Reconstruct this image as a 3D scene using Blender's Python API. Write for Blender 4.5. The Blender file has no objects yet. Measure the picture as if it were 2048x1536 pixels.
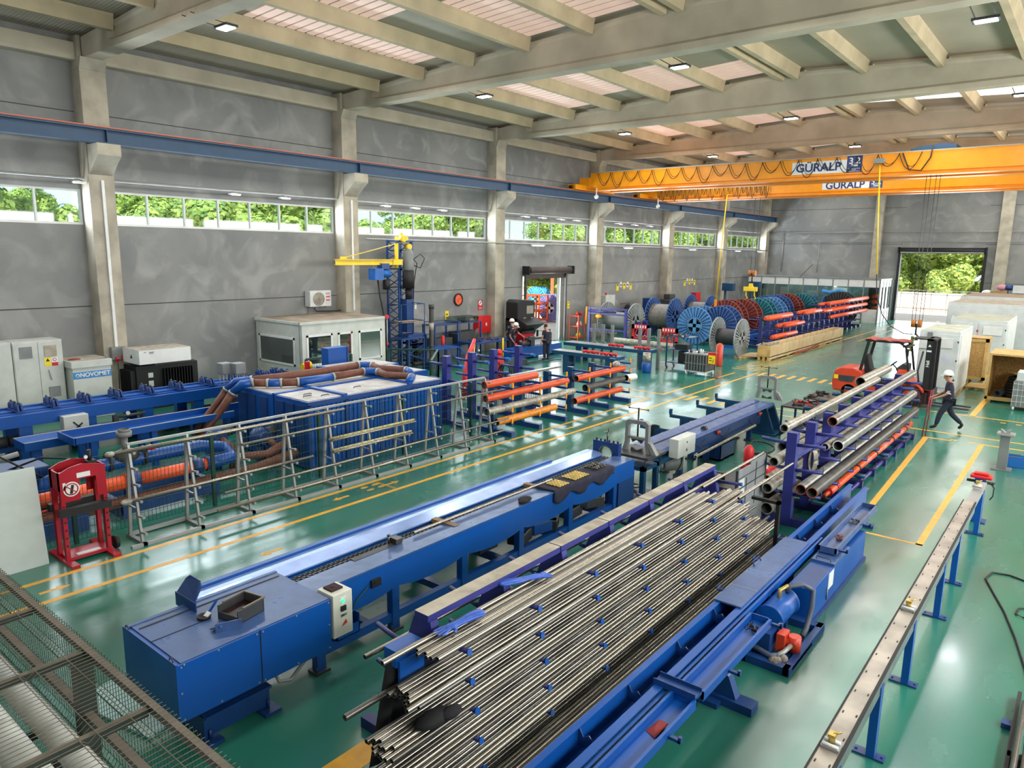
import bpy, math, random
from mathutils import Vector, Matrix
R_ = math.radians
PI = math.pi
rnd = random.Random(7)
SC = bpy.context.scene
COL = SC.collection

# ------------------------------------------------------------------ camera
cam = bpy.data.cameras.new('camera'); camo = bpy.data.objects.new('camera', cam); COL.objects.link(camo); SC.camera = camo
cam.sensor_width = 36.0; cam.sensor_fit = 'HORIZONTAL'; cam.lens = 1441.5 / 2048 * 36.0
cam.clip_start = 0.05; cam.clip_end = 900
yaw, pit, rol = R_(-38.872), R_(-10.329), R_(0.8289)
fw = Vector((math.sin(yaw) * math.cos(pit), math.cos(yaw) * math.cos(pit), math.sin(pit)))
rt = Vector((math.cos(yaw), -math.sin(yaw), 0)); up = rt.cross(fw)
r2 = math.cos(rol) * rt + math.sin(rol) * up; u2 = -math.sin(rol) * rt + math.cos(rol) * up
camo.matrix_world = Matrix(((r2.x, u2.x, -fw.x, 0), (r2.y, u2.y, -fw.y, 0), (r2.z, u2.z, -fw.z, 5.0), (0, 0, 0, 1)))

# ------------------------------------------------------------------ view, world, light
SC.view_settings.view_transform = 'Standard'; SC.view_settings.look = 'None'
SC.view_settings.gamma = 1.0; SC.view_settings.use_curve_mapping = False
SC.view_settings.exposure = 0.25
SC.cycles.max_bounces = 7; SC.cycles.diffuse_bounces = 4; SC.cycles.glossy_bounces = 3
SC.cycles.transparent_max_bounces = 12; SC.cycles.transmission_bounces = 4
SC.cycles.use_denoising = True; SC.cycles.sample_clamp_indirect = 4.0; SC.cycles.caustics_reflective = False
W = bpy.data.worlds.new('sky'); SC.world = W; W.use_nodes = True
nt = W.node_tree; bg = nt.nodes['Background']
sky = nt.nodes.new('ShaderNodeTexSky'); sky.sky_type = 'HOSEK_WILKIE'; sky.turbidity = 4.0; sky.sun_direction = Vector((0.5, -0.52, 0.69)).normalized()
mx = nt.nodes.new('ShaderNodeMixRGB'); mx.inputs[0].default_value = 0.6; mx.inputs[2].default_value = (0.80, 0.90, 1.0, 1)
nt.links.new(sky.outputs[0], mx.inputs[1]); nt.links.new(mx.outputs[0], bg.inputs[0]); bg.inputs[1].default_value = 1.9

def light(name, kind, loc, energy, size=None, sizey=None, rot=(0, 0, 0), color=(1, 1, 1), spread=None):
    l = bpy.data.lights.new(name, kind); l.energy = energy; l.color = color
    if kind == 'AREA':
        l.shape = 'RECTANGLE'; l.size = size; l.size_y = sizey
        if spread: l.spread = spread
    o = bpy.data.objects.new(name, l); COL.objects.link(o); o.location = loc; o.rotation_euler = rot
    return o
sun = light('sun', 'SUN', (0, 0, 40), 9.0, color=(1, 0.95, 0.86)); sun.data.angle = R_(1.0)
sun.rotation_euler = Vector((0.5, -0.52, 0.69)).to_track_quat('Z', 'Y').to_euler()
# daylight entering through the openings of the hall, plus added fill (area lights facing in)
D_COL = (0.86, 0.94, 1.0)
for k in range(7):                                   # strip windows of the left wall
    light('window_daylight', 'AREA', (-24.16, 4.93 + 9.3 * k, 6.17), 330, 0.95, 8.4, (0, R_(-90), 0), D_COL)
for k in range(7):                                   # strip windows of the right wall, outside the frame
    light('window_daylight', 'AREA', (4.5, 4.93 + 9.3 * k, 6.0), 640, 2.2, 8.4, (0, R_(90), 0), (1.0, 0.97, 0.92))
light('door_and_fill_daylight', 'AREA', (4.45, 12.0, 2.4), 360, 4.4, 6.0, (0, R_(90), 0), (0.95, 1.0, 0.97))  # added fill light; the right wall has no door here
light('door_and_fill_daylight', 'AREA', (-24.25, 32.65, 1.95), 260, 3.6, 3.6, (0, R_(-90), 0), (1, 0.97, 0.93))
light('door_and_fill_daylight', 'AREA', (-9.98, 66.1, 2.7), 500, 5.6, 5.2, (R_(-90), 0, 0), D_COL)
for k in range(7):                                   # roof lights
    for x in (-18.2, -5.9):
        light('roof_daylight', 'AREA', (x, 4.93 + 9.3 * k, 10.55), 230, 1.8, 7.0, (0, 0, 0), (1, 0.96, 0.9))

light('booth_light', 'AREA', (-18.3, 63.2, 3.2), 130, 9, 2.5, (0, 0, 0), (0.95, 1, 1))
light('office_light', 'AREA', (-22.7, 16.7, 2.36), 14, 2, 3, (0, 0, 0), (0.95, 1, 1))
light('near_wall_fill', 'AREA', (-10, -5.8, 7.0), 260, 24, 3.0, (R_(90), 0, 0), (1, 0.98, 0.95))  # added fill from behind the camera; the near wall has no windows

# ------------------------------------------------------------------ materials
def lin(c):
    return tuple((v / 255 / 12.92 if v <= 10 else ((v / 255 + 0.055) / 1.055) ** 2.4) for v in c)
MATS = {}
def mat(name, c, rough=0.5, metal=0.0, var=0.12, scale=3.0, bump=0.0, bscale=20.0, coat=0.0, c2=None, spec=0.5, rvar=0.0, det=4.0):
    if name in MATS: return MATS[name]
    m = bpy.data.materials.new(name); m.use_nodes = True; n = m.node_tree.nodes; l = m.node_tree.links
    b = n['Principled BSDF']; b.inputs['Roughness'].default_value = rough; b.inputs['Metallic'].default_value = metal
    b.inputs['Specular IOR Level'].default_value = spec; b.inputs['Coat Weight'].default_value = coat; b.inputs['Coat Roughness'].default_value = 0.12
    c = lin(c); b.inputs['Base Color'].default_value = (*c, 1)
    m.diffuse_color = (*c, 1)
    if var or bump or rvar:
        tc = n.new('ShaderNodeTexCoord'); no = n.new('ShaderNodeTexNoise'); no.inputs['Scale'].default_value = scale; no.inputs['Detail'].default_value = det
        l.new(tc.outputs['Object'], no.inputs['Vector'])
        mxn = n.new('ShaderNodeMixRGB'); cc = lin(c2) if c2 else tuple(v * (1 - 2.2 * var) for v in c)
        mxn.inputs[1].default_value = (*c, 1); mxn.inputs[2].default_value = (*cc, 1)
        rp = n.new('ShaderNodeValToRGB'); rp.color_ramp.elements[0].position = 0.36; rp.color_ramp.elements[1].position = 0.66
        l.new(no.outputs['Fac'], rp.inputs[0]); l.new(rp.outputs[0], mxn.inputs[0]); l.new(mxn.outputs[0], b.inputs['Base Color'])
        if rvar:
            mp = n.new('ShaderNodeMapRange'); mp.inputs[3].default_value = rough - rvar; mp.inputs[4].default_value = rough + rvar
            l.new(no.outputs['Fac'], mp.inputs[0]); l.new(mp.outputs[0], b.inputs['Roughness'])
        if bump:
            nb = n.new('ShaderNodeTexNoise'); nb.inputs['Scale'].default_value = bscale; l.new(tc.outputs['Object'], nb.inputs['Vector'])
            bp = n.new('ShaderNodeBump'); bp.inputs['Strength'].default_value = bump; bp.inputs['Distance'].default_value = 0.02
            l.new(nb.outputs['Fac'], bp.inputs['Height']); l.new(bp.outputs[0], b.inputs['Normal'])
    MATS[name] = m
    return m
def emis(name, c, s):
    if name in MATS: return MATS[name]
    m = bpy.data.materials.new(name); m.use_nodes = True; b = m.node_tree.nodes['Principled BSDF']
    b.inputs['Base Color'].default_value = (*lin(c), 1); b.inputs['Emission Color'].default_value = (*lin(c), 1); b.inputs['Emission Strength'].default_value = s
    MATS[name] = m; return m
def glass(name, tint=(235, 245, 245), gl=0.12, op=0.0):
    m = bpy.data.materials.new(name); m.use_nodes = True; n = m.node_tree.nodes; l = m.node_tree.links
    out = n['Material Output']; n.remove(n['Principled BSDF'])
    t = n.new('ShaderNodeBsdfTransparent'); t.inputs[0].default_value = (*lin(tint), 1)
    g = n.new('ShaderNodeBsdfGlossy'); g.inputs['Roughness'].default_value = 0.03
    mxs = n.new('ShaderNodeMixShader'); mxs.inputs[0].default_value = gl
    l.new(t.outputs[0], mxs.inputs[1]); l.new(g.outputs[0], mxs.inputs[2]); l.new(mxs.outputs[0], out.inputs[0])
    MATS[name] = m; return m

BLUE = mat('blue_machine_paint', (8, 78, 160), 0.35, var=0.06, scale=1.5, rvar=0.1)
BLUED = mat('dark_blue_paint', (22, 62, 122), 0.4, var=0.1)
BLUET = mat('worn_blue_top', (62, 92, 144), 0.32, var=0.14, scale=5, rvar=0.12)
PURP = mat('violet_blue_paint', (44, 50, 126), 0.4, var=0.1)
TEAL = mat('petrol_blue_paint', (14, 66, 104), 0.4, var=0.1)
NAVY = mat('rack_navy', (32, 38, 100), 0.45, var=0.1)
RAILB = mat('runway_blue', (30, 66, 98), 0.5, var=0.06)
YEL = mat('crane_yellow', (236, 150, 8), 0.35, var=0.04)
YEL2 = mat('hoist_yellow', (236, 200, 22), 0.4, var=0.05)
ORG = mat('orange_pipe', (212, 78, 30), 0.35, var=0.1, scale=6)
ORG2 = mat('orange_coupling', (238, 92, 44), 0.4, var=0.08)
RED = mat('red_paint', (168, 18, 38), 0.35, var=0.08)
RED2 = mat('bright_red', (205, 32, 36), 0.4, var=0.06)
FRED = mat('forklift_red', (206, 66, 40), 0.35, var=0.06)
MRED = mat('maroon_reel', (140, 66, 60), 0.6, var=0.15)
BRWN = mat('brown_hose', (112, 66, 48), 0.6, var=0.12, scale=8)
BLK = mat('black_rubber', (18, 18, 20), 0.6, var=0.1)
DGR = mat('dark_grey_steel', (58, 60, 62), 0.5, var=0.15)
GRY = mat('grey_paint', (128, 132, 132), 0.45, var=0.1)
LGR = mat('galvanised', (158, 160, 157), 0.4, metal=0.35, var=0.06)
STEEL = mat('bright_steel', (160, 154, 142), 0.27, metal=0.9, var=0)
STEELD = mat('dull_steel', (98, 95, 90), 0.3, metal=0.85, var=0)
GALV = mat('grey_painted_pipe', (136, 136, 130), 0.35, metal=0.25, var=0.25, scale=5, c2=(96, 98, 96))
GPAL = mat('wrapped_pipe', (178, 174, 160), 0.3, metal=0.2, var=0.3, scale=8, c2=(120, 116, 104))
DPIP = mat('dark_pipe', (84, 82, 78), 0.45, metal=0.2, var=0.2, scale=4)
WHT = mat('white_paint', (222, 224, 222), 0.4, var=0.05)
CAB = mat('cabinet_grey', (196, 200, 194), 0.45, var=0.06)
CONT = mat('container_white', (206, 212, 212), 0.4, var=0.06)
DUST = mat('dusty_top', (176, 168, 152), 0.8, var=0.2, scale=4, c2=(140, 132, 118))
PLY = mat('plywood', (212, 188, 146), 0.6, var=0.12, scale=2, c2=(190, 160, 116))
OSB = mat('strand_board', (196, 158, 96), 0.7, var=0.3, scale=28, c2=(150, 108, 54), det=2)
PINE = mat('pine_timber', (204, 168, 104), 0.6, var=0.14, scale=3)
CARD = mat('cardboard', (166, 134, 96), 0.8, var=0.08)
GREENF = mat('green_fence', (18, 62, 50), 0.45, var=0.05)
CAGE = mat('cage_paint', (52, 62, 54), 0.5, var=0.1)
CAGET = mat('dusty_cage_top', (112, 104, 92), 0.8, var=0.15)
SKIN = mat('skin', (188, 136, 112), 0.6, var=0.04)
CLOTH = mat('navy_workwear', (34, 38, 58), 0.85, var=0.1, scale=12)
CLOTHB = mat('dark_cloth', (30, 30, 52), 0.9, var=0.15, scale=9)
BLKC = mat('black_cloth', (16, 17, 22), 0.9, var=0.15)
GLOVE = mat('blue_rubber_glove', (52, 96, 196), 0.3, var=0.15, scale=14)
HELM = mat('white_helmet', (226, 226, 216), 0.35, var=0.02)
HAIR = mat('hair', (40, 30, 24), 0.8, var=0.1)
BRASS = mat('brass_rings', (196, 170, 92), 0.35, metal=0.7, var=0.1)
CONC = mat('column_concrete', (178, 171, 154), 0.85, var=0.1, scale=1.6, c2=(150, 144, 130), bump=0.25, bscale=18)
CONCB = mat('beam_concrete', (190, 182, 162), 0.85, var=0.08, scale=0.9, c2=(170, 162, 144), bump=0.2, bscale=14)
PURL = mat('purlin_concrete', (200, 184, 152), 0.85, var=0.1, scale=1.2)
YPNT = mat('yellow_floor_paint', (232, 172, 44), 0.35, var=0.08, scale=6)
NVB = mat('navy_board', (28, 44, 104), 0.4, var=0.03)
CYAN = mat('cyan_band', (58, 132, 190), 0.4, var=0.03)
YSGN = mat('yellow_sign', (238, 214, 30), 0.5, var=0.03)
MINT = mat('pale_green_floor_board', (150, 190, 186), 0.5, var=0.05)
GLS = glass('window_glass', gl=0.06)
GLS2 = glass('booth_glass', (190, 205, 200), gl=0.25)
LED = emis('led_panel', (240, 248, 255), 30.0)
GRNL = emis('green_indicator', (40, 230, 140), 2.0)
SKYL = emis('roof_light_sheet', (214, 184, 170), 0.5)

def wall_material():
    m = mat('wall_concrete', (138, 139, 137), 0.85, var=0.1, scale=0.35, c2=(118, 120, 121), bump=0.1, bscale=9)
    n = m.node_tree.nodes; l = m.node_tree.links; b = n['Principled BSDF']
    tc = n.new('ShaderNodeTexCoord'); n2 = n.new('ShaderNodeTexNoise'); n2.inputs['Scale'].default_value = 0.8; n2.inputs['Detail'].default_value = 9; n2.inputs['Distortion'].default_value = 1.2
    l.new(tc.outputs['Object'], n2.inputs['Vector'])
    rp = n.new('ShaderNodeValToRGB'); rp.color_ramp.elements[0].position = 0.5; rp.color_ramp.elements[1].position = 0.85
    mm = n.new('ShaderNodeMixRGB'); mm.inputs[2].default_value = (*lin((162, 163, 160)), 1)
    src = b.inputs['Base Color'].links[0].from_socket
    l.new(n2.outputs['Fac'], rp.inputs[0]); l.new(rp.outputs[0], mm.inputs[0]); l.new(src, mm.inputs[1]); l.new(mm.outputs[0], b.inputs['Base Color'])
    return m
WALL = wall_material()
def floor_material():
    m = mat('green_epoxy_floor', (32, 116, 96), 0.2, var=0.1, scale=0.35, c2=(48, 108, 94), bump=0.0)
    n = m.node_tree.nodes; l = m.node_tree.links; b = n['Principled BSDF']
    b.inputs['Specular IOR Level'].default_value = 0.8; b.inputs['Coat Weight'].default_value = 0.15; b.inputs['Coat Roughness'].default_value = 0.2
    tc = n.new('ShaderNodeTexCoord'); mp = n.new('ShaderNodeMapping'); mp.inputs['Scale'].default_value = (1.2, 0.5, 1)
    n2 = n.new('ShaderNodeTexNoise'); n2.inputs['Scale'].default_value = 1.4; n2.inputs['Detail'].default_value = 8
    l.new(tc.outputs['Object'], mp.inputs[0]); l.new(mp.outputs[0], n2.inputs['Vector'])
    mr = n.new('ShaderNodeMapRange'); mr.inputs[1].default_value = 0.3; mr.inputs[2].default_value = 0.75; mr.inputs[3].default_value = 0.16; mr.inputs[4].default_value = 0.33
    l.new(n2.outputs['Fac'], mr.inputs[0]); l.new(mr.outputs[0], b.inputs['Roughness'])
    nb = n.new('ShaderNodeTexNoise'); nb.inputs['Scale'].default_value = 2.6; nb.inputs['Detail'].default_value = 3; l.new(mp.outputs[0], nb.inputs['Vector'])
    bp = n.new('ShaderNodeBump'); bp.inputs['Strength'].default_value = 0.09; bp.inputs['Distance'].default_value = 0.02
    l.new(nb.outputs['Fac'], bp.inputs['Height']); l.new(bp.outputs[0], b.inputs['Normal'])
    return m
FLOOR = floor_material()
def sheet_material():
    m = mat('roof_sheet', (180, 172, 154), 0.6, var=0.05, scale=0.6)
    n = m.node_tree.nodes; l = m.node_tree.links; b = n['Principled BSDF']
    tc = n.new('ShaderNodeTexCoord'); w = n.new('ShaderNodeTexWave'); w.bands_direction = 'Y'; w.inputs['Scale'].default_value = 3.2
    l.new(tc.outputs['Object'], w.inputs['Vector'])
    bp = n.new('ShaderNodeBump'); bp.inputs['Strength'].default_value = 0.5; bp.inputs['Distance'].default_value = 0.03
    l.new(w.outputs['Fac'], bp.inputs['Height']); l.new(bp.outputs[0], b.inputs['Normal'])
    return m
SHEET = sheet_material()

# ------------------------------------------------------------------ mesh helpers
class MB:
    def __init__(s): s.v = []; s.f = []; s.m = []; s.s = []
    def add(s, vs, fs, m=0, sm=False):
        o = len(s.v); s.v += [tuple(v) for v in vs]; s.f += [tuple(i + o for i in f) for f in fs]; s.m += [m] * len(fs); s.s += [sm] * len(fs); return s
    def box(s, x0, x1, y0, y1, z0, z1, m=0):
        return s.add([(x0, y0, z0), (x1, y0, z0), (x1, y1, z0), (x0, y1, z0), (x0, y0, z1), (x1, y0, z1), (x1, y1, z1), (x0, y1, z1)],
                     [(0, 3, 2, 1), (4, 5, 6, 7), (0, 1, 5, 4), (1, 2, 6, 5), (2, 3, 7, 6), (3, 0, 4, 7)], m)
    def c(s, cx, cy, cz, sx, sy, sz, m=0): return s.box(cx - sx / 2, cx + sx / 2, cy - sy / 2, cy + sy / 2, cz - sz / 2, cz + sz / 2, m)
    def beam(s, p, q, w, h, m=0):           # a bar of rectangular section between two points
        p = Vector(p); q = Vector(q); d = (q - p).normalized(); a = Vector((0, 0, 1)) if abs(d.z) < 0.9 else Vector((0, 1, 0))
        sx = d.cross(a).normalized() * w / 2; sz = sx.cross(d).normalized() * h / 2
        vs = [p - sx - sz, p + sx - sz, p + sx + sz, p - sx + sz, q - sx - sz, q + sx - sz, q + sx + sz, q - sx + sz]
        return s.add(vs, [(0, 1, 2, 3), (7, 6, 5, 4), (0, 4, 5, 1), (1, 5, 6, 2), (2, 6, 7, 3), (3, 7, 4, 0)], m)
    def ring(s, c, d, r, n):
        d = Vector(d).normalized(); a = Vector((0, 0, 1)) if abs(d.z) < 0.9 else Vector((1, 0, 0))
        u = d.cross(a).normalized(); w = d.cross(u)
        return [Vector(c) + u * (r * math.cos(2 * PI * i / n)) + w * (r * math.sin(2 * PI * i / n)) for i in range(n)]
    def tube(s, pts, r, n=8, m=0, cap=True):
        pts = [Vector(p) for p in pts]; N = len(pts); rr = r if isinstance(r, (list, tuple)) else [r] * N
        o = len(s.v); prev = None
        for i, p in enumerate(pts):
            d = (pts[min(i + 1, N - 1)] - pts[max(i - 1, 0)]).normalized()
            if prev is None:
                a = Vector((0, 0, 1)) if abs(d.z) < 0.9 else Vector((1, 0, 0)); u = d.cross(a).normalized()
            else:
                u = (prev - d * prev.dot(d)).normalized()
            prev = u; w = d.cross(u)
            s.v += [tuple(p + u * (rr[i] * math.cos(2 * PI * k / n)) + w * (rr[i] * math.sin(2 * PI * k / n))) for k in range(n)]
        for i in range(N - 1):
            for k in range(n):
                a = o + i * n + k; b = o + i * n + (k + 1) % n
                s.f.append((a, a + n, b + n, b)); s.m.append(m); s.s.append(True)
        if cap:
            s.f.append(tuple(o + k for k in range(n))); s.m.append(m); s.s.append(False)
            s.f.append(tuple(o + (N - 1) * n + k for k in reversed(range(n)))); s.m.append(m); s.s.append(False)
        return s
    def cyl(s, p, q, r, n=16, m=0, r2=None): return s.tube([p, q], [r, r if r2 is None else r2], n, m)
    def pipe(s, p, q, r, ri, n=16, m=0, mi=0, deep=0.6):   # hollow pipe with open, visible bore at both ends
        p = Vector(p); q = Vector(q); d = (q - p).normalized(); L = (q - p).length; deep = min(deep, L * 0.45)
        s.tube([p, q], r, n, m, cap=False)
        for a, b, dd in ((p, d, 1), (q, -d, -1)):
            R1 = s.ring(a, b, r, n); R2 = s.ring(a, b, ri, n); R3 = s.ring(a + b * deep, b, ri, n)
            o = len(s.v); s.v += [tuple(v) for v in R1 + R2 + R3]
            for k in range(n):
                k2 = (k + 1) % n
                s.f += [(o + k, o + k2, o + n + k2, o + n + k), (o + n + k, o + n + k2, o + 2 * n + k2, o + 2 * n + k)]; s.m += [mi, mi + 1 if mi else mi]; s.s += [False, True]
            s.f.append(tuple(o + 2 * n + k for k in range(n))); s.m.append(mi + 1 if mi else mi); s.s.append(False)
        return s
    def prism(s, poly, ax, a0, a1, m=0):    # polygon extruded along axis ax ('x','y','z')
        n = len(poly); mk = {'x': lambda u, v, t: (t, u, v), 'y': lambda u, v, t: (u, t, v), 'z': lambda u, v, t: (u, v, t)}[ax]
        vs = [mk(u, v, a0) for u, v in poly] + [mk(u, v, a1) for u, v in poly]
        fs = [tuple(range(n)), tuple(reversed(range(n, 2 * n)))] + [(i, n + i, n + (i + 1) % n, (i + 1) % n) for i in range(n)]
        return s.add(vs, fs, m)
    def lathe(s, prof, c, ax='z', n=24, m=0):   # profile of (radius, height) turned round an axis through c
        o = len(s.v); cx, cy, cz = c
        for r, h in prof:
            for k in range(n):
                a = 2 * PI * k / n; u, w = r * math.cos(a), r * math.sin(a)
                s.v.append({'z': (cx + u, cy + w, cz + h), 'y': (cx + u, cy + h, cz + w), 'x': (cx + h, cy + u, cz + w)}[ax])
        for i in range(len(prof) - 1):
            for k in range(n):
                a = o + i * n + k; b = o + i * n + (k + 1) % n
                s.f.append((a, b, b + n, a + n)); s.m.append(m); s.s.append(True)
        return s
    def sph(s, c, r, m=0, n=12, sx=1, sy=1, sz=1):
        return s.lathe2([(math.sin(PI * i / 8), -math.cos(PI * i / 8)) for i in range(9)], c, r, (sx, sy, sz), n, m)
    def lathe2(s, prof, c, r, sc, n, m):
        o = len(s.v)
        for a_, h in prof:
            for k in range(n):
                a = 2 * PI * k / n; s.v.append((c[0] + r * sc[0] * a_ * math.cos(a), c[1] + r * sc[1] * a_ * math.sin(a), c[2] + r * sc[2] * h))
        for i in range(len(prof) - 1):
            for k in range(n):
                a = o + i * n + k; b = o + i * n + (k + 1) % n
                s.f.append((a, b, b + n, a + n)); s.m.append(m); s.s.append(True)
        return s
ORGN = {}
def P(name, mb, mats, parent=None, label=None, bev=0.0, kind=None):
    me = bpy.data.meshes.new(name)
    o0 = ORGN.get(parent.name, (0, 0, 0)) if parent else (0, 0, 0)
    vs = mb.v if o0 == (0, 0, 0) else [(a - o0[0], b - o0[1], c - o0[2]) for a, b, c in mb.v]
    me.from_pydata(vs, [], mb.f)
    for mm in (mats if isinstance(mats, (list, tuple)) else [mats]): me.materials.append(mm)
    me.polygons.foreach_set('material_index', mb.m); me.polygons.foreach_set('use_smooth', mb.s); me.update()
    o = bpy.data.objects.new(name, me); COL.objects.link(o)
    if parent: o.parent = parent; ORGN[o.name] = o0
    if label: o['label'] = label
    if kind: o['kind'] = kind
    if bev:
        b = o.modifiers.new('bevel', 'BEVEL'); b.width = bev; b.segments = 2; b.limit_method = 'ANGLE'
    return o
def T(name, label, cat, loc=(0, 0, 0), group=None):
    o = bpy.data.objects.new(name, None); COL.objects.link(o); o.location = loc; o.empty_display_size = 0.2
    o['label'] = label; o['category'] = cat
    if group: o['group'] = group
    ORGN[o.name] = tuple(loc)
    return o
def tag(o, label, cat, group=None, kind=None):
    o['label'] = label; o['category'] = cat
    if group: o['group'] = group
    if kind: o['kind'] = kind
    return o
def TM(name, mb, mats, label, cat, group=None, bev=0.0, kind=None, base=None):   # a thing that is one mesh
    if base:
        mb.v = [(a - base[0], b - base[1], c - base[2]) for a, b, c in mb.v]
    o = P(name, mb, mats, bev=bev); tag(o, label, cat, group, kind)
    if base: o.location = base; ORGN[o.name] = tuple(base)
    return o
def dup(root, loc=None, label=None, group=None, rz=None, scale=None):
    def cp(o, par):
        c = o.copy(); COL.objects.link(c); c.parent = par
        for ch in [x for x in o.children]: cp(ch, c)
        return c
    r = cp(root, None)
    if loc is not None: r.location = loc
    if rz is not None: r.rotation_euler = (0, 0, rz)
    if scale is not None: r.scale = (scale,) * 3 if not isinstance(scale, tuple) else scale
    if label: r['label'] = label
    if group: r['group'] = group
    return r
def S(name, mb, mats, bev=0.0): return P(name, mb, mats, bev=bev, kind='structure')
def text(name, s, size, loc, rot, m, parent=None, ext=0.002, al='CENTER', bold=0.0, sx=1.0):
    cu = bpy.data.curves.new(name, 'FONT'); cu.body = s; cu.size = size; cu.extrude = ext; cu.align_x = al; cu.align_y = 'CENTER'; cu.offset = bold
    cu.materials.append(m); o = bpy.data.objects.new(name, cu); COL.objects.link(o)
    o0 = ORGN.get(parent.name, (0, 0, 0)) if parent else (0, 0, 0)
    bpy.context.view_layer.update(); me = bpy.data.meshes.new_from_object(o.evaluated_get(bpy.context.evaluated_depsgraph_get()))
    bpy.data.objects.remove(o); o = bpy.data.objects.new(name, me); COL.objects.link(o)
    o.location = (loc[0] - o0[0], loc[1] - o0[1], loc[2] - o0[2]); o.rotation_euler = rot; o.scale = (sx, 1, 1)
    if parent: o.parent = parent
    return o
FX = (R_(90), 0, R_(90))      # lettering facing +x
FY = (R_(90), 0, 0)           # lettering facing -y
def arc(c, r, a0, a1, n, ax='y'):
    out = []
    for i in range(n + 1):
        a = R_(a0 + (a1 - a0) * i / n); u, w = r * math.cos(a), r * math.sin(a)
        out.append({'y': (c[0] + u, c[1], c[2] + w), 'x': (c[0], c[1] + u, c[2] + w), 'z': (c[0] + u, c[1] + w, c[2])}[ax])
    return out
def sag(p, q, d, n=10):
    p = Vector(p); q = Vector(q)
    return [p.lerp(q, i / n) + Vector((0, 0, -4 * d * (i / n) * (1 - i / n))) for i in range(n + 1)]

# ================================================================== THE HALL
XW, XR, YF, YB = -24.2, 4.6, 66.0, -6.0
CY = [9.58 + 9.3 * k for k in range(-1, 7)]                 # column axes along the hall
def ztop(x): return 10.9 + 0.05 * (min(x, -19.56 - x) + 24.2)   # roof slope, ridge at x = -9.78
fl = MB().box(XW - 0.3, XR + 0.3, YB - 0.3, YF + 0.3, -0.2, 0.0); S('floor', fl, FLOOR)
# left wall with the strip windows and a roller door opening
w = MB(); DY0, DY1, DZ = 30.8, 34.45, 3.75
w.box(XW - 0.25, XW, YB, DY0, 0, 5.65).box(XW - 0.25, XW, DY1, YF, 0, 5.65).box(XW - 0.25, XW, DY0, DY1, DZ, 5.65).box(XW - 0.25, XW, YB, YF, 6.7, 11.6)
for y in CY: w.box(XW - 0.25, XW, y - 0.36, y + 0.36, 5.65, 6.7)
w.box(XW - 0.25, XW, YB, CY[0] - 0.36, 5.65, 6.7)
S('wall_left', w, WALL)
# far wall
FX0, FX1, FZ = -12.85, -7.15, 5.4
w = MB().box(XW - 0.25, FX0, YF, YF + 0.25, 0, 12.2).box(FX1, XR + 0.25, YF, YF + 0.25, 0, 12.2).box(FX0, FX1, YF, YF + 0.25, FZ, 12.2)
S('wall_far', w, WALL)
S('window_8', MB().box(XR + .1, XR + .12, YB, YF, 4.9, 7.1), emis('glowing_sun_screen', (236, 244, 248), 2.0))  # unseen glowing panel added in the right wall strip, keeps sun patches out
w = MB().box(XR, XR + 0.25, YB, YF, 0, 4.9).box(XR, XR + 0.25, YB, YF, 7.1, 11.6)
for y in CY: w.box(XR, XR + 0.25, y - 0.36, y + 0.36, 4.9, 7.1)
S('wall_right', w, WALL)
S('wall_near', MB().box(XW - 0.25, XR + 0.25, YB - 0.25, YB, 0, 12.2), WALL)
# panel joints drawn as thin dark strips
j = MB()
for a, b in zip([YB] + [y + 0.36 for y in CY], [y - 0.36 for y in CY] + [YF]):
    if b - a < 0.5: continue
    if a < DY0 < b:
        j.box(XW, XW + 0.006, a, DY0 - 0.1, 3.17, 3.2).box(XW, XW + 0.006, DY1 + 0.1, b, 3.17, 3.2)
    else: j.box(XW, XW + 0.006, a, b, 3.17, 3.2)
    j.box(XW, XW + 0.006, a, b, 8.9, 8.925)
S('trim_1', j, mat('dark_panel_joint', (62, 64, 64), 0.9, var=0))
j = MB()
for z in (3.2, 6.1, 9.0): j.box(XW, FX0, YF - 0.006, YF, z, z + 0.03).box(FX1, XR, YF - 0.006, YF, z, z + 0.03)
S('trim_2', j, MATS['dark_panel_joint'])
# window strips: one aluminium frame with seven panes per bay
for k in range(7):
    a, b = (YB, CY[0] - .36) if k == 0 and False else (CY[k] + 0.36, CY[k + 1] - 0.36)
    f = MB(); n = 7; X0, X1 = XW - 0.16, XW - 0.06
    f.box(X0, X1, a, b, 5.65, 5.72).box(X0, X1, a, b, 6.63, 6.7)
    for i in range(n + 1):
        y = a + 0.03 + (b - a - 0.06) * i / n; f.box(X0, X1, y - 0.028, y + 0.028, 5.72, 6.63)
    fo = S('window_%d' % (k + 1), f, WHT)
    P('pane', MB().box(XW - 0.115, XW - 0.105, a, b, 5.7, 6.65), GLS, fo)
# columns with corbels and capitals
for i, y in enumerate(CY):
    c = MB().box(XW, -23.6, y - 0.36, y + 0.36, 0, 10.05)
    c.prism([(XW, 10.05), (-23.6, 10.05), (-23.45, 10.35), (-23.45, 10.36), (XW, 10.36)], 'y', y - 0.36, y + 0.36)
    c.box(XW, -23.62, y - 0.36, y - 0.26, 10.36, 10.95).box(XW, -23.62, y + 0.26, y + 0.36, 10.36, 10.95)
    c.prism([(-23.6, 7.95), (-22.9, 7.95), (-22.9, 7.62), (-23.15, 7.45), (-23.6, 7.1)], 'y', y - 0.33, y + 0.33)
    S('column', c, CONC, bev=0.012)
for x0, x1 in ((-15.0, -14.4), (-6.4, -5.6), (2.2, 2.8)):
    S('column', MB().box(x0, x1, YF - 0.45, YF, 0, 11.5), CONC, bev=0.012)
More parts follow.
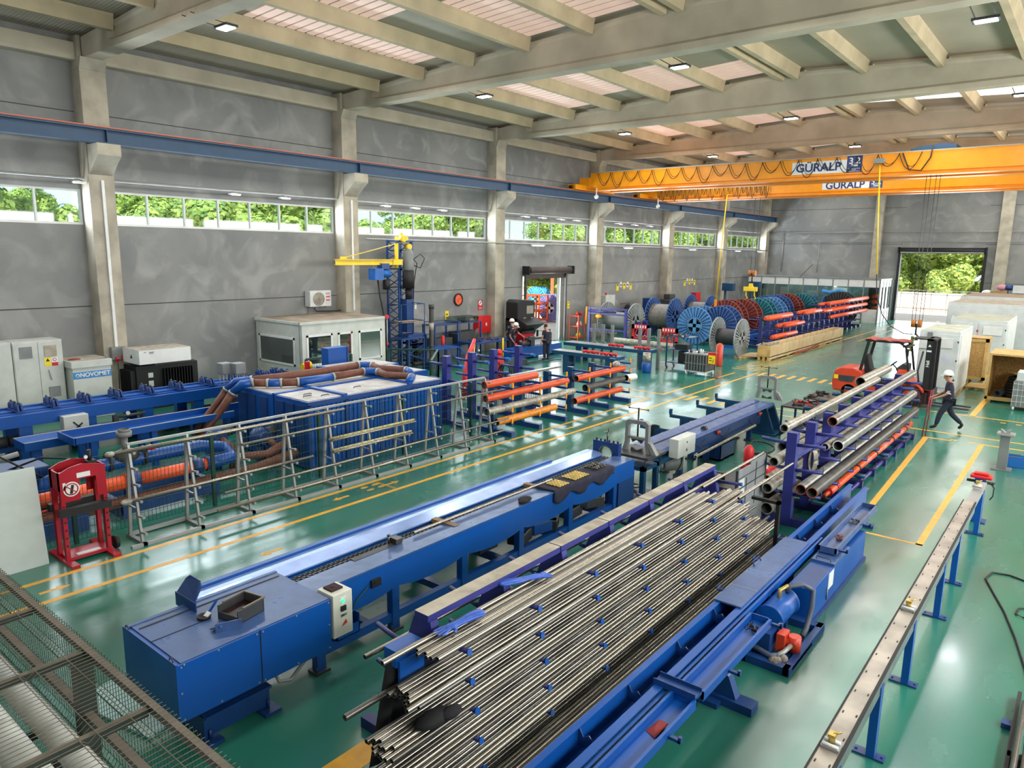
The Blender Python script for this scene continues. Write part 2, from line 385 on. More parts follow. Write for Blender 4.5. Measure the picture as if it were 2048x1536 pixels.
# precast gutter beams along the wall head
for k in range(7):
    a, b = CY[k] + 0.36, CY[k + 1] - 0.36
    S('roof_beam', MB().prism([(XW, 10.3), (-23.82, 10.3), (-23.78, 10.38), (-23.82, 10.78), (XW, 10.82)], 'y', a, b), CONCB, bev=0.01)
# tapered main girders
for y in CY[1:]:
    g = MB(); xs = [XW + 0.05, -21.9, -21.6, -9.78, 2.0, 2.3, XR]
    def sec(x, web):
        zt = ztop(x) - 0.02
        return [(-0.24, 10.35), (0.24, 10.35), (0.24, 10.52), (web, 10.6), (web, zt - 0.16), (0.24 if web > .2 else .2, zt - 0.08), (0.24 if web > .2 else .2, zt), (-.24 if web > .2 else -.2, zt), (-.24 if web > .2 else -.2, zt - 0.08), (-web, zt - 0.16), (-web, 10.6), (-0.24, 10.52)]
    secs = [(x, sec(x, 0.24 if x <= -21.9 or x >= 2.3 else 0.17)) for x in xs]
    n = 12; vs = [(x, y + u, v) for x, s_ in secs for u, v in s_]
    fs = [(i * n + k, (i + 1) * n + k, (i + 1) * n + (k + 1) % n, i * n + (k + 1) % n) for i in range(len(xs) - 1) for k in range(n)]
    fs += [tuple(reversed(range(n))), tuple(range((len(xs) - 1) * n, len(xs) * n))]
    g.add(vs, fs); S('roof_girder', g, CONCB)
# purlins
PX = [-21.65, -19.3, -16.97, -14.66, -12.35, -10.03, -9.53, -7.22, -4.9, -2.6, -0.3, 2.0]
for k in range(7):
    a, b = CY[k] + (0.2 if k else 0.2), CY[k + 1] - 0.2
    for x in PX:
        z = ztop(x) - 0.27
        p = MB().prism([(x - 0.09, z), (x + 0.09, z), (x + 0.14, z + 0.33), (x + 0.17, z + 0.4), (x - 0.17, z + 0.4), (x - 0.14, z + 0.33)], 'y', a, b)
        S('purlin', p, PURL)
# roof sheeting and the translucent sheets in it
rs = MB(); e = [XW - 0.2] + PX[:6] + [-9.78] + PX[6:] + [XR + 0.2]
for a, b in zip(e[:-1], e[1:]):
    za, zb = ztop(a) + 0.135, ztop(b) + 0.135
    if abs(a + 9.78) < 0.3 and abs(b + 9.78) < 0.3: pass
    rs.add([(a, YB, za), (b, YB, zb), (b, YF + .2, zb), (a, YF + .2, za), (a, YB, za + .1), (b, YB, zb + .1), (b, YF + .2, zb + .1), (a, YF + .2, za + .1)], [(0, 1, 2, 3), (7, 6, 5, 4), (0, 4, 5, 1), (2, 6, 7, 3)])
S('ceiling', rs, SHEET)
SKM = SKYL
def skylight(x0, x1, y0, y1, m):
    z0, z1 = ztop(x0) + 0.115, ztop(x1) + 0.115
    b_ = MB(); n = int((y1 - y0) / 0.33)
    for i in range(n):                                  # ribbed translucent sheet
        ya, yb = y0 + (y1 - y0) * i / n, y0 + (y1 - y0) * (i + 0.78) / n
        b_.add([(x0, ya, z0), (x1, ya, z1), (x1, yb, z1), (x0, yb, z0), (x0, ya, z0 + .02), (x1, ya, z1 + .02), (x1, yb, z1 + .02), (x0, yb, z0 + .02)], [(0, 3, 2, 1), (4, 5, 6, 7), (0, 1, 5, 4), (1, 2, 6, 5), (2, 3, 7, 6), (3, 0, 4, 7)])
    o = S('skylight', b_, m)
SKW = emis('bright_roof_light_sheet', (238, 232, 226), 1.1)
for k in range(0, 7):
    y0 = CY[k]
    for (x0, x1, a, b) in ((-19.1, -17.2, 2.2, 8.6), (-16.8, -14.85, 1.6, 7.6), (-14.5, -12.5, 5.2, 9.05), (-12.2, -10.2, 6.8, 9.05)):
        if k == 1 and x0 == -16.8: a, b = 1.0, 5.0
        skylight(x0, x1, y0 + a, y0 + b, SKM)
    if k >= 3:
        for (x0, x1) in ((-9.3, -7.4), (-7.0, -5.1), (-4.7, -2.8)): skylight(x0, x1, y0 + 3.0, y0 + 7.5, SKW)
# painted aisle lines, crossings, arrows: thin paint films on the floor
def paint(name, polys, m=YPNT, z=0.0025):
    b_ = MB()
    for q in polys: b_.prism(q, 'z', 0.0, z)
    o = S(name, b_, m); return o
def rect(x0, x1, y0, y1): return [(x0, y0), (x1, y0), (x1, y1), (x0, y1)]
paint('floor_marking', [rect(-11.95, -11.85, -3, 22.45), rect(-11.17, -11.07, -3, 31.0), rect(-11.95, -11.85, 23.6, 30.2),
      rect(-13.9, -11.85, 23.5, 23.6), rect(-13.9, -11.85, 22.4, 22.5)])
paint('floor_marking', [rect(-10.9 + 0.42 * i, -10.75 + 0.42 * i, 23.1, 24.1) for i in range(6)] )
paint('floor_marking', [rect(-10.95 + 0.42 * i, -10.78 + 0.42 * i, 30.1, 31.1) for i in range(9)] )
paint('floor_marking', [rect(-12.5, -11.2, 31.3 + 0.5 * i, 31.42 + 0.5 * i) for i in range(10)] )
paint('floor_marking', [rect(-11.95, -11.85, 36, 62), rect(-11.1, -11.0, 47, 62), rect(-10.3, -10.2, 47, 62)], z=0.002)
paint('floor_marking', [[(-3.1, 13.95), (-2.99, 13.95), (-3.26, 22.93), (-3.4, 22.9)], [(-1.99, 13.95), (-1.88, 13.95), (-1.93, 23.0), (-2.05, 22.95)], rect(-3.1, -1.88, 13.94, 14.02), rect(-3.4, -2.7, 22.9, 23.0)])
paint('floor_marking', [rect(-8.1, 3.0, 23.85, 23.95), rect(-8.1, -6.6, 22.9, 23.0), rect(-2.1, 3.0, 23.0, 23.1), rect(-3.9, 3.0, 27.05, 27.15), rect(-2.8, -2.62, 27.1, 32.5)])
paint('floor_marking', [rect(-2.75 + 0.45 * i, -2.6 + 0.45 * i, 23.05, 23.15) for i in range(2)] + [rect(-1.9 + .4 * i, -1.75 + .4 * i, 26.6, 26.7) for i in range(3)])
paint('floor_marking', [rect(-5.35, -5.05, 1.8, 4.55)])
paint('floor_marking', [rect(-8.25, -7.1, 3.15, 3.35)])
def arrow(x, y, d, L=0.42):
    return [(x - 0.035, y - d * L / 2), (x + 0.035, y - d * L / 2), (x + 0.035, y + d * L * .12), (x + .09, y + d * L * .08), (x, y + d * L / 2), (x - .09, y + d * L * .08), (x - .035, y + d * L * .12)]
def arw(x, y, d):
    q = arrow(x, y, d); return q if d > 0 else list(reversed(q))
for x, y, d in ((-11.47, 3.52, 1), (-10.26, 6.35, -1), (-11.56, 8.8, -1), (-11.52, 10.15, 1), (-11.5, 17.0, 1)):
    paint('floor_arrow', [arw(x, y, d)])
paint('floor_marking', [[(-11.72 + .2 * j + .05 * math.cos(a / 8 * 2 * PI), 9.55 + .3 * i + .1 * math.sin(a / 8 * 2 * PI)) for a in range(8)] for i in range(2) for j in range(2)])
paint('floor_marking', [rect(-9.75, -9.66, 6.0, 6.4), rect(-9.6, -9.5, 5.95, 6.3), rect(-9.9, -9.45, 6.1, 6.17)])
tx = text('floor_lettering', 'YAYA YOLU', 0.11, (-11.5, 9.95, 0.004), (0, 0, 0), YPNT); tx['kind'] = 'structure'
# galvanised conduits, cable trays and strip lights along the walls
for nm, pts, r in (('wall_conduit', [(-23.95, YB + 1, 6.98), (-23.95, 66 - .1, 7.03)], 0.035), ('wall_conduit', [(-23.55, 19.6, 5.46), (-23.55, 65.6, 5.5)], 0.03),
                   ('wall_conduit', [(-24.0, 65.85, 7.1), (4.0, 65.85, 7.1)], 0.04), ('wall_conduit', [(-24.0, 65.9, 6.35), (4.0, 65.9, 6.35)], 0.03),
                   ('wall_conduit', [(-22.4, 65.9, 3.7), (-22.4, 65.9, 7.1)], 0.04), ('wall_conduit', [(-19.3, 65.9, 3.7), (-19.3, 65.9, 6.4)], 0.03)):
    TM(nm, MB().cyl(pts[0], pts[1], r, 8), LGR, {6.98: 'long galvanised cable conduit running above the strip windows on the side wall', 5.46: 'galvanised conduit running just below the strip windows past the columns', 7.1: 'upper horizontal conduit across the far end wall', 6.35: 'lower horizontal conduit across the far end wall', 3.7: 'vertical conduit near the corner of the far end wall'}[pts[0][2]] if pts[0][0] != -19.3 else 'thin vertical conduit on the far wall above the glazed booth', 'conduit', 'wall conduits')
for y, nm in ((9.58, 'second'), (18.88, 'third')):
    t = T('cable_trunking', 'white vertical cable trunking on the column %s' % ('beside the white transformer box' if y < 10 else 'behind the jib crane arm'), 'trunking', (-23.58, y, 1.9 if y < 10 else 2.6), 'column trunkings')
    z0 = 1.9 if y < 10 else 2.6
    P('trunk', MB().box(-23.6, -23.53, y - 0.04, y + 0.04, z0, 6.95), WHT, t)
t = T('power_socket_box', 'grey socket box with red plugs on the column above the clamp bench', 'socket box', (-23.55, 9.58, 1.65))
P('housing', MB().box(-23.6, -23.42, 9.38, 9.78, 1.55, 1.95), GRY, t, bev=0.01)
P('red_plug', MB().cyl((-23.42, 9.5, 1.6), (-23.32, 9.5, 1.55), 0.05).cyl((-23.42, 9.68, 1.62), (-23.3, 9.7, 1.56), 0.05), RED2, t)
P('cable', MB().tube([(-23.36, 9.5, 1.56), (-23.33, 9.5, 1.2), (-23.35, 9.48, 0.4)], 0.015, 6).tube([(-23.32, 9.7, 1.56), (-23.1, 9.95, 1.3), (-22.9, 10.15, 0.6)], 0.015, 6), DGR, t)
for y in (31.2, 40.7, 50.0, 58.5, 63.5):
    t = T('strip_light', 'slim fluorescent strip light on the conduit under the %s window strip' % {31.2: 'fourth', 40.7: 'fifth', 50.0: 'sixth', 58.5: 'seventh', 63.5: 'last'}[y], 'strip light', (-23.5, y, 5.36), 'strip lights under the windows')
    P('housing', MB().box(-23.56, -23.44, y - 0.55, y + 0.55, 5.39, 5.44), WHT, t); P('tube', MB().cyl((-23.5, y - 0.5, 5.37), (-23.5, y + 0.5, 5.37), 0.02, 8), emis('cool_tube', (235, 245, 255), 2.2), t)
for i, y in enumerate((6.4, 9.0, 14.0, 16.0, 20.9, 22.6, 24.3, 30.5, 32.0, 33.7, 35.3, 40, 42, 44)):
    TM('bracket_light', MB().box(-24.2, -23.72, y - 0.05, y + 0.05, 6.86, 6.9).box(-23.76, -23.66, y - .16, y + .16, 6.82, 6.88), WHT, 'small white bracket light hanging from the conduit over the windows', 'light', 'bracket lights over the windows')
# high-bay lamps
lamp = None
LB = [(-17.42, 10.25, 'left row, nearest, under the first girder'), (-17.42, 19.85, 'left row, second from the camera'), (-17.42, 29.4, 'left row, third from the camera'), (-17.3, 38.6, 'left row, farthest one, above the crane end'),
      (-10.18, 20.1, 'middle row, nearest'), (-10.2, 29.8, 'middle row, second'), (-10.1, 38.8, 'middle row, farthest, above the crane lettering'), (-2.75, 20.3, 'right row, nearest, top right corner'), (-2.76, 29.84, 'right row, second, at the right edge')]
for x, y, d in LB:
    if lamp is None:
        lamp = T('high_bay_lamp', 'x', 'lamp', (x, y, 10.3), 'LED high-bay lamps')
        P('housing', MB().box(x - 0.28, x + 0.28, y - 0.16, y + 0.16, 10.31, 10.37), DGR, lamp)
        P('led_panel', MB().box(x - 0.22, x + 0.22, y - 0.13, y + 0.13, 10.295, 10.31), LED, lamp)
        P('bracket', MB().beam((x - .2, y - .16, 10.36), (x - .2, y - 1.0, 10.4), .02, .02).beam((x + .2, y - .16, 10.36), (x + .2, y - 1.0, 10.4), .02, .02), DGR, lamp)
        lm = lamp; lm['label'] = 'glowing LED high-bay lamp, ' + d
    else: lm = dup(lamp, (x, y, 10.3), 'glowing LED high-bay lamp, ' + d)
    light('lamp_light', 'AREA', (x, y, 10.27), 120, 0.44, 0.26, (0, 0, 0), (0.92, 0.97, 1))
# roller doors
door = P('door_1', MB().box(-24.0, -23.9, DY0 - 0.12, DY0, 0, 4.0).box(-24.0, -23.9, DY1, DY1 + 0.12, 0, 4.0), DGR, kind='structure')
P('shutter_roll', MB().cyl((-23.86, DY0 + 0.1, 4.07), (-23.86, DY1 + 0.35, 4.07), 0.19, 20), mat('brown_shutter', (74, 62, 58), 0.5), door)
P('roll_bracket', MB().box(-24.1, -23.62, DY0 - 0.16, DY0 - 0.1, 3.85, 4.3).box(-24.1, -23.62, DY1 + 0.4, DY1 + 0.46, 3.85, 4.3), BLK, door)
P('shutter_curtain', MB().box(-24.05, -24.0, DY0, DY1, 3.62, 3.9), MATS['brown_shutter'], door)
P('reveal', MB().box(XW - 0.25, XW - 0.01, DY1, DY1 + 0.02, 0, 3.75).box(XW - .25, XW - .01, DY1 - .1, DY1 - .05, 0, 3.75), WHT, door)
door = P('door_2', MB().box(FX0 - 0.18, FX0, YF - 0.25, YF, 0, 5.5).box(FX1, FX1 + 0.18, YF - 0.25, YF, 0, 5.5), BLK, kind='structure')
P('shutter_roll', MB().cyl((FX0 - 0.1, YF - 0.3, 5.65), (FX1 + 0.1, YF - 0.3, 5.65), 0.2, 20), BLK, door)
P('guide_bar', MB().box(FX0, FX1, YF - 0.5, YF - 0.42, 5.44, 5.52), LGR, door)
P('roll_bracket', MB().box(FX0 - 0.2, FX0 - 0.14, YF - 0.52, YF, 5.4, 5.9).box(FX1 + 0.1, FX1 + 0.16, YF - 0.52, YF, 5.4, 5.9), BLK, door)
# signs
def sign(y, z, w, h, m, label, draw=None, m2=WHT):
    t = T('safety_sign', label, 'sign', (XW + 0.004, y, z)); P('board', MB().box(XW + 0.006, XW + 0.02, y - w / 2, y + w / 2, z - h / 2, z + h / 2), m, t)
    if draw: draw(t)
    return t
sign(27.36, 2.38, 0.34, 0.5, RED2, 'red and white no smoking sign on the wall right of the clock', lambda t: (P('pictogram_field', MB().cyl((XW + .02, 27.36, 2.48), (XW + .024, 27.36, 2.48), 0.13, 20), WHT, t), P('pictogram', MB().beam((XW + .03, 27.28, 2.42), (XW + .03, 27.44, 2.56), .01, .03), BLK, t), text('lettering', 'SIGARA\nIÇMEYIN', 0.06, (XW + .024, 27.36, 2.22), FX, WHT, t)))
sign(22.9, 2.55, 0.12, 0.3, WHT, 'small white and red sign beside the tower', None)
sign(24.95, 1.98, 0.22, 0.45, YSGN, 'yellow warning notice on the wall below the clock', lambda t: P('black_triangle', MB().prism([(24.88, 2.0), (25.02, 2.0), (24.95, 2.12)], 'x', XW + .02, XW + .024), BLK, t))
sign(35.18, 2.02, 0.22, 0.4, YSGN, 'small yellow notice just right of the side roller door', lambda t: P('black_lines', MB().box(XW + .02, XW + .023, 35.1, 35.26, 2.12, 2.16).box(XW + .02, XW + .023, 35.1, 35.26, 1.95, 1.98), BLK, t))
for base, wh in ((40.7, 'first'), (50.4, 'second')):
    for i in range(5):
        sign(base + 0.42 * i, 3.0 + (-.12, .06, -.02, .04, -.1)[i] + (0 if base < 45 else .05), 0.26 if i in (1, 3) else 0.3, 0.4 if i in (0, 2, 4) else 0.34, WHT if i in (1, 3) else YSGN, '%s panel of the %s row of five yellow and white notices' % (('leftmost', 'second', 'middle', 'fourth', 'rightmost')[i], wh),
             lambda t, i=i, base=base: P('symbol', MB().box(XW + .02, XW + .023, base + .42 * i - .07, base + .42 * i + .07, 2.98, 3.08), BLK if i in (1, 3) else DGR, t))
ck = T('wall_clock', 'round wall clock with an orange dial and black rim', 'clock', (-24.18, 25.72, 2.72))
P('rim', MB().lathe([(0.3, 0), (0.31, 0.06), (0.25, 0.08), (0.25, 0.02)], (-24.19, 25.72, 2.72), 'x', 32), BLK, ck)
P('dial', MB().cyl((-24.18, 25.72, 2.72), (-24.15, 25.72, 2.72), 0.25, 32), ORG2, ck)
P('clock_hand', MB().beam((-24.145, 25.72, 2.72), (-24.145, 25.86, 2.8), .006, .02).beam((-24.145, 25.72, 2.72), (-24.145, 25.68, 2.6), .006, .02), BLK, ck)
# crane runway beam on the corbels
rw = T('crane_runway', 'dark blue steel crane runway beam on the column corbels', 'crane rail', (-23.1, 30, 7.95))
P('beam', MB().box(-23.25, -22.95, YB + .5, 65.8, 7.95, 7.99).box(-23.25, -22.95, YB + .5, 65.8, 8.33, 8.37).box(-23.12, -23.08, YB + .5, 65.8, 7.99, 8.33), RAILB, rw)
P('stiffener', (lambda b_: [b_.box(-23.24, -22.96, y - 0.01, y + 0.01, 7.99, 8.33) for y in CY] and b_)(MB()), RAILB, rw)
P('rail', MB().box(-23.13, -23.07, YB + .5, 65.8, 8.37, 8.42), DGR, rw)
P('conductor_line', MB().box(-22.97, -22.93, YB + .5, 65.8, 8.39, 8.42), mat('pink_conductor', (196, 104, 84), 0.6, var=0), rw, 'thin salmon coloured power conductor')

# ================================================================== FOREGROUND MACHINES
# --- chain bench with cover box (x -7.45..-6.35, y 2.9..12.5)
b = T('chain_bench', 'long blue chain pulling bench with a boxed drive end, nearest the mesh cage', 'machine bench', (-6.9, 7.5, 0))
P('drive_cover', MB().box(-7.45, -6.35, 2.88, 4.65, 0.49, 1.1), BLUE, b, bev=0.006)
P('cover_top', MB().box(-7.44, -6.36, 2.92, 4.64, 1.1, 1.112).box(-7.45, -7.4, 2.88, 4.65, 1.112, 1.12), BLUET, b)
P('end_plate', MB().box(-7.47, -6.33, 2.862, 2.88, 0.48, 1.12), BLUE, b)
P('cover_seam', MB().box(-6.35, -6.345, 3.755, 3.765, 0.49, 1.1).box(-6.95, -6.94, 2.92, 3.5, 1.112, 1.117).box(-7.3, -7.28, 2.95, 4.6, 1.112, 1.118), BLK, b)
for x in (-7.36, -6.42):
    P('lifting_lug', MB().tube(arc((x, 2.865, 1.13), 0.035, 0, 180, 8), 0.008, 6), DGR, b)
bo = MB()
for y, z in ((2.92, 1.07), (2.92, .52), (2.95, 1.085), (3.3, 1.08), (3.3, .52), (3.72, 1.07), (3.79, 1.07), (3.72, .52), (3.79, .52), (4.2, 1.08), (4.2, .52), (4.62, 1.07), (4.62, .52), (4.62, .8), (2.91, .8)):
    bo.cyl((-6.35, y, z), (-6.342, y, z), 0.009, 8)
P('bolts', bo, LGR, b)
P('stand', MB().box(-7.2, -6.55, 3.2, 3.3, 0.05, 0.3).box(-7.25, -6.5, 3.2, 3.95, 0.28, 0.31).box(-7.2, -6.55, 3.85, 3.95, 0.05, 0.3).box(-6.58, -6.55, 3.3, 3.85, .06, .25).box(-7.05, -6.75, 3.4, 3.75, .31, .49), BLUED, b)
for x in (-7.15, -6.53):
    for y in (3.25, 3.92): P('foot', MB().box(x - .1, x + .1, y - .1, y + .1, 0, 0.04).cyl((x, y, .04), (x, y, .14), .014, 6), BLUED, b)
LEGY = (4.75, 6.0, 7.35, 8.7, 10.1, 11.6)
# trough
tr = MB()
tr.prism([(-7.75, 1.0), (-7.7, 1.0), (-7.4, 0.96), (-7.4, 0.9), (-7.75, .9)], 'y', 4.65, 12.2)
tr.box(-7.92, -7.84, 3.7, 11.0, 0.98, 1.06)
P('rear_rail', tr, BLUE, b)
P('chrome_slide', MB().prism([(-7.83, 1.03), (-7.66, 1.04), (-7.42, 1.01), (-7.42, .99), (-7.83, .99)], 'y', 3.75, 12.2), mat('polished_blue_top', (120, 150, 205), 0.22, metal=.3, var=.1), b)
P('side_apron', MB().box(-6.78, -6.74, 4.65, 12.25, 0.66, 1.02), BLUE, b)
bel = MB()
for a, c in zip(LEGY[:-1], LEGY[1:]):
    n = 10; po = [(a, .67)] + [(a + (c - a) * i / n, .65 - 0.09 * math.sin(PI * i / n) ** .7) for i in range(n + 1)] + [(c, .67)]
    bel.prism(po, 'x', -6.79, -6.75)
P('belly_plate', bel, BLUE, b)
P('front_ledge', MB().prism([(-7.17, 1.01), (-6.72, 1.04), (-6.72, 1.02), (-7.17, .99)], 'y', 4.66, 12.2), BLUET, b)
ch = MB()
ch.box(-7.4, -7.17, 4.7, 12.2, 0.93, 0.95)
for i in range(187):
    y = 4.72 + i * 0.04
    for j, x in enumerate((-7.36, -7.28, -7.2)):
        ch.c(x + (0.012 if i % 2 else -.012), y, .962, .05, .03, .022)
P('roller_chain', ch, DGR, b)
for y in LEGY:
    for x in ((-6.82, -7.82) if y > 4.8 else (-6.75,)):
        P('leg', MB().box(x - .055, x + .055, y - .06, y + .06, 0.03, 1.0), BLUE, b)
        P('foot_plate', MB().box(x - .09, x + .09, y - .1, y + .1, 0, 0.03).cyl((x + .06, y - .08, .03), (x + .06, y - .08, .09), .012, 6), DGR, b)
P('base_rail', MB().box(-6.88, -6.78, 4.8, 11.6, .14, .26).box(-7.87, -7.77, 4.8, 11.6, .14, .26), BLUE, b)
P('cross_tie', (lambda q: [q.box(-7.77, -6.88, y - .05, y + .05, .15, .25) for y in (5.6, 7.0, 8.3, 9.7, 11.2)] and q)(MB()), BLUED, b)
e = P('end_frame', MB().add(*(lambda Y0, Y1: (lambda pts, hole: ([(x, y, z) for y in (Y0, Y1) for x, z in pts + hole],
     [(i, (i + 1) % 16, 16 + (i + 1) % 16, 16 + i) for i in range(16)] + [(32 + i, 48 + i, 48 + (i + 1) % 16, 32 + (i + 1) % 16) for i in range(16)]
     + [(i, 32 + i, 32 + (i + 1) % 16, (i + 1) % 16) for i in range(16)] + [(16 + i, 16 + (i + 1) % 16, 48 + (i + 1) % 16, 48 + i) for i in range(16)]))(
     [(-7.41 + .3 * max(-1, min(1, 1.42 * math.cos(2 * PI * i / 16))), .99 + .26 * max(-1, min(1, 1.42 * math.sin(2 * PI * i / 16)))) for i in range(16)],
     [(-7.41 + .17 * math.cos(2 * PI * i / 16), 1.0 + .17 * math.sin(2 * PI * i / 16)) for i in range(16)]))(12.25, 12.37)), BLUED, b)
P('end_post', MB().box(-7.7, -7.55, 12.25, 12.37, 0, .74).box(-7.26, -7.1, 12.25, 12.37, 0, .74).box(-7.05, -6.75, 11.7, 12.3, .1, .8).box(-7.6, -6.9, 12.15, 12.45, 0, .04), BLUED, b)
P('guide_ring', MB().lathe([(.17, -.06), (.15, -.06), (.15, .06), (.17, .06)], (-7.41, 12.31, 1.0), 'y', 24), STEEL, b)
P('hand_crank', MB().cyl((-7.41, 12.31, 1.24), (-7.41, 12.31, 1.45), .015, 8).lathe([(.0, 0), (.07, .01), (.0, .02)], (-7.41, 12.31, 1.43), 'z', 12).cyl((-7.39, 12.31, 1.45), (-7.39, 12.31, 1.54), .01, 6), STEELD, b)
P('top_bolts', (lambda q: [q.cyl((-7.66 + .1 * i, 12.31, 1.25), (-7.66 + .1 * i, 12.31, 1.285), .022, 8) for i in range(6)] and q)(MB()), BLK, b)
P('electric_box', MB().box(-7.0, -6.85, 11.25, 11.35, .45, .7), GRY, b)
P('push_button', MB().box(-6.74, -6.7, 5.55, 5.7, .78, .88).cyl((-6.7, 5.6, .84), (-6.69, 5.6, .84), .02, 8), BLK, b)
P('cable', MB().tube([(-6.72, 5.5, .82), (-6.72, 5.3, .7), (-6.73, 5.15, .45)], .008, 6), GREENF, b)
hz = P('grey_conduit', MB().tube([(-6.42, 3.95, .49), (-6.35, 3.95, .42), (-6.36, 4.1, .36), (-6.45, 4.35, .44), (-6.5, 4.42, .5)], .02, 8), GRY, b)
t = P('control_cabinet', MB().box(-6.62, -6.33, 4.67, 4.94, .6, 1.13), mat('pale_control_box', (206, 208, 196), .4, var=.04), b, bev=.006)
P('green_lamp', MB().cyl((-6.33, 4.8, 1.03), (-6.31, 4.8, 1.03), .018, 12), GRNL, t)
P('black_switch', MB().box(-6.33, -6.31, 4.77, 4.84, .91, .97), BLK, t)
P('label_plate', MB().box(-6.33, -6.325, 4.77, 4.85, 1.06, 1.08), WHT, t); text('voltage_lettering', '380V', .045, (-6.325, 4.81, .85), FX, BLK, t)
P('red_warning_mark', MB().prism([(4.78, .72), (4.86, .74), (4.84, .79)], 'x', -6.33, -6.325), FRED, t)
# things lying on the bench
def bin_open(name, label, c, L, w_, h, m, rz=0.0, cat='bin', group=None, fill=None):
    t = T(name, label, cat, (0, 0, 0), group)
    q = MB(); a, d = L / 2, w_ / 2; th = .012
    q.box(-a, a, -d, d, 0, th).box(-a, a, -d, -d + th, 0, h).box(-a, a, d - th, d, 0, h).box(-a, -a + th, -d, d, 0, h).box(a - th, a, -d, d, 0, h * .55)
    P('tray', q, m, t)
    P('rim', MB().box(-a - .01, a * .6, -d - .01, -d + .01, h, h + .015).box(-a - .01, a * .6, d - .01, d + .01, h, h + .015).box(-a - .01, -a + .01, -d, d, h, h + .015), mat('worn_metal_rim', (120, 112, 96), .5, metal=.4), t)
    if fill: P('contents', MB().box(-a + th, a - th, -d + th, d - th, th, h * .45), fill, t)
    t.location = c; t.rotation_euler = (0, 0, rz); return t
bin_open('parts_tray', 'black open parts tray with dark oily contents on top of the blue drive cover', (-6.77, 3.8, 1.113), .36, .3, .15, DGR, R_(-78), 'tray', None, mat('oily_swarf', (52, 24, 26), .25, var=.5, scale=40))
q = MB().box(-7.62, -7.18, 3.5, 3.515, 1.06, 1.22).add([(-7.6, 3.51, 1.22), (-7.2, 3.51, 1.22), (-7.22, 3.6, 1.36), (-7.28, 3.62, 1.41), (-7.5, 3.62, 1.41), (-7.56, 3.6, 1.36), (-7.6, 3.52, 1.22), (-7.2, 3.52, 1.22), (-7.22, 3.61, 1.36), (-7.28, 3.63, 1.41), (-7.5, 3.63, 1.41), (-7.56, 3.61, 1.36)], [(0, 1, 2, 3, 4, 5), (11, 10, 9, 8, 7, 6), (0, 6, 7, 1), (1, 7, 8, 2), (2, 8, 9, 3), (3, 9, 10, 4), (4, 10, 11, 5), (5, 11, 6, 0)])
TM('bent_plate', q, BLUED, 'upright bent blue sheet metal plate standing across the cover box', 'plate', base=(-7.4, 3.5, 1.06))
t = T('paint_brush', 'paint brush with blue handle lying in a dark cup on the cover box', 'brush', (-7.0, 3.55, 1.14)); P('handle', MB().beam((-6.98, 3.55, 1.17), (-6.99, 3.65, 1.27), .02, .02), BLUE, t); P('bristles', MB().beam((-6.97, 3.5, 1.14), (-6.98, 3.55, 1.17), .05, .02), WHT, t)
TM('grease_cup', MB().lathe([(0, 0), (.07, 0), (.075, .03), (.06, .03), (.05, .01), (0, .01)], (-7.0, 3.5, 1.113), 'z', 14), BLK, 'round dark cup of grease under the paint brush', 'cup', base=(-7.0, 3.5, 1.113))
q = MB().beam((-6.62, 3.42, 1.16), (-6.52, 3.66, 1.16), .012, .1).beam((-6.72, 3.45, 1.13), (-6.6, 3.5, 1.18), .1, .015)
TM('clamp_bracket', q, BLUET, 'blue angle bracket with two round holes beside the parts tray', 'bracket', base=(-6.6, 3.5, 1.113))
TM('oily_rag', MB().box(-6.58, -6.42, 4.72, 4.88, 1.13, 1.15).sph((-6.5, 4.8, 1.14), .05, sz=.4), mat('dark_maroon_rag', (52, 28, 34), .9), 'small dark rag lying on top of the pale control box', 'rag', base=(-6.5, 4.8, 1.13))
def pipe_thing(name, label, p, q_, r, ri, m, cat='pipe', group=None, inner=BLK, rim=None, n=20):
    mb = MB().pipe(p, q_, r, ri, n, 0, 1)
    base = tuple(p); return TM(name, mb, [m, rim or m, inner], label, cat, group, base=base)
pipe_thing('test_rod', 'long polished steel tube lying on two wooden blocks on the chain bench', (-7.16, 6.7, 1.06), (-7.12, 10.0, 1.06), .02, .013, STEEL, 'tube')
for i, y in enumerate((7.35, 9.6)):
    TM('wooden_block', MB().box(-7.41, -6.93, y - .05, y + .05, .975, 1.035), mat('dark_wood', (132, 106, 76), .7, var=.2), '%s wooden block holding up the steel tube on the chain' % ('nearer' if i == 0 else 'farther'), 'block', base=(-7.1, y, .97))
t = T('chain_carriage', 'small steel clamp carriage riding on the chain near the drive cover', 'carriage', (-7.15, 6.3, .98)); P('slide_bar', MB().box(-7.2, -7.1, 5.6, 6.4, .98, 1.02), DGR, t); P('clamp_body', MB().box(-7.22, -7.08, 6.3, 6.42, 1.02, 1.1), STEELD, t, bev=.006); P('clamp_screw', MB().cyl((-7.2, 6.27, 1.0), (-7.2, 6.27, 1.14), .015, 8).cyl((-7.2, 6.27, 1.13), (-7.2, 6.27, 1.155), .024, 8), STEELD, t)
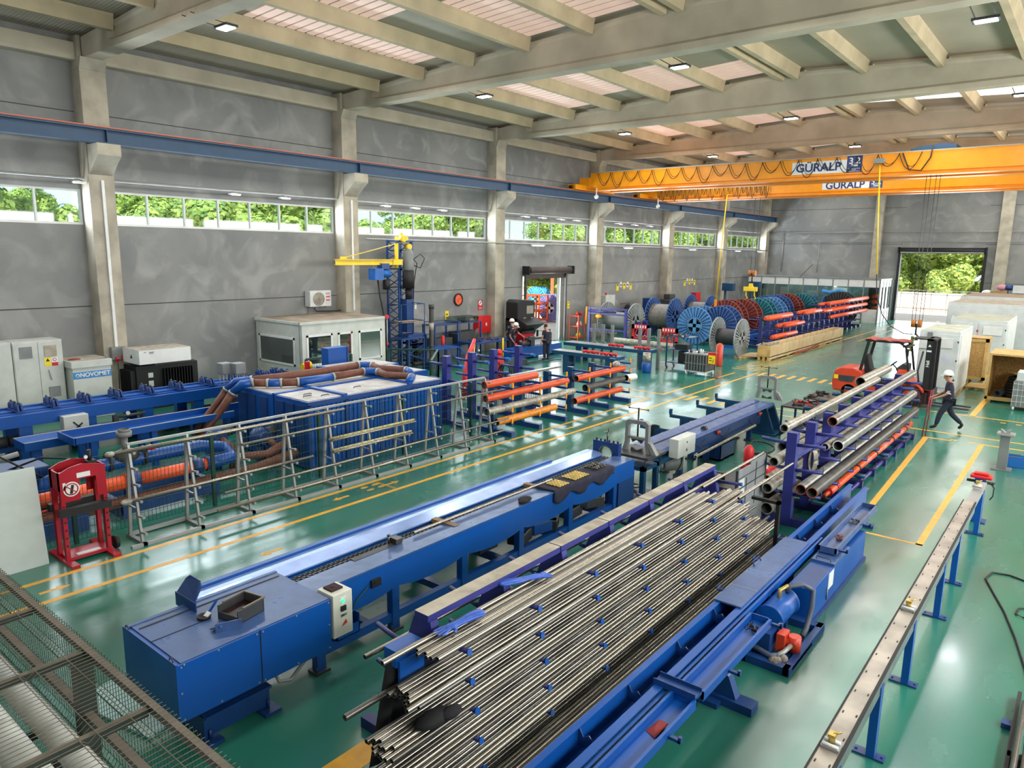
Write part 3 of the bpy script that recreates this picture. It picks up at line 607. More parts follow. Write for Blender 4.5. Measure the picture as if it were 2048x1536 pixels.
def drape(name, label, x0, x1, y0, y1, z, drop, m, cat='cloth', base=None):
    n, k = 26, 8; vs = []; fs = []
    for i in range(n + 1):
        y = y0 + (y1 - y0) * i / n
        for j_ in range(k + 5):
            if j_ <= k: x, zz = x0 + (x1 - x0) * j_ / k, z + .004 * math.sin(i * 1.3 + j_)
            else:
                d = drop * (j_ - k) / 4 * (0.75 + .25 * math.sin(i * .7)); x, zz = x1 + .02 + .012 * math.sin(i * 1.7 + j_), z - d
            vs.append((x, y, zz))
    w_ = k + 5
    for i in range(n):
        for j_ in range(w_ - 1): fs.append((i * w_ + j_, i * w_ + j_ + 1, (i + 1) * w_ + j_ + 1, (i + 1) * w_ + j_))
    mb = MB().add(vs, fs, 0, True); o = TM(name, mb, m, label, cat, base=base or (x0, y0, z))
    s_ = o.modifiers.new('thickness', 'SOLIDIFY'); s_.thickness = .006; return o
drape('cloth', 'dark navy cloth draped over the front ledge of the bench near the ring', -7.1, -6.72, 9.5, 11.45, 1.062, .26, CLOTHB)
q = MB()
t = T('brass_ring_set', 'nearer batch of brass rings laid out in rows on the navy cloth', 'rings', (-6.88, 9.85, 1.07), 'brass ring batches')
def rings(x0, y0, nx, ny):
    q = MB()
    for i in range(nx):
        for k in range(ny): q.lathe([(.028, 0), (.036, 0), (.036, .02), (.028, .02), (.028, 0)], (x0 + i * .078, y0 + k * .078, 1.07), 'z', 10)
    return q
P('rings', rings(-7.0, 9.72, 4, 4), BRASS, t, kind='stuff')
t = T('brass_ring_set', 'farther batch of brass rings laid out in rows on the navy cloth', 'rings', (-6.9, 10.4, 1.07), 'brass ring batches'); P('rings', rings(-7.02, 10.22, 4, 6), BRASS, t, kind='stuff')
q = MB()
for i in range(16): q.cyl((-7.05 + .07 * (i % 4) + rnd.uniform(-.02, .02), 10.95 + .09 * (i // 4), 1.085 + .02 * (i % 2)), (-7.0 + .07 * (i % 4), 10.98 + .09 * (i // 4) + rnd.uniform(-.03, .03), 1.1), .02, 8)
TM('steel_fittings', q, [STEELD], 'heap of small steel fittings on the far end of the navy cloth', 'fittings', kind='stuff', base=(-6.95, 11.1, 1.07))
TM('black_rag', MB().sph((-6.83, 8.85, 1.07), .12, sx=.8, sy=1.2, sz=.3).sph((-6.78, 8.75, 1.07), .09, sx=.7, sy=1.3, sz=.35), BLKC, 'crumpled black rag on the front ledge of the chain bench', 'rag', base=(-6.83, 8.85, 1.04))
for i, (x, y, z, rz, c) in enumerate(((-7.0, 8.95, .27, .3, DGR), (-7.0, 9.45, .3, -.2, BLUE), (-7.0, 9.8, .27, .5, DGR), (-7.05, 10.5, .27, .1, DGR), (-7.05, 10.8, .42, .6, DGR), (-7.05, 11.2, .27, -.4, DGR))):
    bin_open('storage_bin', ['black sloped bin under the bench, nearest of the stacked ones', 'blue tray with a wire handle under the bench', 'black bin tipped beside the blue tray under the bench', 'black bin under the bench just past the fourth leg', 'black bin lying tilted on top of another under the bench', 'black bin under the far end of the bench'][i], (x, y, z), .42, .28, .18, c, rz + PI / 2, group='bins under the chain bench')
bin_open('drip_tray', 'open blue drip tray under the bench beside the pale control box', (-7.0, 5.2, .26), .5, .35, .25, BLUE, 0, 'tray')
TM('plastic_crate', MB().box(-7.6, -7.15, 8.1, 8.55, .26, .29).box(-7.6, -7.57, 8.1, 8.55, .29, .6).box(-7.18, -7.15, 8.1, 8.55, .29, .6).box(-7.6, -7.15, 8.1, 8.13, .29, .6).box(-7.6, -7.15, 8.52, 8.55, .29, .6), DGR, 'dark slatted plastic crate under the middle of the bench', 'crate', base=(-7.4, 8.3, .26))

# --- steel tube rack
PY = [4.46 + 1.07 * k for k in range(7)]
rk = T('tube_rack', 'violet blue cantilever rack loaded with bright steel tubes, dusty top beam', 'rack', (-4.6, 7.7, 0))
tb = MB()
for a, c in ((4.4, 6.55), (6.57, 7.62), (7.64, 8.68), (8.7, 9.75), (9.77, 10.95)):
    P('top_beam', MB().box(-4.7, -4.52, a, c, 1.56, 1.63), PURP, rk)
    P('dust_layer', MB().box(-4.7, -4.52, a, c, 1.63, 1.634), DUST, rk)
P('lower_rail', MB().cyl((-4.6, 4.4, 1.3), (-4.6, 10.9, 1.3), .03, 8), PURP, rk)
AZ = [1.42, 1.14, .87, .59, .32]; AX = [-4.05, -4.01, -3.95, -3.9, -3.86]
for y in PY:
    P('post', MB().prism([(-4.72, 1.57), (-4.5, 1.57), (-4.42, 1.2), (-4.5, .9), (-4.46, .1), (-4.74, .1), (-4.78, .9), (-4.86, 1.2)], 'y', y - .05, y + .05), PURP, rk)
    P('base_beam', MB().box(-5.55, -3.64, y - .06, y + .06, 0.0, .12), NAVY, rk)
    for z, x in zip(AZ, AX):
        P('arm', MB().cyl((-4.5, y, z - .03), (x, y, z), .026, 10), NAVY, rk)
        P('arm_cap', MB().cyl((x, y, z), (x + .01, y, z + .002), .034, 10), BLUE, rk)
    for z in (1.2, .8, .4): P('rear_arm', MB().cyl((-4.75, y, z - .06), (-5.32, y, z + .05), .026, 10), NAVY, rk)
TUBE = MB().pipe((0, 0, 0), (0, 1, 0), .0225, .015, 12, 0, 1, .05)
tube_me = None
def steel_tube(x, y0, y1, z, label, group=None, m=None, r=1.0):
    global tube_me
    if tube_me is None:
        o = P('steel_tube', TUBE, [STEEL, DGR, BLK]); tube_me = o.data; bpy.data.objects.remove(o)
        global tube_md; tube_md = tube_me.copy(); tube_md.materials[0] = STEELD
    o = bpy.data.objects.new('steel_tube', tube_md if m else tube_me); COL.objects.link(o)
    o.location = (x, y0, z); o.scale = (r, y1 - y0, r); tag(o, label, 'tube', group); return o
sp = .0465
LV = [(1.42, -4.36, 6, 1, 4.12, 10.05, 'top arms'), (1.14, -4.38, 8, 2, 3.82, 11.1, 'second row of arms'), (.87, -4.32, 8, 2, 3.5, 11.35, 'third row of arms'), (.59, -4.28, 8, 2, 3.3, 11.7, 'fourth row of arms'), (.32, -4.27, 9, 2, 3.3, 12.4, 'fifth row of arms'), (.12, -4.02, 8, 1, 3.3, 12.3, 'base beams')]
for z, x0, n, ly, ya, yb, d in LV:
    for L in range(ly):
        for i in range(n - L * (2 if n < 10 else 3)):
            steel_tube(x0 + (i + .5 * L) * sp, ya + rnd.uniform(-.05, .05) - (.0 if L else .02), yb + rnd.uniform(-.25, .12), z + .05 + L * .041 + (.0 if z > .2 else .0), 'steel tube in the bundle on the %s of the violet rack' % d, 'steel tubes on the ' + d, m=(i + L + int(z * 10)) % 3 == 0)
steel_tube(-4.42, 3.75, 10.9, 1.49, 'single long tube sticking out beyond the near end beside the top bundle', m=None, r=1.15)
steel_tube(-4.9, 3.95, 9.3, 1.27, 'single tube on the rear arms left of the dusty top beam, near end overhanging', r=1.1)
steel_tube(-4.06, 3.7, 12.0, 1.22, 'lone tube at the outer edge of the second row of arms, farther reaching', r=1.05)
steel_tube(-4.36, 10.1, 12.7, 1.5, 'white bright tube reaching past the dusty beam toward the grey panel', r=1.0)
steel_tube(-3.9, 10.4, 12.9, 1.35, 'thin bright tube pointing at the grey panel over the second bundle', r=.9)
steel_tube(-4.5, 3.4, 4.9, 1.12, 'short dull brown tube poking out under the near rack end', m=1, r=1.3)
# gloves and cloths on the rack
def skinned(name, edges_pts, parent, m, sub=1, smooth=True, root=0, label=None):
    """edges_pts: list of chains, each [(x,y,z,r)...]; chains share points by identical coordinates"""
    idx = {}; vs = []; rs = []; es = []
    for chn in edges_pts:
        pr = None
        for p in chn:
            k = tuple(round(v, 4) for v in p[:3])
            if k not in idx: idx[k] = len(vs); vs.append(p[:3]); rs.append(p[3])
            c = idx[k]
            if pr is not None and pr != c: es.append((pr, c))
            pr = c
    o0 = ORGN.get(parent.name, (0, 0, 0)) if parent else (0, 0, 0)
    me = bpy.data.meshes.new(name); me.from_pydata([(a - o0[0], b_ - o0[1], c - o0[2]) for a, b_, c in vs], es, [])
    o = bpy.data.objects.new(name, me); COL.objects.link(o); me.materials.append(m)
    if parent: o.parent = parent
    sk = o.modifiers.new('skin', 'SKIN'); sk.use_smooth_shade = smooth
    for i, sv in enumerate(me.skin_vertices[0].data):
        rr = rs[i]; sv.radius = rr if isinstance(rr, tuple) else (rr, rr); sv.use_root = (i == root)
    if sub: su = o.modifiers.new('subd', 'SUBSURF'); su.levels = sub; su.render_levels = sub
    if label: o['label'] = label
    return o
def glove(label, c, rz, L, m):
    t = T('rubber_glove', label, 'glove', (0, 0, 0))
    ch_ = [[(-L, .03, .03, (.08, .03)), (-L * .6, 0, .03, (.065, .03)), (-L * .25, .01, .03, (.045, .025)), (0, 0, .03, (.05, .022))]]
    for i, (a, l) in enumerate(((-.045, .1), (-.015, .12), (.015, .115), (.042, .09))): ch_.append([(0, 0, .03, (.05, .022)), (.05, a, .028, (.016, .014)), (.05 + l * .5, a * 1.25, .026, .012), (.05 + l, a * 1.4, .02, .01)])
    ch_.append([(0, 0, .03, (.05, .022)), (-.02, .07, .025, .016), (.03, .1, .02, .012)])
    skinned('glove_body', ch_, t, m, 2); t.location = c; t.rotation_euler = (0, R_(2), rz); return t
glove('blue rubber gauntlet glove on the top tubes, nearer the camera, fingers toward it', (-4.33, 4.5, 1.52), R_(-95), .42, GLOVE)
glove('crumpled blue rubber glove on the top tubes behind the nearer one', (-4.35, 5.9, 1.52), R_(70), .5, GLOVE)
q = MB().sph((-4.05, 4.0, 1.0), .13, sx=.8, sy=1.5, sz=.45).sph((-3.98, 4.15, 1.01), .1, sx=.7, sy=1.2, sz=.5)
TM('black_glove', q, BLKC, 'crumpled black glove lying on the third bundle of tubes', 'glove', base=(-4.05, 4.0, 1.0))
n = 14; vs = []; fs = []
for i in range(n + 1):
    for k in range(9):
        vs.append((-4.62 + .05 * math.sin(k * 1.1) + .02 * i / n, 3.98 + .035 * k * (1 + .5 * i / n) - .25 * i / n, 1.36 - .95 * i / n + .03 * math.sin(k * 2.0) * i / n))
for i in range(n):
    for k in range(8): fs.append((i * 9 + k, i * 9 + k + 1, (i + 1) * 9 + k + 1, (i + 1) * 9 + k))
t = TM('work_jacket', MB().add(vs, fs, 0, True), BLKC, 'black and blue jacket hanging from the near left end of the rack', 'jacket', base=(-4.6, 4.0, .9)); s_ = t.modifiers.new('thickness', 'SOLIDIFY'); s_.thickness = .03
P('blue_collar', MB().box(-4.66, -4.5, 3.98, 4.3, 1.3, 1.46).box(-4.5, -4.47, 4.0, 4.3, 1.1, 1.36), BLUE, t)
TM('rack_stop', MB().box(-3.78, -3.72, 11.8, 11.88, 0, .95).box(-4.2, -3.72, 11.8, 11.88, .9, .95).box(-4.4, -3.72, 11.8, 11.88, 0, .05), BLK, 'black steel stop frame at the far end of the tube bundles', 'frame', base=(-3.75, 11.84, 0))
# grey perforated panel cabinet, red compressor, black box between the racks
t = T('partition_screen', 'grey sheet metal panel with taped papers standing behind the tube ends', 'panel', (-4.5, 12.6, 0))
P('panel', MB().box(-4.52, -4.5, 11.9, 13.25, .1, 1.3).box(-4.52, -4.5, 12.5, 13.25, 1.3, 1.36), mat('scuffed_grey_sheet', (150, 154, 156), .4, metal=.2, var=.12, scale=3), t)
P('frame', MB().box(-4.53, -4.49, 11.87, 11.91, 0, 1.32).box(-4.53, -4.49, 13.24, 13.28, 0, 1.38).box(-4.5, -4.495, 11.9, 13.25, .95, .97).box(-4.5, -4.495, 11.9, 13.25, 1.14, 1.155).box(-4.5, -4.495, 12.3, 12.33, .3, 1.1).box(-4.5, -4.495, 12.75, 12.78, .5, 1.3), DGR, t)
P('paper_sheet', MB().box(-4.495, -4.49, 11.95, 12.2, .98, 1.12), WHT, t); P('paper_sheet', MB().box(-4.495, -4.49, 11.95, 12.2, .78, .94), WHT, t)
t = T('tool_cart', 'low dark metal tool bench behind the dusty beam, vice on top', 'bench', (-5.0, 12.8, 0))
P('top', MB().box(-5.35, -4.55, 12.3, 13.3, .78, .82), DGR, t); P('apron', MB().box(-5.33, -4.6, 12.32, 13.28, .55, .78), NAVY, t)
for x in (-5.3, -4.6):
    for y in (12.35, 13.25): P('leg', MB().box(x - .03, x + .03, y - .03, y + .03, 0, .55), NAVY, t)
t = T('bench_vice', 'dark bench vice on the low tool bench', 'vice', (-5.15, 12.6, .82)); P('body', MB().box(-5.24, -5.06, 12.5, 12.6, .82, .98).box(-5.24, -5.06, 12.66, 12.74, .82, .98).box(-5.2, -5.1, 12.45, 12.8, .84, .9), DGR, t, bev=.01); P('screw_handle', MB().cyl((-5.3, 12.43, .87), (-5.0, 12.43, .87), .01, 6), STEELD, t)
t = T('yellow_marker', 'small yellow pen-like tool standing at the end of the tubes', 'marker', (-4.62, 12.2, 1.0)); P('body', MB().cyl((-4.62, 12.25, .82), (-4.62, 12.25, 1.05), .018, 8), YEL2, t)
t = T('red_power_unit', 'red engine welder with black hoses behind the grey panel', 'welder', (-4.9, 14.0, 0))
P('body', MB().box(-5.15, -4.6, 13.7, 14.35, .4, .9), RED2, t, bev=.03); P('frame', MB().box(-5.15, -4.6, 13.7, 14.35, 0, .4), BLK, t)
P('tank', MB().lathe([(.09, 0), (.1, .05), (.1, .3), (.05, .38), (0, .4)], (-5.05, 13.85, .9), 'z', 14), RED2, t)
P('hose', MB().tube([(-4.85 + .2 * math.cos(a * .5), 14.1 + .22 * math.sin(a * .5), .95 + .02 * a) for a in range(22)], .02, 6), BLK, t)
P('round_filter', MB().sph((-4.85, 13.85, 1.0), .12), BLUED, t); P('white_bottle', MB().lathe([(.05, 0), (.05, .12), (.015, .17), (.015, .2)], (-4.68, 13.8, .9), 'z', 10), WHT, t)

# --- second pipe rack (posts every 1.12 m) with painted and wrapped pipes
r2k = T('pipe_rack', 'violet blue cantilever rack in the aisle loaded with long grey and orange pipes', 'rack', (-4.08, 18, 0))
for k in range(9):
    y = 13.4 + 1.12 * k
    P('post', MB().box(-4.17, -3.99, y - .08, y + .08, 0, 1.8), PURP, r2k)
    P('base_beam', MB().box(-4.6, -3.53, y - .07, y + .07, 0, .16), NAVY if k else PURP, r2k)
    for z in (1.6, 1.12, .64):
        P('arm', MB().cyl((-4.0, y, z - .03), (-3.5, y, z + .01), .032, 10), PURP, r2k)
        P('rear_arm', MB().cyl((-4.15, y, z - .03), (-4.66 if k < 3 else -4.9, y, z + .01), .032, 10), PURP, r2k)
        if k > 2 and z > 1.5: P('teal_sleeve', MB().cyl((-4.72, y, z), (-4.92, y, z + .012), .042, 10), TEAL, r2k)
    P('stop_pin', MB().cyl((-3.5, y, 1.1), (-3.5, y, 1.26), .007, 5).cyl((-3.53, y, .15), (-3.53, y, .32), .007, 5).cyl((-3.5, y, .63), (-3.5, y, .78), .007, 5), DGR, r2k)
    if k % 2: P('teal_sleeve', MB().cyl((-3.85, y, .27), (-3.5, y, .27), .045, 10), TEAL, r2k)
P('base_rail', MB().cyl((-3.62, 13.4, .1), (-3.62, 22.4, .1), .05, 8).box(-4.15, -4.0, 13.4, 22.4, 1.28, 1.36), PURP, r2k)
OR_ = mat('rusty_orange_rim', (190, 92, 48), .6, var=.1)
pipe_thing('grey_pipe', 'long mottled grey pipe with orange rim on the top arms of the aisle rack', (-3.86, 15.1, 1.74), (-3.9, 23.3, 1.74), .1, .085, GALV, rim=OR_)
pipe_thing('grey_pipe', 'shorter pale grey pipe at the far end of the rack, on the rear top arms', (-4.62, 20.4, 1.77), (-4.62, 23.5, 1.77), .13, .11, GPAL)
pipe_thing('grey_pipe', 'grey pipe with white taped end on the second arms of the aisle rack', (-3.72, 15.15, 1.25), (-3.72, 22.6, 1.25), .11, .09, GALV, rim=WHT)
pipe_thing('grey_pipe', 'thin grey pipe beside the taped one on the second arms, wrapped in clear film', (-3.93, 15.0, 1.22), (-3.93, 22.0, 1.22), .075, .06, GPAL)
pipe_thing('dark_pipe', 'dark grey pipe with rusty rim, right of the lowest pair', (-3.62, 13.25, .77), (-3.62, 22.7, .77), .1, .085, DPIP, rim=OR_)
pipe_thing('dark_pipe', 'mottled grey pipe with rusty rim, left of the lowest pair', (-3.84, 13.3, .77), (-3.84, 21.5, .77), .1, .085, GALV, rim=OR_)
for i, (z, x, y0, r, nm) in enumerate(((1.73, -4.42, 13.9, .085, 'upper left'), (1.24, -4.32, 13.15, .095, 'front left'), (1.26, -4.55, 14.3, .1, 'outer left'), (.76, -4.35, 13.0, .1, 'lower left'), (.74, -4.58, 13.6, .09, 'lower outer'), (.3, -4.4, 13.2, .12, 'lowest'))):
    pipe_thing('wrapped_pipe', '%s grey pipe wrapped in clear film on the rear side of the aisle rack' % nm, (x, y0, z), (x, y0 + (5.0 if i else 7.5), z), r, r - .02, GPAL)
t = T('orange_tool_string', 'orange tool string with black couplings along the lowest outer arms of the aisle rack', 'tool string', (-3.72, 14.6, .34))
P('body', MB().tube([(-3.74, 14.5, .34), (-3.74, 14.9, .34)], .04, 14).tube([(-3.74, 14.9, .34), (-3.74, 15.0, .34), (-3.74, 15.25, .34)], [.05, .075, .075], 14).cyl((-3.74, 15.25, .34), (-3.74, 15.45, .34), .05, 14).cyl((-3.74, 15.45, .34), (-3.74, 22.9, .34), .07, 16), ORG2, t)
for y in (14.85, 15.3, 17.0, 18.6, 20.4, 22.0): P('coupling', MB().cyl((-3.74, y, .34), (-3.74, y + .1, .34), .078, 14), BLK if y > 15.5 else RED2, t)
for y in (17.6, 19.3, 21.2): P('pale_band', MB().cyl((-3.74, y, .34), (-3.74, y + .5, .34), .072, 16), mat('faded_pink_print', (226, 128, 108), .5), t)
q = MB()
for i in range(5):
    q.tube([(-4.0 + .05 * math.cos(a * PI / 8) + .01 * i, 14.4 + .02 * i, 1.05 + .2 * math.sin(a * PI / 8)) for a in range(17)], .012, 5)
TM('plastic_wrap_coil', q, GPAL, 'coil of clear wrapping hanging on the second post of the aisle rack', 'coil', base=(-4.0, 14.45, 1.0))
# tool tables behind the rack
def table(name, label, x0, x1, y0, y1, h, m, shelves=(), clutter=0, cat='table', group=None, mt=None):
    t = T(name, label, cat, ((x0 + x1) / 2, (y0 + y1) / 2, 0), group)
    P('top', MB().box(x0, x1, y0, y1, h - .04, h), mt or m, t)
    for x in (x0 + .03, x1 - .03):
        for y in (y0 + .03, y1 - .03): P('leg', MB().box(x - .025, x + .025, y - .025, y + .025, 0, h - .04), m, t)
    for z in shelves: P('shelf', MB().box(x0, x1, y0, y1, z - .02, z), m, t)
    return t
def clutter(label, x0, x1, y0, y1, z, n, ms, seed=1):
    r_ = random.Random(seed); q = MB()
    for i in range(n):
        x, y = r_.uniform(x0, x1), r_.uniform(y0, y1); k = r_.random(); a = r_.uniform(0, PI); m = r_.randrange(len(ms))
        if k < .4: q.beam((x, y, z + .02), (x + .18 * math.cos(a), y + .18 * math.sin(a), z + .02), .03, .03, m)
        elif k < .7: q.cyl((x, y, z), (x, y, z + r_.uniform(.05, .14)), r_.uniform(.02, .045), 8, m)
        else: q.c(x, y, z + .03, r_.uniform(.05, .12), r_.uniform(.05, .12), .06, m)
    return TM('loose_tools', q, ms, label, 'tools', kind='stuff', base=((x0 + x1) / 2, (y0 + y1) / 2, z))
table('tool_table', 'blue framed tool table with small parts, nearer one behind the aisle rack', -6.6, -5.7, 20.3, 21.6, .86, TEAL, (.25,), mt=DGR)
clutter('small valves and spanners spread on the nearer tool table', -6.5, -5.85, 20.4, 21.5, .86, 34, [DGR, STEELD, RED2], 3)
clutter('dark parts on the lower shelf of the nearer tool table', -6.5, -5.85, 20.4, 21.5, .26, 16, [DGR, BLK], 4)
table('tool_table', 'blue framed table with a rusty tray top, farther one near the forklift', -6.5, -5.4, 22.0, 23.3, .86, TEAL, (.3,), mt=mat('rusty_tray', (96, 78, 64), .7, var=.3, scale=6))
clutter('black hoses and clamps on the rusty tray table', -6.4, -5.9, 22.05, 23.2, .86, 16, [BLK, DGR], 5)
t = T('cart_motor', 'grey motor on the floor below the tool tables', 'motor', (-5.9, 21.85, 0)); P('body', MB().cyl((-6.0, 21.7, .2), (-5.6, 21.7, .2), .16, 16).box(-6.0, -5.6, 21.6, 21.8, 0, .1), DGR, t)
# gate stand the worker holds
t = T('barrier_stand', 'thin red tubular barrier stand with a wire panel beside the walking man', 'barrier', (-3.4, 23.0, 0))
P('poles', MB().cyl((-3.44, 23.0, 0), (-3.34, 23.0, 1.35), .014, 6).cyl((-3.36, 23.0, 0), (-3.3, 23.05, 1.35), .014, 6), RED, t)
P('panel', (lambda q: [q.box(-3.95 + .08 * i, -3.945 + .08 * i, 22.99, 22.995, .82, 1.33) for i in range(8)] and [q.box(-3.95, -3.36, 22.99, 23.0, z, z + .01) for z in (.8, 1.33)] and q)(MB()), RED, t)

# --- blue channel test bench (x -3.3..-2.45, y 2.5..14.8)
m3 = T('channel_bench', 'long blue open channel bench running between the tube rack and the floor lane', 'test bench', (-3.0, 9, 0))
ZT = .66
q = MB(); q.box(-3.3, -3.27, 2.4, 14.6, .38, ZT).box(-3.02, -2.99, 2.4, 14.6, .38, ZT).box(-3.27, -3.02, 2.4, 14.6, .38, .4)
q.box(-3.32, -3.25, 2.4, 14.6, ZT, ZT + .015).box(-3.04, -2.95, 2.4, 14.6, ZT, ZT + .015)
P('channel', q, BLUE, m3)
P('belt', MB().box(-3.12, -3.03, 2.4, 14.5, .4, .41), mat('grey_belt', (72, 72, 74), .6, var=.15), m3)
P('lid', MB().box(-3.34, -2.98, 8.3, 11.0, ZT + .015, ZT + .04), BLUET, m3, bev=.004)
P('lid_joint', MB().box(-3.34, -2.98, 8.84, 8.85, ZT + .04, ZT + .044), LGR, m3)
P('lid_handle', MB().tube([(-3.3, 9.6, ZT + .04), (-3.33, 9.6, ZT + .1), (-3.33, 9.85, ZT + .1), (-3.3, 9.85, ZT + .04)], .008, 6), BLUED, m3)
for a, c in ((2.4, 6.2), (6.35, 8.3), (11.05, 13.6)):
    P('side_trough', MB().box(-2.86, -2.83, a, c, .58, .68).box(-2.62, -2.59, a, c, .58, .68).box(-2.83, -2.62, a, c, .58, .6).box(-2.86, -2.59, a, a + .015, .6, .68).box(-2.86, -2.59, c - .015, c, .6, .68), BLUE if a < 11 else BLUET, m3)
P('side_rail', MB().box(-2.95, -2.91, 2.4, 11.5, .56, .64), BLUE, m3)
P('cross_trough', MB().box(-3.06, -2.6, 6.18, 6.32, .67, .7).box(-3.06, -2.6, 6.17, 6.18, .67, .74).box(-3.06, -2.6, 6.32, 6.33, .67, .74), BLUED, m3)
for y in (4.2, 5.1, 6.0, 7.1, 8.1, 11.3, 12.2, 13.1):
    q = MB().prism([(-3.26, .5), (-3.03, .5), (-3.03, .64), (-3.06, .66), (-3.1, .6), (-3.14, .64), (-3.2, .6), (-3.24, .67), (-3.26, .67)], 'y', y - .006, y + .006)
    P('saddle_plate', q, BLUED, m3)
for y in (3.0, 5.0, 7.2, 9.0, 10.6, 12.5, 14.3):
    P('leg', MB().box(-3.24, -3.06, y - .05, y + .05, .05, .4).box(-3.3, -2.75, y - .06, y + .06, 0, .06), BLUED, m3)
for y in (8.7, 9.95, 11.0): P('side_clamp', MB().beam((-3.34, y, ZT), (-3.44, y, ZT - .02), .05, .02).beam((-3.44, y - .04, ZT), (-3.44, y + .06, ZT + .02), .02, .02), BLUED, m3)
for y in (4.3, 5.6, 7.0, 8.3, 11.2, 12.6): P('bracket_hook', MB().box(-2.59, -2.47, y - .02, y + .02, .6, .63).box(-2.49, -2.46, y - .02, y + .02, .6, .66), BLUED, m3)
P('wide_leg', MB().box(-3.0, -2.4, 7.25, 7.45, 0, .1).prism([(-2.95, .1), (-2.6, .1), (-2.7, .35), (-2.95, .55)], 'y', 7.3, 7.42), BLUED, m3)
tk = T('fluid_tank', 'blue rectangular fluid tank with a white paper sheet, right of the channel bench', 'tank', (-2.7, 10.9, 0))
P('body', MB().box(-2.86, -2.53, 9.75, 12.6, .06, .52), BLUE, tk, bev=.005); P('base_flange', MB().box(-2.88, -2.5, 9.7, 12.65, 0.0, .06), BLUED, tk)
P('lid', MB().box(-2.86, -2.53, 10.75, 11.6, .52, .56), BLUET, tk); P('top_panel', MB().box(-2.84, -2.55, 9.8, 10.7, .52, .525), BLUED, tk)
P('paper_sheet', MB().box(-2.53, -2.526, 10.5, 10.75, .25, .5), WHT, tk); P('handle', MB().tube([(-2.8, 10.8, .56), (-2.8, 10.8, .6), (-2.6, 10.8, .6), (-2.6, 10.8, .56)], .008, 6), DGR, tk)
P('sight_pipe', MB().cyl((-2.52, 10.45, .12), (-2.52, 10.45, .32), .01, 6), LGR, tk)
pk = T('pump_skid', 'blue pump skid with a horizontal cylinder and orange pump on the green floor', 'pump skid', (-2.6, 8.9, 0))
P('skid_frame', MB().box(-2.95, -2.35, 8.3, 8.42, 0, .1).box(-2.42, -2.34, 8.3, 9.75, 0, .1).box(-2.95, -2.35, 9.6, 9.75, 0, .1).box(-2.95, -2.88, 8.3, 9.75, 0, .1).box(-2.75, -2.34, 8.42, 9.2, .03, .07), BLUED, pk)
P('filter_drum', MB().lathe([(0, 0), (.17, .01), (.185, .01), (.185, .04), (.17, .04), (.17, .62), (.19, .62), (.19, .66), (.05, .69), (0, .69)], (-2.78, 8.75, .42), 'y', 28), BLUE, pk)
P('drum_stand', MB().box(-2.92, -2.7, 8.85, 8.95, .08, .4).box(-2.92, -2.7, 9.25, 9.32, .08, .4).box(-2.93, -2.66, 8.5, 8.9, .07, .36), BLUED, pk)
P('round_gauge', MB().cyl((-2.63, 8.76, .4), (-2.61, 8.74, .4), .03, 12), WHT, pk)
P('suction_hose', MB().tube([(-2.74, 9.3, .6), (-2.72, 9.35, .68), (-2.6, 9.5, .68), (-2.48, 9.55, .62), (-2.46, 9.5, .4), (-2.47, 9.35, .15), (-2.47, 9.2, .1)], .035, 10), mat('bluegrey_hose', (74, 84, 104), .5), pk)
P('brass_elbow', MB().tube([(-2.78, 9.1, .58), (-2.78, 9.15, .68), (-2.72, 9.25, .72)], .025, 8), BRASS, pk)
P('red_pump', MB().cyl((-2.6, 8.75, .2), (-2.42, 8.85, .2), .085, 14).box(-2.62, -2.52, 8.62, 8.82, .12, .34).cyl((-2.44, 8.78, .1), (-2.44, 8.78, .3), .08, 8).cyl((-2.44, 8.9, .2), (-2.44, 8.7, .2), .05, 8), FRED, pk)
P('discharge_pipe', MB().tube([(-2.46, 8.7, .2), (-2.5, 8.55, .16), (-2.55, 8.45, .14)], .03, 10), LGR, pk)
P('lower_hose', MB().tube([(-2.55, 8.46, .14), (-2.62, 8.42, .13), (-2.9, 8.45, .18)], .035, 10), MATS['bluegrey_hose'], pk)
TM('crumpled_rag', MB().sph((-2.55, 8.42, .1), .08, sx=1, sy=1.2, sz=.6).sph((-2.48, 8.5, .1), .06), mat('dirty_rag', (150, 140, 128), .9, var=.3, scale=20), 'crumpled pale rag on the corner of the pump skid', 'rag', base=(-2.55, 8.42, .1))
for i, (x, y, z, m, d) in enumerate(((-2.72, 12.6, .62, DGR, 'farther'), (-2.72, 11.7, .62, MRED, 'middle'), (-2.73, 8.05, .61, BLK, 'nearer'))):
    q = MB()
    for k in range(20): q.lathe([(.014, 0), (.022, .004), (.014, .01)], (x + rnd.uniform(-.06, .06), y + rnd.uniform(-.1, .1), z + rnd.uniform(0, .03)), 'xyz'[k % 3], 8)
    TM('chain_heap', q, m, '%s small heap of chain links in the side trough of the channel bench' % d, 'chain', 'chain heaps', kind='stuff', base=(x, y, z))
TM('red_cloth', MB().add([(-2.8, 5.55, .605), (-2.68, 5.5, .61), (-2.66, 5.72, .65), (-2.77, 5.76, .62), (-2.74, 5.62, .64)], [(0, 1, 4), (1, 2, 4), (2, 3, 4), (3, 0, 4)]), mat('dark_red_cloth', (140, 52, 52), .9), 'small dark red cloth in the nearest side trough', 'cloth', base=(-2.73, 5.6, .6)).modifiers.new('t', 'SOLIDIFY').thickness = .01
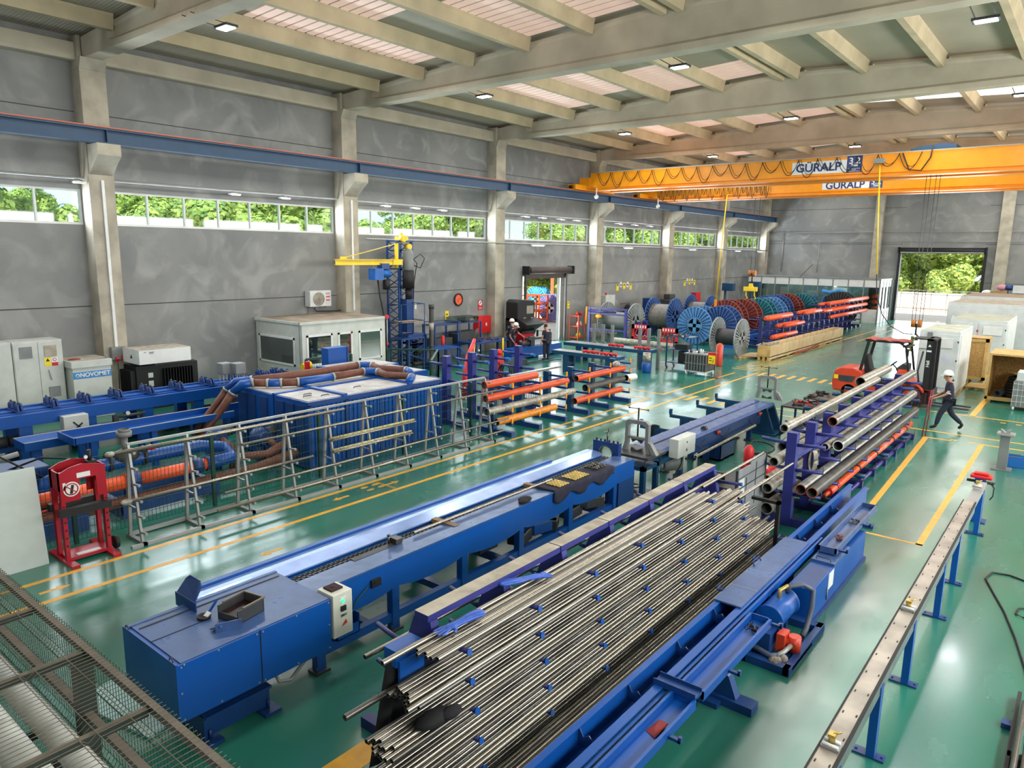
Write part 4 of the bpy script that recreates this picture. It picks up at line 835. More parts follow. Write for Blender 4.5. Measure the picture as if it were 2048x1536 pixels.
# --- silver topped beam conveyor at the right
bm = T('slide_beam', 'long straight bench with a dusty silver slide top and blue legs at the right', 'bench', (-1.29, 10, 0))
P('slide_top', MB().box(-1.375, -1.215, 2.5, 14.2, .895, .905), mat('silver_slide', (176, 168, 156), .35, metal=.5, var=.18, scale=2.5), bm)
P('left_edge', MB().box(-1.39, -1.375, 2.5, 14.2, .87, .915), BLK, bm); P('right_edge', MB().box(-1.215, -1.19, 2.5, 14.2, .88, .91), BLK, bm)
P('side_plate', MB().box(-1.21, -1.2, 2.5, 14.2, .72, .88).box(-1.385, -1.375, 2.5, 14.2, .72, .87), mat('grey_side', (110, 120, 120), .35, metal=.3), bm)
P('far_section', MB().box(-1.36, -1.2, 14.2, 15.8, .8, .86), LGR, bm)
P('slots', (lambda q: [q.c(x, 2.8 + .42 * i, .907, .012, .04, .004) for i in range(27) for x in (-1.35, -1.235)] and q)(MB()), BLK, bm)
for y in (5.9, 7.45, 9.1, 11.2, 12.6, 15.25):
    P('leg', MB().box(-1.27, -1.19, y - .06, y + .06, .02, .8), BLUE, bm); P('foot_plate', MB().box(-1.4, -1.1, y - .06, y + .06, 0, .02).cyl((-1.13, y, .02), (-1.13, y, .035), .012, 6).cyl((-1.37, y, .02), (-1.37, y, .035), .012, 6), BLUED, bm)
def slider(name, label, y):
    t = T(name, label, 'slider', (-1.3, y, .905)); P('base', MB().box(-1.37, -1.22, y - .06, y + .06, .905, .93), LGR, t, bev=.004)
    P('rollers', MB().cyl((-1.36, y - .04, .94), (-1.23, y - .04, .94), .016, 8).cyl((-1.36, y + .04, .94), (-1.23, y + .04, .94), .016, 8), WHT, t)
    P('brass_block', MB().cyl((-1.3, y + .03, .93), (-1.3, y + .03, .98), .03, 8).box(-1.33, -1.27, y, y + .08, .98, 1.01).cyl((-1.3, y + .04, 1.0), (-1.24, y + .08, 1.02), .01, 6), BRASS, t)
slider('brass_slider', 'brass and white slider block riding in the middle of the silver top', 9.15); slider('brass_slider', 'brass slider block at the near end of the silver top, bottom edge', 6.0)
slider('steel_slider', 'steel slider block at the far end of the silver bench', 15.2)
t = T('reel_post', 'blue post at the bench end carrying a red hose reel head', 'post', (-1.33, 16.1, 0))
P('post', MB().box(-1.42, -1.24, 16.0, 16.18, .02, .86), BLUE, t); P('foot_plate', MB().box(-1.5, -1.16, 15.95, 16.23, 0, .02), BLUED, t)
h = T('hose_reel', 'red reel head with black air hose coiled round the blue post top', 'hose reel', (-1.33, 16.1, .86))
P('head', MB().box(-1.5, -1.14, 15.98, 16.2, .86, .92).box(-1.45, -1.2, 16.02, 16.16, .92, .97), RED2, h, bev=.02)
P('hose', MB().tube([(-1.33 + (.2 + .01 * (a // 20)) * math.cos(a * PI / 10), 16.1 + .16 * math.sin(a * PI / 10), .8 - .04 * math.sin(a * PI / 10) - .02 * (a % 3)) for a in range(64)] + [(-1.1, 16.1, .7), (-1.1, 16.05, .55), (-1.14, 16.0, .48)], .012, 6), BLK, h)
t = T('steel_pedestal', 'grey steel pedestal with a vee block on top in the right aisle', 'pedestal', (-1.32, 20.6, 0))
P('column', MB().box(-1.42, -1.22, 20.5, 20.7, .03, .86), GRY, t, bev=.005); P('base_plate', MB().box(-1.53, -1.12, 20.42, 20.78, 0, .03), GRY, t)
P('top_plate', MB().box(-1.5, -1.14, 20.42, 20.78, .86, .9), LGR, t); P('vee_block', MB().prism([(-1.42, .9), (-1.24, .9), (-1.22, 1.0), (-1.27, .98), (-1.33, .92), (-1.38, .98), (-1.43, 1.0)], 'y', 20.5, 20.6), LGR, t)
bin_open('blue_bin', 'open bright blue steel bin with a handle behind the pedestal', (-1.15, 21.1, 0), .55, .3, .26, mat('bright_blue', (28, 108, 190), .4, var=.05), R_(8), 'bin')
# hoses on the right floor, and the tube end at the right edge
TM('floor_hose', MB().tube([(.1, 9.4, .015), (-.1, 10.2, .015), (-.3, 11.2, .015), (-.5, 12.0, .015), (-.72, 12.7, .015), (-.84, 13.1, .015), (-.78, 13.45, .015), (-.55, 13.5, .015), (-.1, 13.3, .015), (.6, 12.9, .015)], .014, 8), BLK, 'black hose curving over the green floor at the right edge', 'hose', base=(-.5, 12, 0))
TM('floor_hose', MB().tube([(.25, 12.35, .015), (-.15, 12.4, .015), (-.34, 12.25, .015), (-.36, 12.0, .015), (-.25, 11.95, .015), (.05, 12.2, .03), (.3, 12.5, .015)], .012, 8), BLK, 'small loop of thin black hose at the right edge of the floor', 'hose', base=(0, 12.2, 0))
t = T('rail_track', 'shiny steel rail on black bearers at the lower right corner', 'rail', (-.1, 8.4, 0))
P('rail', MB().cyl((-.08, 5, .14), (-.08, 9.3, .14), .03, 10).cyl((-.0, 5, .14), (-.0, 9.3, .14), .03, 10), STEEL, t); P('bearer', MB().box(-.16, -.12, 5, 9.6, .02, .1).box(-.15, .1, 8.2, 8.3, .0, .1).box(-.15, .1, 7.4, 7.5, 0, .1), BLK, t); P('blue_clip', MB().box(-.25, -.15, 8.85, 8.97, 0, .06), BLUED, t)

# --- middle bench with two press frames (x -7.5..-6.8, y 12.9..20.8)
m2 = T('vise_bench', 'blue vee-channel bench with grey pipe vise frames at both ends', 'work bench', (-7.15, 16.8, 0))
P('vee_channel', MB().prism([(-7.52, .92), (-7.24, .9), (-7.24, .84), (-7.52, .84)], 'y', 13.6, 20.4).prism([(-7.16, .9), (-6.9, .88), (-6.84, .82), (-6.9, .8), (-7.16, .84)], 'y', 13.6, 20.4), BLUET, m2)
P('channel_bed', MB().box(-7.24, -7.16, 13.6, 20.4, .84, .86), DUST, m2)
P('side_plate', MB().box(-6.93, -6.9, 15.3, 19.6, .42, .82).box(-7.5, -7.47, 15.3, 19.6, .42, .84), BLUED, m2)
for y in (14.9, 16.35, 17.75, 19.15): 
    for x in (-7.42, -7.02): P('leg', MB().box(x - .06, x + .06, y - .06, y + .06, .03, .84), BLUED, m2); P('foot', MB().box(x - .11, x + .11, y - .09, y + .09, 0, .03), DGR, m2)
P('end_pedestal', MB().prism([(-7.35, 0), (-6.65, 0), (-6.95, .8), (-7.3, .8)], 'y', 20.1, 20.2).prism([(-7.35, 0), (-6.65, 0), (-6.95, .8), (-7.3, .8)], 'y', 20.7, 20.8).box(-7.4, -6.6, 20.0, 20.9, 0, .05).box(-7.3, -6.95, 20.1, 20.8, .7, .8), TEAL, m2)
for y in (15.7, 17.3, 18.95, 20.25):
    P('side_arm', MB().box(-8.5, -7.5, y - .04, y + .04, .74, .82).box(-8.52, -8.46, y - .04, y + .04, .82, .96).box(-8.2, -8.12, y - .04, y + .04, .45, .74).prism([(-8.12, .74), (-7.9, .74), (-8.12, .5)], 'y', y - .03, y + .03), TEAL, m2)
for y in (14.3, 16.6, 19.4): P('red_valve', MB().sph((-6.86, y, .72), .05).cyl((-6.86, y, .72), (-6.8, y, .76), .02, 8), FRED, m2)
P('air_hose', MB().tube([(-6.86, 16.6, .7), (-6.8, 16.9, .55), (-6.84, 17.3, .72)], .012, 6).tube([(-6.86, 18.6, .7), (-6.8, 18.8, .5), (-6.84, 19.2, .72)], .012, 6).tube([(-6.86, 15.3, .7), (-6.8, 15.5, .55), (-6.84, 15.8, .72)], .012, 6), BLK, m2)
P('chuck', MB().cyl((-6.98, 16.0, .9), (-6.98, 16.12, .9), .07, 14), DGR, m2)
P('motor', MB().cyl((-7.05, 14.1, .42), (-6.8, 14.45, .42), .14, 16).cyl((-7.1, 14.05, .42), (-7.05, 14.1, .42), .09, 16), GRY, m2)
P('flexible_duct', MB().tube([(-6.95, 14.2, .55), (-6.88, 14.15, .72), (-6.92, 14.05, .86)], .022, 8), LGR, m2)
P('stand_frame', (lambda q: [q.box(x - .05, x + .05, y - .05, y + .05, .04, .72) for x in (-7.4, -6.8) for y in (12.75, 13.3)] and q.box(-7.45, -6.75, 12.7, 13.35, .64, .72).box(-7.5, -6.7, 12.65, 13.4, 0, .05).box(-7.4, -6.8, 13.3, 14.6, .6, .7))(MB()), TEAL, m2)
P('table_plate', MB().box(-7.5, -6.65, 12.65, 13.45, .9, .95), DGR, m2); P('plate_posts', (lambda q: [q.cyl((x, y, .72), (x, y, .9), .015, 6) for x in (-7.42, -6.75) for y in (12.72, 13.38)] and q)(MB()), DGR, m2)
P('hand_wheel', MB().lathe([(.02, 0), (.02, .03), (.1, .02), (.12, .035), (.12, 0), (.1, 0)], (-7.1, 12.95, .2), 'z', 20), STEELD, m2)
cb = P('control_cabinet', MB().box(-6.82, -6.6, 13.9, 14.75, .68, 1.1), CAB, m2, bev=.008)
P('door_marks', MB().box(-6.6, -6.595, 14.3, 14.34, .96, 1.0).prism([(14.28, .78), (14.36, .78), (14.32, .85)], 'x', -6.6, -6.595), BLK, cb)
P('cabinet_cable', MB().tube([(-6.7, 14.3, .68), (-6.65, 14.2, .5), (-6.7, 13.9, .2), (-6.75, 13.6, .03)], .016, 6), BLK, m2)
def vise(y, x=-7.1):
    v = P('vise_frame', MB().prism([(x - .33, .95), (x - .24, .95), (x - .2, 1.1), (x - .2, 1.5), (x - .12, 1.54), (x + .12, 1.54), (x + .2, 1.5), (x + .2, 1.1), (x + .24, .95), (x + .33, .95), (x + .27, 1.15), (x + .27, 1.56), (x + .2, 1.62), (x - .2, 1.62), (x - .27, 1.56), (x - .27, 1.15)], 'y', y - .05, y + .05)
            .box(x - .2, x + .2, y - .04, y + .04, 1.22, 1.27).prism([(x + .24, 1.2), (x + .33, 1.17), (x + .48, .95), (x + .36, .95)], 'y', y - .06, y + .06), GRY, m2)
    P('vise_screw', MB().cyl((x, y, 1.27), (x, y, 1.88), .018, 8).cyl((x - .22, y, 1.86), (x + .22, y, 1.86), .008, 6).sph((x - .22, y, 1.86), .02, n=6).sph((x + .22, y, 1.86), .02, n=6), BLK, v)
    P('vise_jaw', MB().prism([(x - .14, 1.22), (x + .14, 1.22), (x + .1, 1.14), (x, 1.2), (x - .1, 1.14)], 'y', y - .03, y + .03).prism([(x - .14, .96), (x + .14, .96), (x + .12, 1.04), (x, .98), (x - .12, 1.04)], 'y', y - .03, y + .03), DGR, v)
vise(13.0); vise(20.55)
TM('black_rag', MB().sph((-8.1, 15.72, .84), .1, sx=1.2, sy=.6, sz=.4).beam((-8.15, 15.66, .82), (-8.25, 15.64, .55), .12, .03), BLKC, 'black cloth hanging over the nearest visible side arm of the vise bench', 'cloth', base=(-8.1, 15.7, .84))
t = T('blue_tank', 'open dark blue metal tank on the floor beneath the vise bench', 'tank', (-7.05, 17.05, 0)); P('body', MB().box(-7.35, -6.75, 16.6, 16.62, 0, .4).box(-7.35, -6.75, 17.45, 17.47, 0, .4).box(-7.35, -7.33, 16.6, 17.47, 0, .4).box(-6.77, -6.75, 16.6, 17.47, 0, .4).box(-7.35, -6.75, 16.6, 17.47, 0, .05), BLUED, t)
pipe_thing('thin_pipe', 'thin pale pipe leaning along the side of the vise bench', (-6.78, 15.2, .42), (-6.78, 18.9, .5), .035, .025, GPAL)
q = MB()
for i in range(9): q.sph((-7.3 + .07 * i, 12.85 + .12 * (i % 3), .08), .045, n=6)
TM('workpieces', q, [GPAL], 'pale scraps on the base plate under the near vise', 'scraps', kind='stuff', base=(-7, 13, .05))

# ================================================================== LEFT SIDE
# --- aluminium tube rack along the aisle
LY = [5.12 + 1.02 * k for k in range(10)]
al = T('leaning_rack', 'long silver aluminium rack with slanted ladder legs beside the yellow aisle line', 'rack', (-12.4, 9.7, 0))
for y in LY:
    P('rear_post', MB().beam((-12.66, y, .05), (-12.5, y, 1.68), .05, .05), LGR, al)
    P('front_leg', MB().beam((-12.2, y, .05), (-12.47, y, 1.7), .05, .04), LGR, al)
    P('foot_beam', MB().box(-12.74, -12.08, y - .035, y + .035, 0, .05), GRY, al)
    P('brace', MB().beam((-12.6, y, .6), (-12.3, y, .6), .03, .03), LGR, al)
    for k in range(6):
        z = 1.6 - .275 * k; x = -12.2 - .27 * (z / 1.7)
        P('peg', MB().beam((x, y, z - .02), (x + .2, y, z), .03, .03).cyl((x + .19, y, z), (x + .215, y, z), .026, 8), LGR, al)
P('top_rail', MB().box(-12.5, -12.45, 5.1, 14.3, 1.69, 1.73), LGR, al)
P('base_rail', MB().box(-12.14, -12.08, 4.9, 14.7, 0, .05).box(-12.72, -12.66, 5.1, 14.3, .02, .08), LGR, al)
for lab, x, z, a, c, r in (('bright rod wrapped at the near end on the top pegs of the silver rack', -12.28, 1.65, 4.7, 9.5, .03), ('long rod along the upper middle pegs of the silver rack', -12.2, 1.37, 7.05, 14.5, .022),
                           ('rod on the third pegs of the silver rack, near half', -12.16, .82, 4.9, 8.6, .026), ('long rod along the fifth pegs of the silver rack', -12.1, .55, 6.6, 14.9, .022), ('flat channel bar on the lowest pegs of the silver rack', -12.02, .28, 6.4, 14.6, .028)):
    TM('metal_rod', MB().cyl((x, a, z), (x, c, z), r, 10), STEEL, lab, 'rod', base=(x, a, z))
TM('wrapping', MB().sph((-12.16, 4.9, .82), .05, sy=2).sph((-12.28, 4.75, 1.65), .045, sy=2), GPAL, 'knots of clear wrapping at the near ends of the rods on the silver rack', 'wrapping', kind='stuff', base=(-12.2, 4.8, .8))
YW = mat('yellowish_wrap', (206, 200, 140), .5, var=.3, scale=20)
for i, z in enumerate((1.08, .82)):
    for k in range(3):
        TM('wrapped_rod', MB().cyl((-12.17 + .05 * k, 9.0 + i * .05, z + (.04 if k == 1 else 0)), (-12.17 + .05 * k, 11.4 - .1 * i, z + (.04 if k == 1 else 0)), .022, 8), YW if k == 1 else STEEL, '%s rod of the %s trio in front of the blue enclosure' % (('inner bright', 'yellow wrapped', 'outer bright')[k], ('upper', 'lower')[i]), 'rod', base=(-12.17 + .05 * k, 9.0, z))
# --- green mesh fence behind it
def fence(name, label, x, y0, y1, h, step=.1, group=None):
    t = T(name, label, 'fence', (x, (y0 + y1) / 2, 0), group); q = MB(); n = int((y1 - y0) / step)
    for i in range(n + 1):
        y = y0 + (y1 - y0) * i / n; q.box(x - .003, x + .003, y - .003, y + .003, .05, h)
    k = int(h / .2)
    for i in range(k + 1): q.box(x - .004, x + .004, y0, y1, .05 + (h - .05) * i / k - .003, .05 + (h - .05) * i / k + .003)
    P('mesh', q, GREENF, t)
    for i in range(int((y1 - y0) / 2.5) + 1):
        y = min(y0 + i * 2.5, y1); P('post', MB().box(x - .03, x + .03, y - .03, y + .03, 0, h + .05), GREENF, t)
    return t
fence('mesh_fence', 'dark green wire mesh fence behind the silver rack and the red press', -13.05, 1.9, 14.6, 1.45, .07)
# --- red shop press
pr = T('shop_press', 'red hydraulic shop press with a no mobile phone sign on its head', 'press', (-12.45, 4.3, 0))
for y in (4.0, 4.62):
    for x in (-12.62, -12.3): P('upright', MB().box(x - .045, x + .045, y - .03, y + .03, .04, 1.5), RED, pr)
    P('foot', MB().box(-12.95, -11.98, y - .06, y + .06, 0, .05), RED, pr)
    P('peg_holes', (lambda q: [q.cyl((-12.254, y, .3 + .13 * i), (-12.25, y, .3 + .13 * i), .018, 8) for i in range(6)] and q)(MB()), BLK, pr)
hd = [(3.97, 1.12), (4.28, 1.12), (4.28, 1.3), (4.5, 1.3), (4.5, 1.12), (4.65, 1.12), (4.65, 1.5), (4.5, 1.56), (4.3, 1.6), (4.1, 1.56), (3.97, 1.48)]
hd2 = [(3.97, 1.02), (4.25, 1.02), (4.25, 1.36), (4.5, 1.36), (4.5, 1.02), (4.65, 1.02), (4.65, 1.52), (4.52, 1.56), (4.3, 1.6), (4.12, 1.57), (3.97, 1.5)]
P('head_plate', MB().prism(hd2, 'x', -12.27, -12.25).prism(hd2, 'x', -12.68, -12.66), RED, pr)
P('head_side', MB().box(-12.66, -12.27, 3.97, 3.99, 1.2, 1.5).box(-12.66, -12.27, 4.63, 4.65, 1.2, 1.52), RED, pr)
P('bed', MB().box(-12.74, -12.62, 3.92, 4.68, .8, .92).box(-12.3, -12.18, 3.92, 4.68, .8, .92), BLK, pr)
P('base_plate', MB().box(-12.66, -12.26, 4.0, 4.62, .04, .09), RED, pr); P('label_plates', MB().box(-12.4, -12.3, 4.15, 4.5, .09, .095), WHT, pr)
P('pump', MB().cyl((-12.45, 4.5, 1.55), (-12.45, 4.5, 1.75), .035, 10).cyl((-12.4, 4.42, 1.66), (-12.37, 4.42, 1.66), .035, 12).box(-12.5, -12.38, 4.44, 4.58, 1.5, 1.58), BLK, pr)
P('gauge', MB().cyl((-12.37, 4.42, 1.66), (-12.365, 4.42, 1.66), .03, 12), WHT, pr)
P('notice', MB().box(-12.25, -12.247, 4.22, 4.42, 1.38, 1.46), WHT, pr)
sg = P('phone_ban_sign', MB().cyl((-12.25, 4.13, 1.22), (-12.246, 4.13, 1.22), .12, 24).box(-12.25, -12.246, 4.01, 4.05, 1.22, 1.34), WHT, pr, 'round white sign with a crossed out mobile phone')
P('red_ring', MB().lathe([(.082, 0), (.1, 0), (.1, .003), (.082, .003)], (-12.246, 4.13, 1.22), 'x', 28), RED, sg)
P('phone', MB().prism([(4.1, 1.15), (4.14, 1.14), (4.17, 1.28), (4.13, 1.29)], 'x', -12.246, -12.243), BLK, sg)
P('red_bar', MB().beam((-12.241, 4.065, 1.27), (-12.241, 4.195, 1.16), .003, .014), RED, sg)
P('wheel', MB().cyl((-12.35, 4.72, .12), (-12.35, 4.78, .12), .11, 20), BLK, pr)
TM('leaning_board', MB().add([(-12.52, 2.6, 0), (-12.52, 3.8, 0), (-12.6, 3.76, 1.6), (-12.6, 2.6, 1.6), (-12.54, 2.6, 0), (-12.54, 3.8, 0), (-12.62, 3.76, 1.6), (-12.62, 2.6, 1.6)], [(0, 1, 2, 3), (7, 6, 5, 4), (0, 4, 5, 1), (1, 5, 6, 2), (2, 6, 7, 3), (3, 7, 4, 0)]), mat('off_white_board', (196, 204, 200), .5, var=.04), 'large plain white board leaning beside the red press', 'board', base=(-12.5, 3.2, 0))
# --- pump loop behind the fence
lp = T('pump_loop', 'blue pipe loop with orange cylinders on a low blue frame behind the green fence', 'pipework', (-14.2, 6, 0))
P('orange_cylinder', MB().cyl((-13.9, 3.6, .62), (-13.9, 5.6, .62), .13, 20).cyl((-13.9, 5.6, .62), (-13.9, 5.7, .62), .16, 20).cyl((-13.9, 5.8, .62), (-13.9, 7.2, .62), .12, 20), ORG2, lp)
P('blue_clamp', MB().cyl((-13.9, 5.62, .62), (-13.9, 5.85, .62), .17, 20).box(-14.05, -13.75, 5.62, 5.85, .3, .6).cyl((-13.9, 6.9, .62), (-13.9, 7.1, .62), .16, 20), BLUED, lp)
P('blue_pipe', MB().tube([(-14.5, 4.4, .4), (-14.5, 4.5, .75), (-14.5, 4.8, .85), (-14.5, 7.4, .85), (-14.2, 7.8, .8), (-13.9, 7.8, .65), (-13.9, 7.3, .62)], .13, 14), BLUE, lp)
P('reducer', MB().cyl((-13.9, 7.2, .62), (-13.9, 7.9, .6), .15, 16, 0, .08), BLUE, lp)
P('hose_clamp', MB().cyl((-13.9, 7.9, .6), (-13.9, 7.98, .6), .1, 14), LGR, lp)
P('brown_hose', MB().tube([(-13.9, 7.95, .6), (-13.85, 8.6, .55), (-13.95, 9.2, .7)], .085, 12), BRWN, lp)
P('valve_body', MB().sph((-14.5, 5.9, .95), .2, sy=1.3, sz=.8).cyl((-14.5, 5.55, .9), (-14.5, 5.6, .9), .2, 16).cyl((-14.5, 6.2, .9), (-14.5, 6.25, .9), .2, 16), DGR, lp)
P('valve_head', MB().cyl((-14.5, 5.9, 1.0), (-14.5, 5.9, 1.35), .06, 10).cyl((-14.5, 5.9, 1.35), (-14.5, 5.9, 1.45), .14, 16).lathe([(.1, 0), (.12, .03), (.1, .05)], (-14.5, 5.9, 1.45), 'z', 12), GRY, lp)
P('red_valve', MB().cyl((-14.3, 6.3, 1.05), (-14.3, 6.3, 1.12), .09, 12).box(-14.35, -14.1, 6.28, 6.32, 1.1, 1.14), RED2, lp)
P('frame', MB().box(-14.7, -13.6, 5.4, 5.5, .0, .3).box(-14.7, -13.6, 7.2, 7.3, 0, .3).box(-13.65, -13.55, 5.4, 7.3, .1, .32).box(-14.75, -14.65, 5.4, 7.3, .1, .32), BLUED, lp)
P('near_frame', MB().box(-14.6, -13.6, 3.4, 3.5, 0, .3).box(-13.65, -13.55, 3.4, 4.8, .0, .32).box(-14.6, -13.6, 4.7, 4.8, 0, .3), BLUED, lp)
P('flange_ring', MB().lathe([(.1, 0), (.17, 0), (.17, .04), (.1, .04)], (-13.95, 4.3, .33), 'z', 20), ORG2, lp)
P('lower_hose', MB().tube([(-13.75, 3.0, .35), (-13.7, 4.5, .3), (-13.75, 6.5, .3), (-13.7, 8.2, .35), (-13.8, 9.3, .45)], .1, 12), BRWN, lp)
P('black_cables', MB().tube([(-15.2, 4.0, .9), (-15.0, 4.6, 1.1), (-14.6, 5.1, 1.05)], .02, 6).tube([(-15.2, 3.4, .9), (-14.9, 3.9, 1.3), (-14.7, 4.5, .8)], .02, 6), BLK, lp)
t = T('blue_motor_unit', 'dark blue ribbed motor unit with hydraulic cylinder behind the white board', 'motor', (-15.3, 4.0, 0)); P('body', MB().box(-15.7, -14.9, 3.3, 4.7, .1, .95), BLUED, t, bev=.02); P('ribs', (lambda q: [q.box(-14.92, -14.88, 3.4 + .14 * i, 3.44 + .14 * i, .15, .9) for i in range(9)] and q)(MB()), BLUED, t)
P('cylinder', MB().cyl((-15.2, 3.6, 1.1), (-15.2, 4.3, 1.2), .05, 12), GRY, t); P('base', MB().box(-15.8, -14.8, 3.2, 4.8, 0, .1), BLUED, t)
t = T('ribbed_pump', 'blue ribbed pump with flanges just right of the white board', 'pump', (-14.0, 3.0, 0)); P('body', MB().cyl((-13.9, 2.6, .6), (-13.9, 3.55, .6), .2, 18).cyl((-13.9, 3.5, .6), (-13.9, 3.6, .6), .25, 18), BLUED, t); P('stand', MB().box(-14.1, -13.7, 2.6, 3.4, 0, .42), BLUED, t)
# --- blue sound enclosure with brown suction hoses
en = T('blue_enclosure', 'big blue ribbed sound enclosure with pale dusty roof panels and hoses on top', 'enclosure', (-15.5, 11.5, 0))
P('front_body', MB().box(-14.9, -13.6, 9.5, 13.8, .04, 1.6), BLUE, en)
P('rear_body', MB().box(-16.5, -14.95, 9.5, 14.6, .04, 1.6).box(-17.8, -16.5, 12.8, 14.9, .04, 1.6), BLUE, en)
q = MB()
for i in range(34): q.box(-13.6, -13.575, 9.56 + .124 * i, 9.61 + .124 * i, .1, 1.48)
P('front_ribs', q, BLUE, en); P('front_posts', (lambda q: [q.box(-13.6, -13.56, y, y + .08, .04, 1.52) for y in (9.5, 10.55, 11.6, 12.7, 13.72)] and q.box(-13.6, -13.56, 9.5, 13.8, 1.5, 1.6).box(-13.6, -13.55, 9.5, 13.8, .0, .06))(MB()), BLUED, en)
P('end_panels', (lambda q: [q.box(x, x + .3, 9.47, 9.5, .15, 1.5) for x in (-16.4, -16.0, -15.5, -14.8, -14.4, -14.0)] and q)(MB()), BLUED, en)
ry = [9.55, 10.58, 12.8, 13.75]
for x0, x1, a, c in ((-14.85, -13.65, 9.55, 10.5), (-14.85, -13.65, 10.62, 12.6), (-14.85, -13.65, 12.72, 13.75), (-16.45, -15.0, 9.55, 10.5), (-16.45, -15.0, 10.62, 12.6), (-16.45, -15.0, 12.72, 14.5), (-17.7, -16.55, 12.9, 14.8)):
    P('roof_panel', MB().box(x0, x1, a, c, 1.6, 1.615), mat('pale_roof_panel', (190, 188, 186), .55, var=.12, scale=3, c2=(164, 158, 152)), en)
P('roof_ribs', MB().box(-16.5, -13.58, 10.5, 10.62, 1.6, 1.66).box(-16.5, -13.58, 12.6, 12.72, 1.6, 1.66).box(-14.98, -14.87, 9.5, 13.8, 1.6, 1.64), BLUE, en)
P('roof_handles', (lambda q: [q.tube([(x, y, 1.615), (x, y + .03, 1.64), (x, y + .2, 1.64), (x, y + .23, 1.615)], .01, 5) for x, y in ((-14.1, 9.75), (-14.3, 9.9), (-13.9, 10.1), (-14.2, 11.3))] and q)(MB()), BLK, en)
def hose_run(pts, segs, label):
    t = T('suction_hose', label, 'hose', (pts[0][0], pts[0][1], 1.62)); 
    for a, c, m, nm in segs: P(nm, MB().tube(pts[a:c + 1], .095 if nm == 'hose' else .1, 14), m, t)
    for i in sorted({s[0] for s in segs} | {s[1] for s in segs}):
        if 0 < i < len(pts) - 1:
            d = (Vector(pts[i]) - Vector(pts[i - 1])).normalized() * .03; p = Vector(pts[i])
            P('hose_clamp', MB().cyl(p - d, p + d, .112, 14), LGR, t)
    return t
hose_run([(-16.9, 8.5, .45), (-16.95, 8.8, .75), (-16.9, 9.15, 1.15), (-16.75, 9.35, 1.5), (-16.55, 9.5, 1.72), (-16.35, 9.8, 1.75), (-16.3, 10.6, 1.74), (-16.25, 11.9, 1.74), (-16.25, 13.1, 1.76), (-16.15, 13.3, 1.76), (-15.9, 13.35, 1.76), (-15.5, 13.25, 1.74), (-15.0, 13.5, 1.74), (-14.7, 13.55, 1.74), (-14.5, 13.5, 1.72), (-14.35, 13.45, 1.62)],
         [(0, 3, BRWN, 'hose'), (3, 5, BLUE, 'elbow'), (5, 8, BRWN, 'hose'), (8, 10, BLUE, 'elbow'), (10, 13, BRWN, 'hose'), (13, 15, BLUE, 'elbow')], 'brown suction hose over the blue enclosure, the one nearer the wall')
hose_run([(-16.5, 8.45, .45), (-16.55, 8.75, .75), (-16.5, 9.1, 1.15), (-16.3, 9.25, 1.5), (-16.1, 9.4, 1.72), (-15.95, 9.6, 1.75), (-15.7, 9.85, 1.74), (-15.5, 10.1, 1.74), (-15.3, 10.45, 1.74), (-15.3, 11.5, 1.74), (-15.3, 12.5, 1.76), (-15.2, 12.7, 1.76), (-14.95, 12.75, 1.76), (-14.5, 12.65, 1.74), (-14.0, 12.9, 1.74), (-13.75, 12.85, 1.74), (-13.7, 12.75, 1.7), (-13.72, 12.7, 1.62)],
         [(0, 3, BRWN, 'hose'), (3, 5, BLUE, 'elbow'), (5, 6, BRWN, 'hose'), (6, 7, BLUE, 'elbow'), (7, 8, BRWN, 'hose'), (8, 9, BLUE, 'elbow'), (9, 10, BRWN, 'hose'), (10, 12, BLUE, 'elbow'), (12, 15, BRWN, 'hose'), (15, 17, BLUE, 'elbow')], 'brown suction hose over the blue enclosure, the one nearer the aisle')
# blue valve assemblies in front of enclosure
for i, (x, y) in enumerate(((-15.3, 8.2), (-14.6, 8.9))):
    t = T('blue_pump', 'blue round pump with brown hose, %s, in the gap before the enclosure' % ('nearer the camera' if i == 0 else 'nearer the enclosure'), 'pump', (x, y, 0))
    P('body', MB().sph((x, y, .75), .24, n=16).cyl((x, y, 0), (x, y, .6), .12, 14).cyl((x + .2, y, .75), (x + .28, y, .75), .16, 14), BLUED, t); P('motor', MB().cyl((x - .05, y + .15, .8), (x - .05, y + .45, .85), .12, 14), DGR, t)
    P('hose', MB().tube([(x + .25, y, .75), (x + .5, y + .1, .6), (x + .5, y + .1, .1)], .08, 10), BRWN, t)
# --- blue trough conveyors and clamp bench by the wall
tr = T('trough_conveyor', 'blue open trough on legs between the clamp bench and the pump loop', 'trough', (-16.9, 8, 0))
P('trough', MB().box(-17.35, -17.3, 5.7, 11.0, .86, 1.0).box(-16.5, -16.45, 5.7, 9.35, .86, 1.0).box(-17.3, -16.5, 5.7, 9.35, .84, .87).box(-17.35, -16.45, 5.68, 5.72, .84, 1.0), BLUE, tr)
P('pale_lips', MB().box(-17.35, -17.3, 5.7, 11.0, 1.0, 1.008).box(-16.5, -16.45, 5.7, 9.35, 1.0, 1.008), LGR, tr)
for y in (6.1, 7.4, 8.7):
    for x in (-17.25, -16.6): P('leg', MB().box(x - .06, x + .06, y - .06, y + .06, 0, .84), BLUE, tr)
tr = T('lower_trough', 'lower blue trough with pale edges left of the open trough', 'trough', (-17.9, 6.0, 0))
P('trough', MB().box(-18.25, -17.55, 5.1, 6.9, .62, .8), BLUE, tr); P('pale_lips', MB().box(-18.25, -18.2, 5.1, 6.9, .8, .81).box(-17.6, -17.55, 5.1, 6.9, .8, .81), LGR, tr)
P('leg', MB().box(-18.0, -17.8, 6.4, 6.6, 0, .62), BLUE, tr); P('leg', MB().box(-18.0, -17.8, 5.3, 5.5, 0, .62), BLUE, tr)
